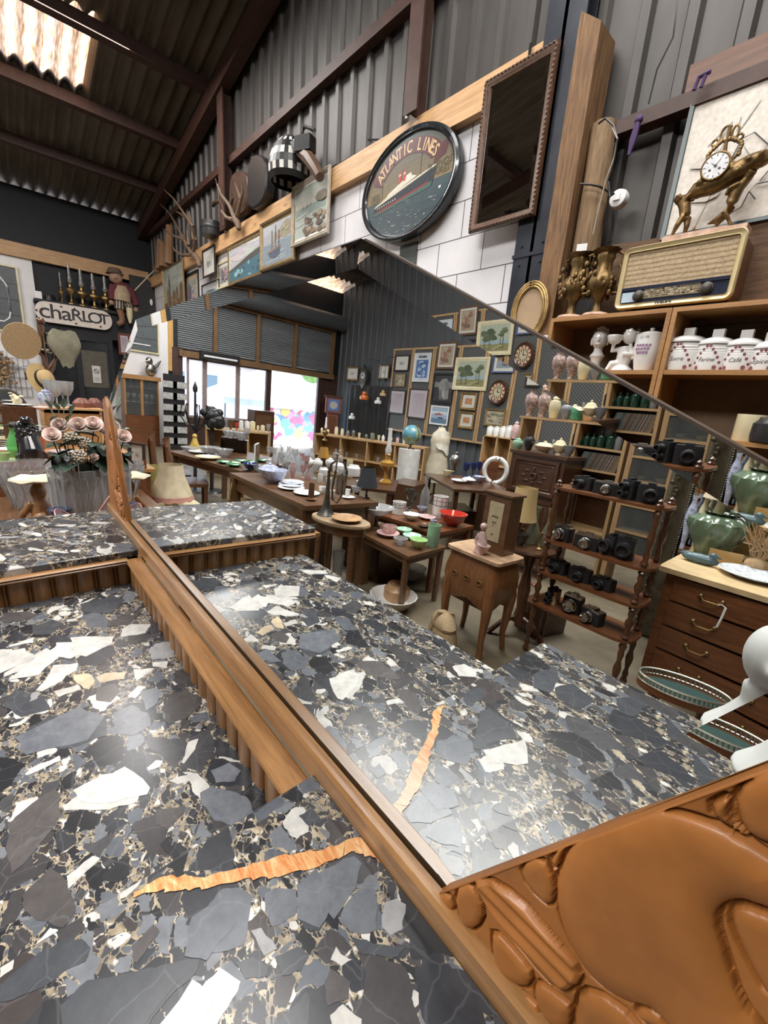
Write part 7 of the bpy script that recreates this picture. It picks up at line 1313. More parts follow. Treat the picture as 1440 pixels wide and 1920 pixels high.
def camera(label, px, py, z, wp, hp, body, lens=1, rz=0, kind=0):
    P = rat(px, py, 'y', YE-.1); k = rmpp(P); P.z = z; w2, h = wp*k/2, hp*k; P.y += random.uniform(-.02, .03); t = thing('camera', label, 'camera', P, pi+rz); m = M(); m.prism(rr_(2*w2, .07, .012, 3), (0, 0, 0), (1, 0, 0), (0, 1, 0), (0, 0, 1), h*.8); build('body', m, body, t); m = M(); m.bx((-w2*.92, -.03, h*.8), (w2*.92, .03, h*.9)); m.bx((-w2*.3, -.025, h*.9), (w2*.3, .025, h)); build('top_plate', m, csv if kind == 1 else cbl, t)
    for q in range(lens): m = M(); rl = h*(.3 if lens == 1 else .17); m.lathe([(rl*1.1, 0), (rl*1.1, .012), (rl, .014), (rl*.95, .045), (rl*.75, .047), (rl*.55, .03), (0, .028)], n=20); m.v = [(x, -.035-zz_, y+h*(.42 if lens == 1 else .25+.38*q)) for x, y, zz_ in m.v]; m.f = [f_[::-1] for f_ in m.f]; build('lens', m, csv if kind else cbl, t)
for a in (('black folding camera, left end of the top tier', 1092, 912, ze[3], 38, 26, cbl, 1, .2, 0), ('black and chrome camera with strap, second on the top tier', 1137, 918, ze[3], 46, 26, cbl, 1, -.2, 1), ('twin lens black camera upright on the top tier', 1181, 924, ze[3], 24, 40, cbl, 2, .3, 0), ('black cine camera box, right end of the top tier', 1217, 932, ze[3], 44, 38, cbl, 1, -.3, 0),
          ('black camera with big bright lens ring, second tier left', 1056, 1012, ze[2], 32, 32, cbl, 1, .2, 1), ('chrome topped camera in the middle of the second tier', 1103, 1022, ze[2], 44, 30, cbl, 1, -.1, 1), ('black bellows camera upright on the second tier', 1144, 1032, ze[2], 22, 40, cbl, 1, .3, 0), ('black box camera at the right end of the second tier', 1170, 1038, ze[2], 32, 44, cbl, 1, -.1, 0),
          ('dark camera at the left end of the third tier', 1047, 1072, ze[1], 34, 26, cbl, 1, .2, 0), ('dark camera in the middle of the third tier', 1086, 1090, ze[1], 40, 26, cbl, 1, -.1, 0), ('dark camera beside papers on the third tier', 1130, 1106, ze[1], 38, 24, cbl, 1, .2, 0),
          ('cream fronted twin lens camera on the lowest tier', 1033, 1130, ze[0], 20, 32, mat('cream_front', (.55, .45, .28), .5), 2, .1, 0), ('folding camera with chrome shutter on the lowest tier', 1070, 1146, ze[0], 34, 36, cbl, 1, 0, 1), ('camera with chrome ringed lens, lowest tier right', 1113, 1160, ze[0], 40, 30, cbl, 1, .3, 1)): camera(*a)
# commode, framed mirror, vase
zM = .76; A = rat(1248, 1062, 'z', zM); yf = A.y; t = thing('commode', 'brown chest of drawers with thick cream marble top', 'chest of drawers', (A.x+.45, yf-.34, 0), pi); m = M(); m.prism(rr_(.96, .72, .03, 4), (0, 0, zM-.03), (1, 0, 0), (0, 1, 0), (0, 0, 1), .03); build('marble_top', m, mat('cream_marble', (.58, .43, .24), .3, var=.25, sc=9), t); m = M(); m.bx((-.44, -.31, .08), (.44, .34, zM-.03)); build('carcass', m, mahog, t)
for q in range(4):
    z0 = .1+q*.157; m = M(); m.grid(lambda u, v: (-.39+.78*u, -.325-.022*sin(pi*u)-.004*sin(2*pi*u), z0+.142*v), 16, 1); m.bx((-.39, -.325, z0), (.39, -.31, z0+.142)); d_ = build('drawer', m, mahog, t); m = M(); m.tube([(-.05+.2, -.345, z0+.085), (-.03+.2, -.365, z0+.07), (.03+.2, -.365, z0+.07), (.05+.2, -.345, z0+.085)], .005, 6); m.ball((.15, -.34, z0+.085), .014, 8, 6); m.ball((.25, -.34, z0+.085), .014, 8, 6); build('handle', m, brass, d_)
for sx in (-1, 1): m = M(); m.box((sx*.38, -.26, .04), (.08, .08, .08)); build('foot', m, mahog, t)
P = rat(1361, 1140, 'y', yf+.05); m = M(); m.tube([(0, 0, 0), (-.004, .002, -.06), (-.012, 0, -.12)], .006, 6); m.tube([(0, 0, 0), (-.02, 0, .01), (-.035, 0, 0)], .003, 5); solo('price_tag', m, white_tag, 'white twisted price tag hanging from the commode handle', 'tag', P)
YF = yf-.74; x0 = rat(1262, 885, 'y', YF).x; zt_f = rat(1262, 868, 'y', YF).z+.06; fw = .16; W_, H_ = 1.25, zt_f; t = thing('gilt_mirror_frame', 'huge dark carved mirror frame standing behind the commode', 'mirror', (x0+W_/2, YF, 0), pi); fmx = mat('blackened_gilt', (.085, .07, .045), .4, .5, var=.5, sc=14, bump=.15)
m = M(); m.frame(W_, H_, [(0, 0), (0, .03), (.02, .05), (.05, .055), (.09, .035), (.12, .03), (.14, .04), (.15, .02), (.16, .0)], (0, 0, H_/2)); build('frame', m, fmx, t); m = M()
for sx in (-1, 1):
    for q in range(70): m.ball((sx*(W_/2-.148), -.038, .08+q*(H_-.2)/69), .008, 6, 4)
build('bead_row', m, silverm, t); m = M(); rnd = random.Random(5)
for sx in (-1, 1):
    for z in [.1+.03*q for q in range(14)]+[H_-.1-.03*q for q in range(14)]: m.ball((sx*(W_/2-.05+rnd.uniform(-.025, .025)), -.055, z), (rnd.uniform(.008, .018), .012, rnd.uniform(.008, .02)), 7, 5)
build('carving', m, fmx, t); m = M(); m.bx((-W_/2+.15, -.004, .15), (W_/2-.15, .0, H_-.15)); build('glass', m, mirror('silvered_glass'), t); m = M(); m.bx((-W_/2+.02, .002, .02), (W_/2-.02, .02, H_-.02)); build('backing', m, darkwood, t)
P = rat(1328, 1040, 'z', zM); P.z = zM; k = rmpp(P); m = M(); r, h = 45*k, 82*k; m.lathe([(0, 0), (r*.42, 0), (r*.5, h*.06), (r*.8, h*.35), (r, h*.66), (r*.97, h*.8), (r*.7, h*.92), (r*.45, h*.95), (r*.62, h), (r*.55, h*1.0), (r*.36, h*.94), (0, h*.8)], n=96, rib=.06, nr=10, tw=16); solo('twisted_vase', m, mat('grey_green_glaze', (.115, .165, .105), .2, var=.3, sc=8, coat=.4), 'large grey green vase with spiral lobes on the commode', 'vase', P)
P = rat(1310, 1056, 'z', zM); k = rmpp(P); m = M(); m.ball((0, 0, 9*k), (30*k, 12*k, 10*k)); m.ball((-18*k, 0, 20*k), (7*k, 6*k, 6*k)); m.tube([(-22*k, 0, 20*k), (-31*k, 0, 18*k)], [3*k, 1.5*k]); m.tube([(20*k, 0, 12*k), (34*k, 0, 13*k)], [7*k, 1*k]); fuse(solo('duck_figurine', m, mat('blue_grey_glaze', (.07, .12, .14), .3), 'blue grey duck figurine before the spiral vase', 'figurine', P, pi), .004, 2)
P = rat(1356, 1057, 'z', zM); k = rmpp(P); m = M(); m.box((0, 0, 12*k), (50*k, .02, 24*k)); solo('wooden_plaque', m, wood('yellow_wood', (.40, .24, .08), (.58, .38, .15), 'x', .5), 'small yellow wooden block right of the duck figurine', 'plaque', P, -.2)
P = rat(1408, 1084, 'z', zM); P.z = zM; k = rmpp(P); t = thing('patterned_dish', 'white dish with blue hatching and dark underside on the commode', 'dish', P); build('dish', lathe('plate', 10*k, 52*k, 36), mat('hatched_glaze', (.55, .58, .62), .25, var=.5, sc=45), t); build('foot', M().lathe([(20*k, 0), (26*k, 3*k), (0, 3*k)], n=20), black_m, t)
P = rat(1436, 1060, 'z', zM); k = rmpp(P); m = M(); [m.ball((random.uniform(-22, 22)*k, random.uniform(-8, 8)*k, random.uniform(4, 22)*k), random.uniform(6, 11)*k, 8, 6) for q in range(12)]; fuse(solo('green_figurine', m, mat('pale_green_glaze', (.38, .44, .34), .25, coat=.3), 'pale green china animal at the right end of the commode', 'figurine', P), .005, 2)
P = rat(1422, 1045, 'y', yf-.5); P.z = zM; m = M(); rnd = random.Random(9); [m.tube([(0, 0, 0), (rnd.uniform(-.05, .05), rnd.uniform(-.02, .02), .12), (rnd.uniform(-.12, .12), rnd.uniform(-.04, .04), rnd.uniform(.2, .3))], [.004, .003, .002], 4) for q in range(40)]; m.ball((0, 0, .04), (.06, .05, .05)); solo('dried_grasses', m, straw, 'sheaf of dried grasses behind the green china animal', 'dried flowers', P)
P = rat(1350, 950, 'y', yf-.62); P.z = zM; k = rmpp(P); hh = rat(1350, 936, 'y', yf-.62).z-zM; t = thing('table_lamp', 'cream shaded lamp behind the spiral vase', 'lamp', P); build('base', lathe('vase', hh, .035, 16), cream, t); m = M(); m.lathe([(29*k, 0), (19*k, 30*k)], (0, 0, hh), 28); m.f = m.f[:-2]; m.c = m.c[:-2]; m.mi = m.mi[:-2]; build('shade', m, mat('cream_shade', (.58, .50, .36), .7, var=.05), t)
for px, lab in ((1300, 'tall blue white vase left of the cream shaded lamp'), (1322, 'tall cream vase beneath the cream lamp shade')): P = rat(px, 950, 'y', yf-.62); P.z = zM; pot('slender_vase', lab, 'vase', P, 'baluster', rat(px, 930, 'y', yf-.62).z-zM, .03, delft if px == 1300 else cream)
# low oval tray table and white bust near the sideboard
zT2 = .52; a_, b_ = rat(1196, 1268, 'z', zT2), rat(1368, 1328, 'z', zT2); c_ = (a_+b_)/2; L2 = (a_-b_).length/2; t = thing('oval_tray_table', 'low oval table with green leather top and pierced brass rail', 'table', (c_.x, c_.y, 0), math.atan2(b_.y-a_.y, b_.x-a_.x)); m = M(); m.lathe([(L2, 0), (L2*1.03, .012), (L2, .025)], (0, 0, zT2-.025), 48, 1, .5); build('tabletop', m, mahog, t); m = M(); m.lathe([(L2*.86, 0), (L2*.86, .002), (0, .002)], (0, 0, zT2), 48, 1, .46); build('leather_inset', m, mat('green_leather', (.022, .05, .045), .35), t)
m = M()
for z, r in ((.006, .004), (.03, .005)): m.tube([(L2*cos(g), L2*.5*sin(g), zT2+z) for g in [2*pi*j/60 for j in range(61)]], r, 5, False)
for j in range(60): g = 2*pi*j/60; m.tube([(L2*cos(g), L2*.5*sin(g), zT2), (L2*cos(g), L2*.5*sin(g), zT2+.03)], .003, 4)
build('gallery_rail', m, mat('pale_gallery_metal', (.36, .34, .28), .35, .8), t)
for g in (.7, 2.4, 3.9, 5.6): m = M(); m.tube([(L2*.75*cos(g), L2*.36*sin(g), zT2-.02), (L2*.7*cos(g), L2*.34*sin(g), 0)], [.018, .011]); build('leg', m, mahog, t)
P = Vector((.004, -.575, ZU+.001)); m = M(); m.lathe([(0, 0), (.07, 0), (.075, .012), (.05, .02)], n=24); m.tube([(0, 0, .015), (-.0, 0, .05), (0, 0, .085), (-.005, 0, .12), (-.01, 0, .15)], [.06, .078, .056, .034, .032], 18); m.ball((-.012, .0, .2), (.042, .05, .055), 18, 12); m.ball((-.012, .052, .192), (.008, .01, .012)); fuse(solo('plaster_bust', m, mat('white_plaster', (.62, .63, .60), .6, var=.06), 'smooth white plaster bust on the near marble slab, shown at the mirror edge', 'bust', P), .005, 3)
# carved oak cabinet, pine shelves
YC = -3.6; x0, x1, zc0 = -2.37, -1.80, 1.235; t = thing('carved_cabinet', 'dark carved oak cabinet with panelled doors', 'cabinet', ((x0+x1)/2, YC-.2, 0), pi); hw = (x1-x0)/2; m = M(); m.bx((-hw, -.2, 0), (hw, .2, zc0-.03)); build('carcass', m, darkwood, t); m = M(); m.bx((-hw-.02, -.225, zc0-.03), (hw+.02, .2, zc0)); build('top', m, darkwood, t)
for z0, z1 in ((.08, .78), (.83, zc0-.06)):
    m = M(); m.bx((-hw+.04, -.215, z0), (hw-.04, -.2, z1)); m.frame(hw*2-.08, z1-z0, [(0, 0), (0, .02), (.03, .02), (.045, .005), (.06, .012), (.075, 0)], (0, -.21, (z0+z1)/2)); d_ = build('door', m, darkwood, t); m = M(); zc_ = (z0+z1)/2; m.tube([(.03*cos(g), -.225, zc_+.03*sin(g)) for g in [2*pi*j/14 for j in range(15)]], .008, 6, False); [m.ball((.085*cos(g)*1.3, -.22, zc_+.07*sin(g)), (.03 if abs(cos(g)) > .5 else .012, .008, .012 if abs(cos(g)) > .5 else .025), 8, 5) for g in [pi*j/4 for j in range(8)]]; build('carving', m, darkwood, d_)
YH = -4.0; zs1, zs2, zs3 = 1.585, 1.345, 1.13; xl_, xm_, xr_ = -2.58, -1.93, -1.45; t = thing('pine_shelves', 'open pine shelves with painted vases on top and green bottles', 'shelves', ((xl_+xr_)/2, YH, 0)); ox = (xl_+xr_)/2
for nm, a, b in (('upright', (xl_, -.3, 0), (xl_+.03, 0, zs1-.025)), ('upright', (xm_-.015, -.3, 0), (xm_+.015, 0, zs1-.025)), ('upright', (xr_-.03, -.3, 0), (xr_, 0, zs1-.025)), ('shelf', (xl_-.02, -.3, zs1-.025), (xr_+.02, .005, zs1)), ('shelf', (xm_+.015, -.3, zs2-.02), (xr_-.03, 0, zs2)), ('shelf', (xm_+.015, -.3, zs3-.02), (xr_-.03, 0, zs3)), ('shelf', (xl_+.03, -.3, zs3+.06), (xm_-.015, 0, zs3+.08)), ('shelf', (xl_+.03, -.3, .5), (xm_-.015, 0, .52)), ('shelf', (xm_+.015, -.3, .5), (xr_-.03, 0, .52)), ('back_panel', (xm_+.015, -.31, .5), (xr_-.03, -.3, zs1-.025))): m = M(); m.bx((a[0]-ox, a[1], a[2]), (b[0]-ox, b[1], b[2])); build(nm, m, pine_z if nm == 'upright' else darkwood if nm == 'back_panel' else pine_r, t)
def yrow(txt, y, z):
    for l in txt.strip().splitlines():
        k_, px, pb, pt, wp, mk, name, label = l.split(None, 7); P = rat(float(px), float(pb), 'y', y); k = rmpp(P); P.z = z+.0006; pot(name, label, name.split('_')[-1], P, k_, (float(pb)-float(pt))*k, float(wp)*k/2, MK[mk], None, 0, 20)
yrow('''baluster 992 777 729 24 im imari_vase red and white painted vase, leftmost on the pine shelf top
baluster 1016 779 730 24 im imari_vase red and white painted vase, second on the pine shelf top
ginger 1037 780 737 22 cr ginger_jar cream lidded jar with painted sprig on the pine shelf top
vase 1060 782 753 22 gy grey_vase plain grey vase on the pine shelf top
jar 1080 784 755 23 gp green_jar dark green patterned jar on the pine shelf top
pot 1104 786 752 28 og ochre_pot ochre and cream pot on the pine shelf top
ginger 1127 787 754 20 de figurine_jar blue white lidded jar, rightmost on the pine shelf top''', YH-.1, zs1)
yrow('''bottle 1077 832 804 11 bl dark_bottle black bottle, leftmost in the bottle row
bottle 1087 834 818 9 dg green_bottle short dark green bottle next to the black one
bottle 1098 835 810 11 dg green_bottle dark green bottle, second green one from the left
bottle 1110 837 812 11 dg green_bottle dark green bottle, third green one from the left
bottle 1124 840 808 15 dg green_bottle tall wide green bottle in the middle of the row
bottle 1142 842 808 16 dg green_bottle tall wide green bottle beside the clear one
bottle 1157 844 811 13 gy clear_bottle smoky clear bottle, rightmost in the row''', YH-.1, zs2)
yrow('''ginger 970 836 815 20 ce teapot squat green teapot at the left end of the carved cabinet
vase 991 838 810 19 bl dark_vase black vase beside the green teapot
tureen 1020 844 822 36 cr tureen large cream lidded tureen on the carved cabinet
decanter 1038 828 801 12 gl decanter clear stoppered decanter behind the cream tureen
tureen 1048 846 814 24 cr tureen round cream lidded pot right of the decanter
bowl 1066 848 828 22 gy bird_dish blue grey dish at the right end of the carved cabinet''', YC-.15, zc0)
yrow('''tumbler 986 818 796 10 gl tumbler clear tumbler, left of three behind the dark vase
tumbler 997 819 797 10 gl tumbler clear tumbler, middle of three behind the dark vase
tumbler 1008 820 798 10 gl tumbler clear tumbler, right of three behind the dark vase''', YH-.1, zs3+.08)
rnd = random.Random(11)
for q in range(30):
    f_ = q/29; x = xm_+.05+f_*(xr_-xm_-.11); m = M(); lean = .055; h = .165; m.cur = rnd.choice([(.42, .33, .24), (.25, .1, .07), (.5, .45, .38), (.12, .13, .15), (.3, .25, .2), (.45, .25, .12), (.2, .24, .22)]); th = .006
    m.add([(a+b, y, z) for z, b in ((0, 0), (h, lean)) for a in (0, th) for y in (-.12, .12)], [(0, 1, 3, 2), (4, 6, 7, 5), (0, 4, 5, 1), (2, 3, 7, 6), (1, 5, 7, 3), (0, 2, 6, 4)])
    solo('record_sleeve', m, m_paint, 'thin record sleeve leaning in the packed row on the pine shelves', 'record', (x, YH-.13, zs3), 0, 'row of record sleeves')
xg0, xg1 = -1.42, -1.02; t = thing('glazed_cabinet', 'pine framed glazed cabinet beside the open pine shelves', 'cabinet', ((xg0+xg1)/2, YH, 0)); hw = (xg1-xg0)/2
for nm, a, b in (('upright', (-hw, -.25, 0), (-hw+.045, 0, 1.8)), ('upright', (hw-.045, -.25, 0), (hw, 0, 1.8)))+tuple(('shelf', (-hw+.045, -.25, z), (hw-.045, 0, z+.022)) for z in (.3, .6, .85, 1.08, 1.3, 1.5, 1.78)): m = M(); m.bx(a, b); build(nm, m, pine_z if nm == 'upright' else pine_r, t)
m = M(); m.bx((-hw+.02, -.26, .3), (hw-.02, -.25, 1.79)); build('back_panel', m, mat('dark_back', (.03, .026, .022), .7), t); m = M(); m.bx((-hw+.045, -.012, .32), (hw-.045, -.008, 1.78)); build('pane', m, glass('window_pane'), t)
for q, (x, z) in enumerate(((-1.3, 1.102), (-1.14, 1.102), (-1.28, 1.322), (-1.15, 1.322))): pot('silver_dish', ('left', 'right')[q % 2]+' silver dish on the '+('lower', 'upper')[q//2]+' shelf of the glazed cabinet', 'dish', (x, YH-.13, z), 'bowl', .04, .05, silverm)
# ---- pegboard wall with pictures
YO = OPP+.14; mesh_m, nt, b = nodes('black_wire_mesh'); L = nt.links; ck = nd(nt, 'ShaderNodeTexChecker', Scale=28); ck.inputs['Color1'].default_value = (.035, .035, .036, 1); ck.inputs['Color2'].default_value = (.11, .11, .108, 1); L.new(coord(nt), ck.inputs['Vector']); L.new(ck.outputs[0], b.inputs['Base Color']); b.inputs['Roughness'].default_value = .6; MATS['mesh'] = mesh_m
tops = [(739, 656), (777, 652), (817, 650), (867, 646), (918, 643)]; xs = [rat(px, py, 'y', YO).x for px, py in tops]; step = xs[-1]-xs[-2]; xs += [xs[-1]+step*q for q in (1, 2, 3)]; zt_p = sum(rat(px, py, 'y', YO).z for px, py in tops[:4])/4
for q in range(len(xs)-1):
    a, b_ = xs[q], xs[q+1]; t = thing('display_panel', (['leftmost', 'second', 'third', 'fourth', 'fifth', 'sixth', 'seventh'][q])+' black mesh display panel in pale wooden frame on the far wall', 'panel', ((a+b_)/2, YO-.02, .95), pi, 'mesh display panels'); w_ = abs(b_-a); h_ = zt_p-.95
    m = M(); m.frame(w_-.015, h_, [(0, 0), (0, .03), (.05, .03), (.05, 0)], (0, 0, h_/2)); build('frame', m, pine_z, t); m = M(); m.bx((-w_/2+.05, -.01, .05), (w_/2-.05, 0, h_-.05)); build('mesh', m, mesh_m, t)
def wp(px0, py0, px1, py1, fm, kind, label, mount=0, fw=.035, style='flat', y=YO+.02, name='framed_picture'):
    a, b_ = rat(px0, (py0+py1)/2, 'y', y), rat(px1, (py0+py1)/2, 'y', y); c = (px0+px1)/2; z1, z0 = rat(c, py0, 'y', y).z, rat(c, py1, 'y', y).z
    return framed(name, label, ((a.x+b_.x)/2, y, z0), abs(b_.x-a.x), z1-z0, pi, fw, fm, kind, mount=mount, style=style)
for a in ((741, 666, 767, 696, darkf, 'print', 'pale print near the top of the leftmost mesh panel', .06), (741, 701, 760, 725, goldf, 'house', 'small gilt framed picture midway on the leftmost mesh panel'), (731, 731, 759, 776, darkf, 'letter', 'framed document with tiny rows of text, leftmost of the pair'), (776, 662, 807, 716, m_white, 'blue', 'blue and white lettered poster on the second mesh panel', 0, .02),
          (766, 729, 801, 785, darkf, 'letter', 'larger framed document under the blue poster'), (820, 641, 855, 692, walnut, 'abstract', 'wooden framed brown abstract picture topping the third mesh panel', .05, .05), (811, 700, 851, 757, blackf, 'elephant', 'black framed picture of a grey elephant', 0, .06), (807, 761, 841, 797, m_white, 'sunset', 'white framed picture with blue sea and red stripe', 0, .04),
          (852, 670, 916, 732, cream, 'trees', 'large cream framed painting of round trees by a lake', 0, .09, 'step'), (864, 736, 894, 769, gold, 'red', 'small deep gilt frame below the tree painting', .06, .06, 'step'), (860, 772, 889, 804, gold, 'red', 'gilt framed orange picture lowest on the fourth mesh panel', .06, .06, 'step'), (925, 659, 967, 699, mat('blue_frame', (.06, .09, .2), .4), 'boat', 'blue framed boat print above the round clock', .07),
          (909, 767, 947, 800, goldf, 'house', 'gilt framed country scene below the round clock', 0, .05, 'step'), (986, 697, 1015, 725, darkf, 'print', 'small print just behind the leftmost painted vases', .05), (651, 688, 672, 713, gold, 'print', 'small gilt framed print left of the hanging wall clock', .08, .05, 'flat', OPP+.1), (711, 685, 729, 710, goldf, 'print', 'small framed print right of the hanging wall clock', .08, .03, 'flat', OPP+.1)): wp(*a)
P = rat(935, 736, 'y', YO+.03); k = rmpp(P); t = thing('wall_clock', 'round red and cream wall clock in dark wooden case', 'clock', P, pi); r = 19*k; m = M(); m.lathe([(r, 0), (r*1.05, .03), (r*.95, .07), (r*.85, .05)], n=36); m.v = [(x, -z, y*1.15) for x, y, z in m.v]; m.f = [f_[::-1] for f_ in m.f]; build('case', m, darkwood, t)
m = M(); m.cur = (.24, .05, .04); disc(m, (0, 0), r*.86, -.055); m.cur = (.55, .46, .3); disc(m, (0, 0), r*.6, -.056)
for q in range(12): a = q*pi/6; m.cur = (.6, .5, .3); m.box((r*.72*sin(a), -.057, r*.72*cos(a)), (.05, .002, .05)); m.cur = (.03, .02, .02); m.box((r*.48*sin(a), -.057, r*.48*cos(a)), (.02, .002, .05))
m.flat([(-.012, 0), (.012, 0), (.004, r*.5), (-.004, r*.5)], (0, -.06, 0), (1, 0, 0), (0, 0, 1)); m.flat([(-.012, 0), (.012, 0), (.004, r*.35), (-.004, r*.35)], (0, -.06, 0), (0, 0, 1), (-1, 0, 0)); build('dial', m, m_paint, t)
P = rat(684, 705, 'y', OPP+.12); k = rmpp(P); t = thing('hanging_clock', 'ornate dark hanging wall clock with pale pointed dial', 'clock', P, pi); m = M(); m.prism([(-11*k, -4*k), (-7*k, -16*k), (0, -24*k), (7*k, -16*k), (11*k, -4*k), (10*k, 8*k), (4*k, 14*k), (0, 20*k), (-4*k, 14*k), (-10*k, 8*k)], (0, 0, 0), (1, 0, 0), (0, 0, 1), (0, -1, 0), .08); build('case', m, oldgrey, t); m = M(); m.cur = (.55, .54, .52); disc(m, (0, 0), 6*k, -.085, 20); m.cur = (.04, .04, .04); m.box((0, -.088, 2*k), (.03, .002, 6*k)); m.box((1.5*k, -.088, 0), (4*k, .002, .03)); build('dial', m, m_paint, t)
# black curtain, hanging shades, tall clock, street side pieces
a, b_ = rat(660, 722, 'y', OPP+.12), rat(728, 815, 'y', OPP+.12); m = M(); m.grid(lambda u, v: (a.x+(b_.x-a.x)*u, OPP+.14+.04*sin(u*60), .3+(a.z-.3)*v), 80, 1); solo('curtain', m, black_m, 'black curtain hanging below the small wall prints', 'curtain')
for px, py, wp_, mk, lab in ((683, 743, 18, mat('orange_glass', (.65, .16, .03), .15, coat=.4), 'orange glass pendant lampshade before the black curtain'), (660, 781, 13, china, 'white glass pendant lampshade, lower left of the orange one'), (709, 752, 14, china, 'white fringed pendant lampshade right of the orange one'), (718, 738, 12, m_yel, 'tan round pendant lampshade near the mesh panels')):
    P = rat(px, py, 'y', OPP+.45); k = rmpp(P); t = thing('pendant_lamp', lab, 'lamp', P); r = wp_*k/2; build('shade', M().lathe([(r*.9, -r*.7), (r, -r*.3), (r*.8, r*.15), (r*.35, r*.3), (r*.5, r*.6), (r*.4, r*.9), (.02, r)], n=24), mk, t); m = M(); m.tube([(0, 0, r), (0, 0, r+.9), (0, -.44, r+.95)], .008, 5); build('cord', m, black_m, t)
a, b_ = rat(735, 752, 'y', OPP+.3), rat(707, 790, 'y', OPP+.3); t = thing('tall_case_clock', 'reddish tall case clock beside the open street bay', 'clock', rat(626, 745, 'y', -7.7), radians(120)); P = t.location.copy(); t.location.z = 0; H = P.z+.05
m = M(); m.bx((-.24, -.13, 0), (.24, .15, .5)); m.bx((-.18, -.1, .5), (.18, .12, H-.55)); m.bx((-.25, -.14, H-.55), (.25, .15, H-.06)); build('case', m, mat('red_brown_case', (.20, .07, .05), .4), t); m = M(); m.bx((-.29, -.17, H-.06), (.29, .17, H)); build('cornice', m, darkwood, t); m = M(); m.cur = (.1, .2, .5); m.bx((-.17, -.145, H-.48), (.17, -.14, H-.12)); m.cur = (.5, .48, .4); disc(m, (0, H-.3), .12, -.146); build('dial', m, m_paint, t); m = M(); m.bx((-.12, -.105, .6), (.12, -.1, H-.65)); build('door', m, mahog, t)
# counters under the panels
def counter(label, px0, py0, px1, py1, z, dep, hgt, bays, legs_z=0):
    A, B = rat(px0, py0, 'z', z), rat(px1, py1, 'z', z); d = Vector((B.x-A.x, B.y-A.y, 0)); Ln = d.length; u = d.normalized(); n_ = Vector((-u.y, u.x, 0)); back = n_ if n_.y < 0 else -n_; c = (A+B)/2+back*dep/2; ang = math.atan2(u.y, u.x)
    if Vector((sin(ang), -cos(ang), 0)).dot(back) > 0: ang += pi
    t = thing('shelf_counter', label, 'counter', (c.x, c.y, 0), ang); h = Ln/2; z0 = z-hgt
    for nm, a, b in [('top', (-h, -dep/2, z-.03), (h, dep/2, z)), ('shelf', (-h, -dep/2+.01, z-hgt*.55), (h, dep/2, z-hgt*.55+.02)), ('shelf', (-h, -dep/2+.01, z0), (h, dep/2, z0+.02)), ('back_panel', (-h, dep/2-.02, z0), (h, dep/2-.01, z-.03)), ('plinth', (-h+.02, -dep/2+.04, 0), (h-.02, dep/2-.04, z0))]+[('upright', (-h+(2*h-.025)*q/bays, -dep/2+.005, z0), (-h+(2*h-.025)*q/bays+.025, dep/2-.02, z-.03)) for q in range(bays+1)]:
        if b[2] > a[2]+.005: m = M(); m.bx(a, b); build(nm, m, pine_r, t)
    return A, B, back, z
c1 = counter('pale pine shelf counter running diagonally before the mesh panels', 590, 812, 797, 840, .88, .42, .8, 4); c2 = counter('long pine counter along the foot of the mesh panels', 698, 793, 905, 819, 1.06, .3, .5, 3); c3 = counter('pine counter under the left street windows', 385, 801, 505, 812, .86, .45, .8, 3)
rnd = random.Random(21)
def fill(c, n, kinds, hs, nm, lab, group, mats_, f0=.03, f1=.97):
    A, B, back, z = c
    for q in range(n): f_ = f0+(f1-f0)*q/(n-1); P = A.lerp(B, f_)+back*rnd.uniform(.07, .2); P.z = z+.0006; h = rnd.uniform(*hs); pot(nm, (ORD[q] if q < 12 else 'number %d' % (q+1))+' from the left '+lab, nm.split('_')[-1], P, rnd.choice(kinds), h, h*rnd.uniform(.22, .34), MK[rnd.choice(mats_)], group, 0, 12)
fill(c2, 22, ['bottle', 'vase', 'decanter', 'baluster'], (.1, .2), 'perfume_bottle', 'of the small bottles on the counter below the mesh panels', 'small bottles below the mesh panels', ['am', 'gl', 'ch', 'wd', 'sv', 'og', 'pk'])
fill(c1, 14, ['bowl', 'ginger', 'vase', 'jar'], (.1, .2), 'ornament', 'of the ornaments on the diagonal pine counter', 'ornaments on the diagonal counter', ['ch', 'cr', 'gl', 'gp', 'sv', 'pk', 'sm'], .05, .8); fill(c3, 12, ['jar', 'vase', 'bowl', 'can'], (.1, .22), 'jar', 'of the jars below the street windows', 'jars below the street windows', ['ch', 'mi', 'rd', 'cr', 'wd', 'gl'])
A, B, back, z = c1
for q in range(8): P = A.lerp(B, .08+.10*q)+back*.2; P.z = z-.44+.0206; pot('tumbler', ORD[q]+' from the left glass on the middle shelf of the diagonal counter', 'glass', P, 'tumbler', .1, .035, clear, 'glasses inside the diagonal counter', 0, 12)
lamp('orange stained oil lamp with clear chimney before the diagonal counter', 605, 884, 858, 838, 22, .78, amber, darkwood)
def oil(label, px, pb, pt, wp_, z, mk): P = rat(px, pb, 'z', z); k = rmpp(P); h, r = (pb-pt)*k, wp_*k/2; t = thing('oil_lamp', label, 'oil lamp', P); build('base', lathe('oillamp', h, r, 18), mk, t); build('chimney', lathe('chimney', h, r, 14), china, t)
oil('tall oil lamp with white chimney and amber font', 722, 905, 804, 30, .74, amber); oil('oil lamp with clear chimney at the left end of the diagonal counter', 609, 826, 783, 13, .88, brass)
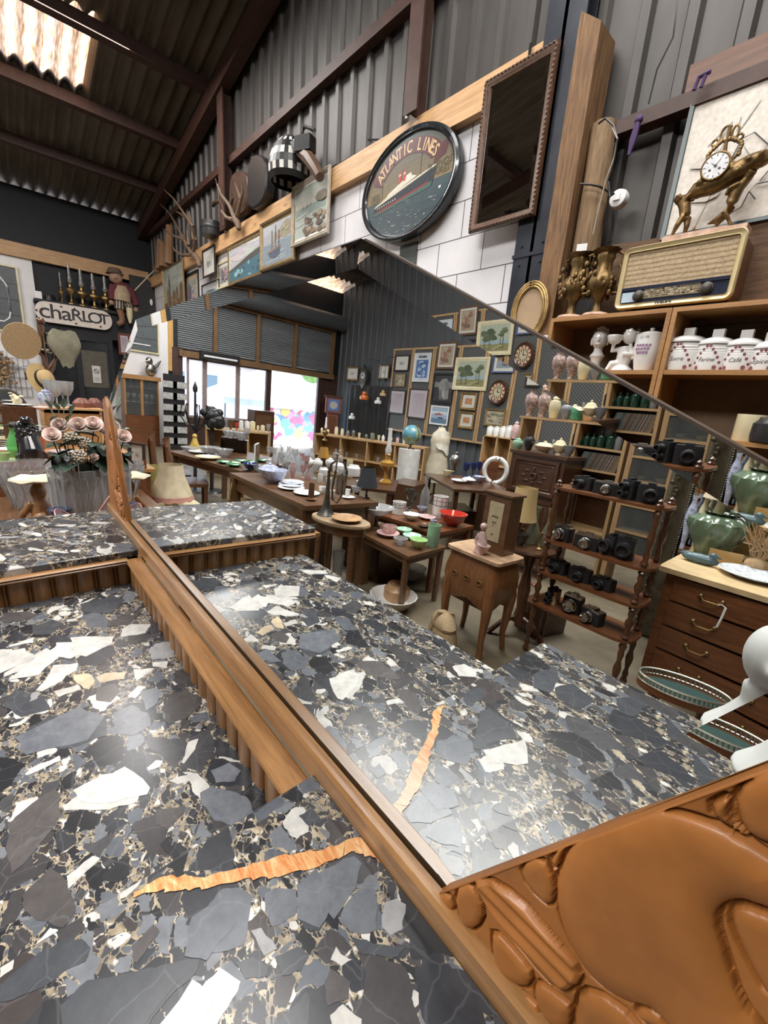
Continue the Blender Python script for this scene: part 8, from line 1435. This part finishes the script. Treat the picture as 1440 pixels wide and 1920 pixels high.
# stool-table under the lamp, globe, torso, column
A = rat(700, 905, 'z', .735); t = thing('small_table', 'dark small table under the amber oil lamp', 'table', (A.x, A.y, 0), .8); m = M(); m.bx((-.35, -.25, .705), (.35, .25, .735)); build('tabletop', m, darkwood, t)
for sx in (-1, 1):
    for sy in (-1, 1): m = M(); m.box((sx*.3, sy*.2, .35), (.05, .05, .7)); build('leg', m, darkwood, t)
XG = -4.9; P = rat(772, 815, 'x', XG); k = rmpp(P); r = 18*k; pb = rat(772, 842, 'x', XG); t = thing('column_stand', 'white draped column carrying the globe', 'column', (P.x, P.y, 0)); zc1 = pb.z; m = M(); m.lathe([(21*k, 0), (20*k, zc1*.5), (20.5*k, zc1)], n=32, rib=.03, nr=11, tw=6); build('drape', m, mat('white_cloth', (.60, .59, .57), .8), t)
t = thing('globe', 'blue and green globe on a short stand above the white column', 'globe', (P.x, P.y, zc1)); m = M(); m.lathe([(r*.5, 0), (r*.4, .02), (.015, .03), (.015, P.z-zc1-r*.9)], n=18); build('stand', m, darkwoodz, t); gm, nt, b = nodes('globe_map'); L = nt.links; nz = nd(nt, 'ShaderNodeTexNoise', Scale=5, Detail=6); L.new(coord(nt), nz.inputs['Vector']); rr = ramp(nt, [(.46, (.10, .27, .34)), (.52, (.38, .36, .16)), (.6, (.18, .30, .16))]); L.new(nz.outputs[0], rr.inputs[0]); L.new(rr.outputs[0], b.inputs['Base Color']); b.inputs['Roughness'].default_value = .3
m = M(); m.ball((0, 0, P.z-zc1), r, 28, 18); build('sphere', m, gm, t); m = M(); m.tube([(r*1.07*sin(g), 0, P.z-zc1+r*1.07*cos(g)) for g in [.4+pi*j/14 for j in range(15)]], .008, 6); build('meridian', m, brass, t)
PT = rat(815, 905, 'x', XG+.2); k = rmpp(PT); zt1 = rat(815, 800, 'x', XG+.2).z; t = thing('dress_form', 'cream tailors bust draped with a white shawl', 'dress form', (PT.x, PT.y, 0), radians(40)); m = M(); z0 = zt1-100*k; m.tube([(0, 0, z0), (0, 0, z0+30*k), (0, 0, z0+55*k), (0, 0, z0+76*k), (0, 0, z0+88*k), (0, 0, z0+96*k), (0, 0, z0+100*k)], [19*k, 20*k, 15*k, 18*k, 15*k, 7*k, 6*k], 22); build('torso', m, mat('cream_linen', (.52, .46, .35), .8, var=.15), t); m = M(); m.tube([(0, 0, .05), (0, 0, z0)], .02); [m.tube([(0, 0, .2), (.2*cos(g), .2*sin(g), .01)], .015) for g in (0, 2.1, 4.2)]; build('stand', m, darkwoodz, t); m = M(); m.tube([(0, 0, z0+100*k), (0, 0, z0+104*k)], [4*k, 1*k]); build('neck_cap', m, darkwood, t)
m = M(); m.grid(lambda u, v: ((15+3*v)*k*cos(2.6+u*4.2), (15+3*v)*k*sin(2.6+u*4.2), z0+(93-36*v*(.7+.5*sin(u*3.1)))*k+2*k*sin(u*25)*v), 40, 8); build('shawl', m, mat('white_shawl', (.64, .60, .52), .85), t)
# cubby boxes with canisters, table with blue glass
YQ = -6.3; A, B = rat(906, 816, 'y', YQ), rat(960, 822, 'y', YQ); zq = (A.z+B.z)/2; w2 = abs(B.x-A.x)/2; t = thing('cubby_box', 'two bay pale pine cubby box with canisters on top', 'box', ((A.x+B.x)/2, YQ-.15, 0), pi); hq = 54*rmpp(A)
for a, b in [((-w2, -.15, zq-.02), (w2, .15, zq)), ((-w2, -.15, zq-hq), (w2, .15, zq-hq+.02)), ((-w2, .13, zq-hq), (w2, .15, zq))]+[((x-.012, -.15, zq-hq), (x+.012, .15, zq)) for x in (-w2+.012, 0, w2-.012)]: m = M(); m.bx(a, b); build('board', m, pine_r, t)
m = M(); m.bx((-w2, -.12, 0), (w2, .14, zq-hq)); build('base', m, walnut, t)
yrow('''can 918 816 798 13 ch canister white canister, first of four on the pine cubby box
can 930 817 798 12 ch canister white canister, second of four on the pine cubby box
can 942 818 797 12 ch canister white canister, third of four on the pine cubby box
can 954 819 795 14 ch canister white canister, fourth and largest on the pine cubby box''', YQ-.12, zq)
P = rat(968, 818, 'y', YQ-.1); pot('pink_jar', 'tall pink lidded jar at the right edge of the cubby box', 'jar', (P.x-.03, P.y, zq), 'ginger', 34*rmpp(P), 8*rmpp(P), pinkc)
zV = .72; A = rat(862, 905, 'z', zV); t = thing('side_table', 'dark side table crowded with cobalt blue glass', 'table', (A.x, A.y-.15, 0), .5); m = M(); m.bx((-.55, -.4, zV-.03), (.55, .4, zV)); build('tabletop', m, darkwood, t)
for sx in (-1, 1):
    for sy in (-1, 1): m = M(); m.box((sx*.48, sy*.34, zV/2), (.05, .05, zV-.03)); build('leg', m, darkwood, t)
rows('''goblet 872 894 868 14 co cobalt_goblet cobalt blue goblet, left of three on the dark side table
goblet 886 893 868 13 co cobalt_goblet cobalt blue goblet, middle of three on the dark side table
goblet 897 892 866 13 co cobalt_goblet cobalt blue goblet, right of three on the dark side table
tureen 878 906 893 26 ch white_tureen white tureen below the cobalt goblets
bowl 898 905 893 24 de delft_bowl blue and white bowl right of the white tureen
plate 860 905 900 30 ch white_platter white platter at the left of the dark side table
baluster 850 886 848 20 sv silver_urn silvery lidded urn left of the cobalt goblets
cup 838 894 882 16 cr cream_cup cream cup beside the silvery urn
jar 912 892 874 14 ch white_jar white jar behind the cobalt goblets''', zV)
P = rat(925, 905, 'z', zV); m = M(); m.tube([(.14*cos(g), 0, .16+.16*sin(g)) for g in [2*pi*j/24 for j in range(25)]], .03, 8, False); solo('white_ring_plate', m, china, 'white ring shaped plate standing on edge', 'plate', P, radians(150)); P = rat(915, 900, 'z', zV); m = M(); m.box((0, 0, .13), (.22, .02, .26)); [m.box((x, .012, .13), (.02, .01, .24)) for x in (-.05, .03)]; solo('red_brown_board', m, mahog, 'red brown wooden panel standing before the white ring plate', 'panel', P, radians(150))
# chairs, pink lamp, prints at the left of the mirror
def chair(label, px, pb, rz, hb):
    P = rat(px, pb, 'z', .46); t = thing('dining_chair', label, 'chair', (P.x, P.y, 0), rz, 'rounded back wooden chairs'); cw = wood('red_brown_chair', (.10, .042, .02), (.25, .115, .055), 'z', .35, 4, .3)
    m = M(); m.prism(rr_(.44, .42, .06, 4), (0, 0, .43), (1, 0, 0), (0, 1, 0), (0, 0, 1), .04); build('seat', m, cw, t); m = M(); m.grid(lambda u, v: (-.22+.44*u, .2+.03*v-.05*sin(pi*u), .5+(hb-.5)*v+(-.05*(2*u-1)**2 if v > .9 else 0)), 14, 8); m.grid(lambda u, v: (.22-.44*u, .225+.03*v-.05*sin(pi*u), .5+(hb-.5)*v+(-.05*(2*u-1)**2 if v > .9 else 0)), 14, 8); build('backrest', m, cw, t)
    for sx in (-1, 1):
        m = M(); m.tube([(sx*.2, .2, .0), (sx*.2, .19, .43), (sx*.215, .21, hb-.08)], .02); build('leg', m, cw, t); m = M(); m.tube([(sx*.19, -.18, 0), (sx*.19, -.18, .43)], [.014, .022]); build('leg', m, cw, t)
chair('wooden chair with rounded back, nearer and right of two', 352, 902, .25, .95); chair('wooden chair with rounded back, farther and left of two', 322, 886, .25, .95)
ZLm = .45; P = rat(322, 952, 'z', ZLm); k = rmpp(P); t = thing('small_table', 'low pale table under the fringed lamp', 'table', (P.x, P.y-.02, 0)); m = M(); m.bx((-.32, -.25, ZLm-.03), (.32, .2, ZLm)); build('tabletop', m, cream, t)
for sx in (-1, 1):
    for sy in (-1, 1): m = M(); m.box((sx*.27, sy*.17-.02, ZLm/2), (.04, .04, ZLm-.03)); build('leg', m, walnut, t)
t = thing('fringed_lamp', 'table lamp with bell shaped cream shade and pink fringe', 'lamp', P); build('base', M().lathe([(0, 0), (11*k, 0), (12*k, 9*k), (9*k, 14*k), (4*k, 16*k), (4*k, 26*k)], n=24), mat('cream_alabaster', (.60, .54, .44), .4), t); m = M(); m.lathe([(37*k, 24*k), (32*k, 38*k), (24*k, 58*k), (20*k, 82*k)], n=36, rib=.02, nr=12); m.f = m.f[:-2]; m.c = m.c[:-2]; m.mi = m.mi[:-2]; build('shade', m, mat('cream_silk', (.52, .43, .29), .7), t); m = M(); n_ = 48; m.add([(37*k*cos(2*pi*j/n_)*f_, 37*k*sin(2*pi*j/n_)*f_, z_*k+(1.5*k*sin(j*1.57) if z_ < 22 else 0)) for z_, f_ in ((26, 1.01), (17, 1.05)) for j in range(n_)], [(j, (j+1) % n_, n_+(j+1) % n_, n_+j) for j in range(n_)]); build('fringe', m, mat('dusty_pink_fringe', (.45, .22, .18), .8), t)
P = rat(294, 935, 'z', .35); k = rmpp(P); t = thing('olive_drum', 'olive yellow drum shaped pot behind the fringed lamp', 'pot', (P.x, P.y, 0)); m = M(); m.lathe([(12*k, 0), (13*k, .1), (15*k, .35), (16*k, .35+62*k), (14*k, .35+62*k), (13*k, .4)], n=28); build('body', m, mat('olive_glaze', (.30, .27, .09), .5), t)
P = rat(282, 879, 'z', ZC)+Vector((-.12, .06, .001)); framed('framed_print', 'small framed grey print standing left of the two chairs', P, 38*rmpp(P), 44*rmpp(P), radians(150), .02, darkf, 'print', mount=.03)
P = rat(442, 940, 'z', .45); k = rmpp(P); t = thing('wicker_armchair', 'gilt cane chair back arching above the marble', 'chair', (P.x, P.y, 0), .8); m = M(); [m.tube([(rr_2*cos(g), 0, .5+rr_2*1.6*sin(g)) for g in [pi*j/16 for j in range(17)]], .012, 6) for rr_2 in (.13, .10)]; build('backrest', m, gold, t); m = M(); m.bx((-.18, -.3, .42), (.18, .02, .46)); build('seat', m, straw, t)
for sx in (-1, 1):
    for y_ in (-.28, 0): m = M(); m.tube([(sx*.15, y_, 0), (sx*.15, y_, .5 if y_ == 0 else .42)], .014); build('leg', m, gold, t)
# far wall, street side: glazed cabinet, card rack, iron stand, strip light
XW = D+.5; A, B = rat(232, 700, 'x', XW), rat(297, 706, 'x', XW); y0, y1, zt_c = A.y, B.y, A.z; t = thing('glass_cabinet', 'oak glazed display cabinet with glassware against the white wall', 'cabinet', (XW-.2, (y0+y1)/2, 0), pi/2); hw = abs(y1-y0)/2
for nm, a, b, mm_ in (('cornice', (-hw-.05, -.23, zt_c-.1), (hw+.05, .2, zt_c), shelfwood), ('base', (-hw, -.2, 0), (hw, .2, .75), mahog), ('side_panel', (-hw, -.2, .75), (-hw+.03, .2, zt_c-.1), shelfwood), ('side_panel', (hw-.03, -.2, .75), (hw, .2, zt_c-.1), shelfwood), ('back_panel', (-hw+.03, .17, .75), (hw-.03, .2, zt_c-.1), darkwood), ('stile', (-.03, -.2, .75), (.03, -.17, zt_c-.1), shelfwood), ('shelf', (-hw+.03, -.16, 1.05), (hw-.03, .17, 1.06), clear), ('shelf', (-hw+.03, -.16, 1.4), (hw-.03, .17, 1.41), clear), ('pane', (-hw+.03, -.19, .76), (-.03, -.185, zt_c-.11), MATS['window_pane']), ('pane', (.03, -.19, .76), (hw-.03, -.185, zt_c-.11), MATS['window_pane'])): m = M(); m.bx(a, b); build(nm, m, mm_, t)
for q in range(9): pot('wine_glass', ORD[q]+' glass inside the oak display cabinet', 'glass', (XW-.2, (y0+y1)/2-hw+.1+(2*hw-.2)*(q % 5)/4+(.05 if q > 4 else 0), 1.0606 if q < 5 else 1.4106), 'goblet', .2, .05, clear, 'glasses inside the oak display cabinet')
P = rat(283, 693, 'x', XW-.2); P.z = zt_c; t = thing('bird_ornament', 'shiny metal bird ornament on top of the oak cabinet', 'ornament', P, 1); m = M(); m.ball((0, 0, .16), (.16, .12, .15)); m.ball((.05, 0, .36), (.09, .08, .1)); m.tube([(.12, 0, .36), (.2, 0, .33)], [.03, .005]); m.tube([(-.1, 0, .2), (-.32, 0, .42)], [.06, .02]); fuse(build('body', m, silverm, t), .012, 2)
A, B = rat(307, 700, 'x', D+.9), rat(346, 835, 'x', D+.9); t = thing('card_rack', 'tall black rack of postcards beside the street windows', 'rack', (D+.9, (A.y+B.y)/2, 0), pi/2); w2 = abs(A.y-B.y)/2; H = A.z; m = M(); m.bx((-w2, -.05, .1), (w2, .08, H)); build('panel', m, black_m, t); m = M(); m.bx((-w2*.7, -.2, 0), (w2*.7, .2, .1)); build('foot', m, black_m, t)
for r_2 in range(6):
    for c_2 in range(2): m = M(); x, z = -w2*.5+c_2*w2, H-.22-r_2*.27; m.bx((x-.16, -.075, z-.09), (x+.16, -.06, z+.06)); build('card', m, mat('grey_card', (.42, .42, .40), .5, var=.4, sc=18), t)
P = rat(366, 822, 'x', -6.5); zq = .86; t = thing('iron_candelabrum', 'black wrought iron candle tree before the street windows', 'candelabra', (P.x, P.y, 0)); k = rmpp(P); H = rat(366, 715, 'x', -6.5).z; m = M(); m.tube([(0, 0, 0), (0, 0, H*.6), (0, 0, H-.15)], [.03, .02, .015]); m.lathe([(.0, 0), (.03, .03), (.035, .08), (.01, .15), (0, .18)], (0, 0, H-.17), 12); m.lathe([(.2, 0), (.18, .03), (.03, .06)], n=20); build('stem', m, black_m, t)
for q in range(7): g = q*.9; m = M(); m.tube([(0, 0, H*.55+.05*(q % 3)), (.12*cos(g), .12*sin(g), H*.62), (.2*cos(g), .2*sin(g), H*.7+.05*(q % 2)), (.17*cos(g), .17*sin(g), H*.8)], .011, 6); build('arm', m, black_m, t)
P = rat(398, 785, 'x', -6.4); k = rmpp(P); t = thing('black_flower_hat', 'large black ruffled fabric flower on the black stand', 'hat', P); m = M(); [m.ball((rnd.uniform(-.05, .05), 19*k*rnd.uniform(-.8, .8), 15*k*rnd.uniform(-.8, .8)), rnd.uniform(.05, .1), 10, 7) for q in range(22)]; build('ruffles', m, black_m, t); m = M(); m.tube([(0, 0, 0), (0, 0, -P.z+.02)], .03); m.lathe([(.18, 0), (.16, .03), (0, .04)], (0, 0, -P.z), 18); build('stand', m, black_m, t)
P = rat(365, 833, 'x', -5.6); P.z = .74; k = rmpp(P); m = M(); m.lathe([(9*k, 0), (9*k, 8*k), (5*k, 18*k), (3*k, 24*k)], n=20); m.ball((0, 0, 26*k), 4.5*k); m.tube([(0, 0, 26*k), (5*k, 0, 25*k)], [2*k, .5*k]); solo('yellow_jug', m, mat('mottled_yellow_glaze', (.52, .36, .08), .3, var=.6, sc=14), 'mottled yellow bird headed jug at the end of the brown table', 'jug', P)
A, B = rat(376, 664, 'x', D+.22), rat(449, 674, 'x', D+.22); t = thing('strip_light', 'black housed strip light fixed above the street windows', 'lamp', (D+.2, (A.y+B.y)/2, A.z), pi/2); w2 = abs(A.y-B.y)/2; m = M(); m.bx((-w2, -.04, -.1), (w2, .07, .1)); m.bx((-w2, .07, -.03), (w2, .2, .03)); build('housing', m, black_m, t); m = M(); m.tube([(-w2*.85, -.05, -.03), (w2*.85, -.05, -.03)], .03, 10); build('tube', m, mat('white_tube', (.75, .76, .78), .2), t)
P = rat(491, 832, 'x', -9.5); t = thing('dark_cabinet', 'tall dark cabinet standing before the street windows', 'cabinet', (-9.6, P.y, 0), pi/2); w2 = 19*rmpp(P); H = rat(491, 770, 'x', -9.5).z; m = M(); m.bx((-w2, -.2, 0), (w2, .2, H)); build('carcass', m, darkwood, t); m = M(); m.bx((-w2*.7, -.215, .5), (w2*.9, -.2, H-.1)); build('door', m, walnut, t)
m = M(); m.bx((D, y_in+.12, 1.9), (D+.04, y_in+.55, 3.75)); struct('trim_board_far', m, mat('osb_board', (.52, .30, .10), .7, var=.3, sc=20))
rows('''decanter 583 868 838 13 gl decanter clear decanter before the left white teapot
bottle 533 880 852 10 gl bottle clear bottle at the rim of the big blue white bowl
goblet 527 872 848 11 gl wine_glass clear wine glass left of the large blue white bowl
goblet 568 896 872 11 pi wine_glass pink wine glass beside the plate stack
carafe 577 900 872 13 pi carafe pink glass carafe behind the flat platter
goblet 590 897 874 10 gl wine_glass clear wine glass behind the wooden cylinder
jar 606 892 876 18 ch sugar_bowl white sugar bowl behind the trumpet bell
cup 616 908 896 12 ch teacup white teacup in the second row behind the trumpet
bowl 676 912 902 18 ch white_bowl small white bowl behind the black shaded lamp
bottle 628 868 842 10 gl bottle clear bottle behind the white teapots
decanter 636 872 843 13 gl decanter clear decanter right of the white teapots
cyl 655 878 862 12 cr cream_mug cream mug behind the big white pot''', zA)
for q, (px, py, w_, h_, mt_, lab) in enumerate(((700, 1010, .5, .32, darkwood, 'dark wooden crate on the floor behind the low brown table'), (575, 1000, .45, .4, walnut, 'brown wooden crate beneath the long carved table'), (850, 940, .5, .35, darkwood, 'dark wooden crate beneath the cobalt glass table'), (905, 930, .4, .5, walnut, 'brown wooden crate beside the carved oak cabinet'), (760, 900, .6, .45, darkwood, 'dark wooden trunk behind the reddish table'), (660, 940, .5, .3, walnut, 'brown wooden crate under the amber lamp table'), (1010, 1120, .3, .22, darkwood, 'dark wooden crate behind the whatnot shelf'))):
    P = rat(px, py+60, 'z', 0); t = thing('crate', lab, 'crate', P, .3*q); [build('board', M().bx(a, b), mt_, t) for a, b in (((-w_/2, -w_*.35, .0), (w_/2, -w_*.35+.02, h_)), ((-w_/2, w_*.35-.02, .0), (w_/2, w_*.35, h_)), ((-w_/2, -w_*.35+.02, .0), (-w_/2+.02, w_*.35-.02, h_)), ((w_/2-.02, -w_*.35+.02, .0), (w_/2, w_*.35-.02, h_)), ((-w_/2, -w_*.35, h_), (w_/2, w_*.35, h_+.02)))]
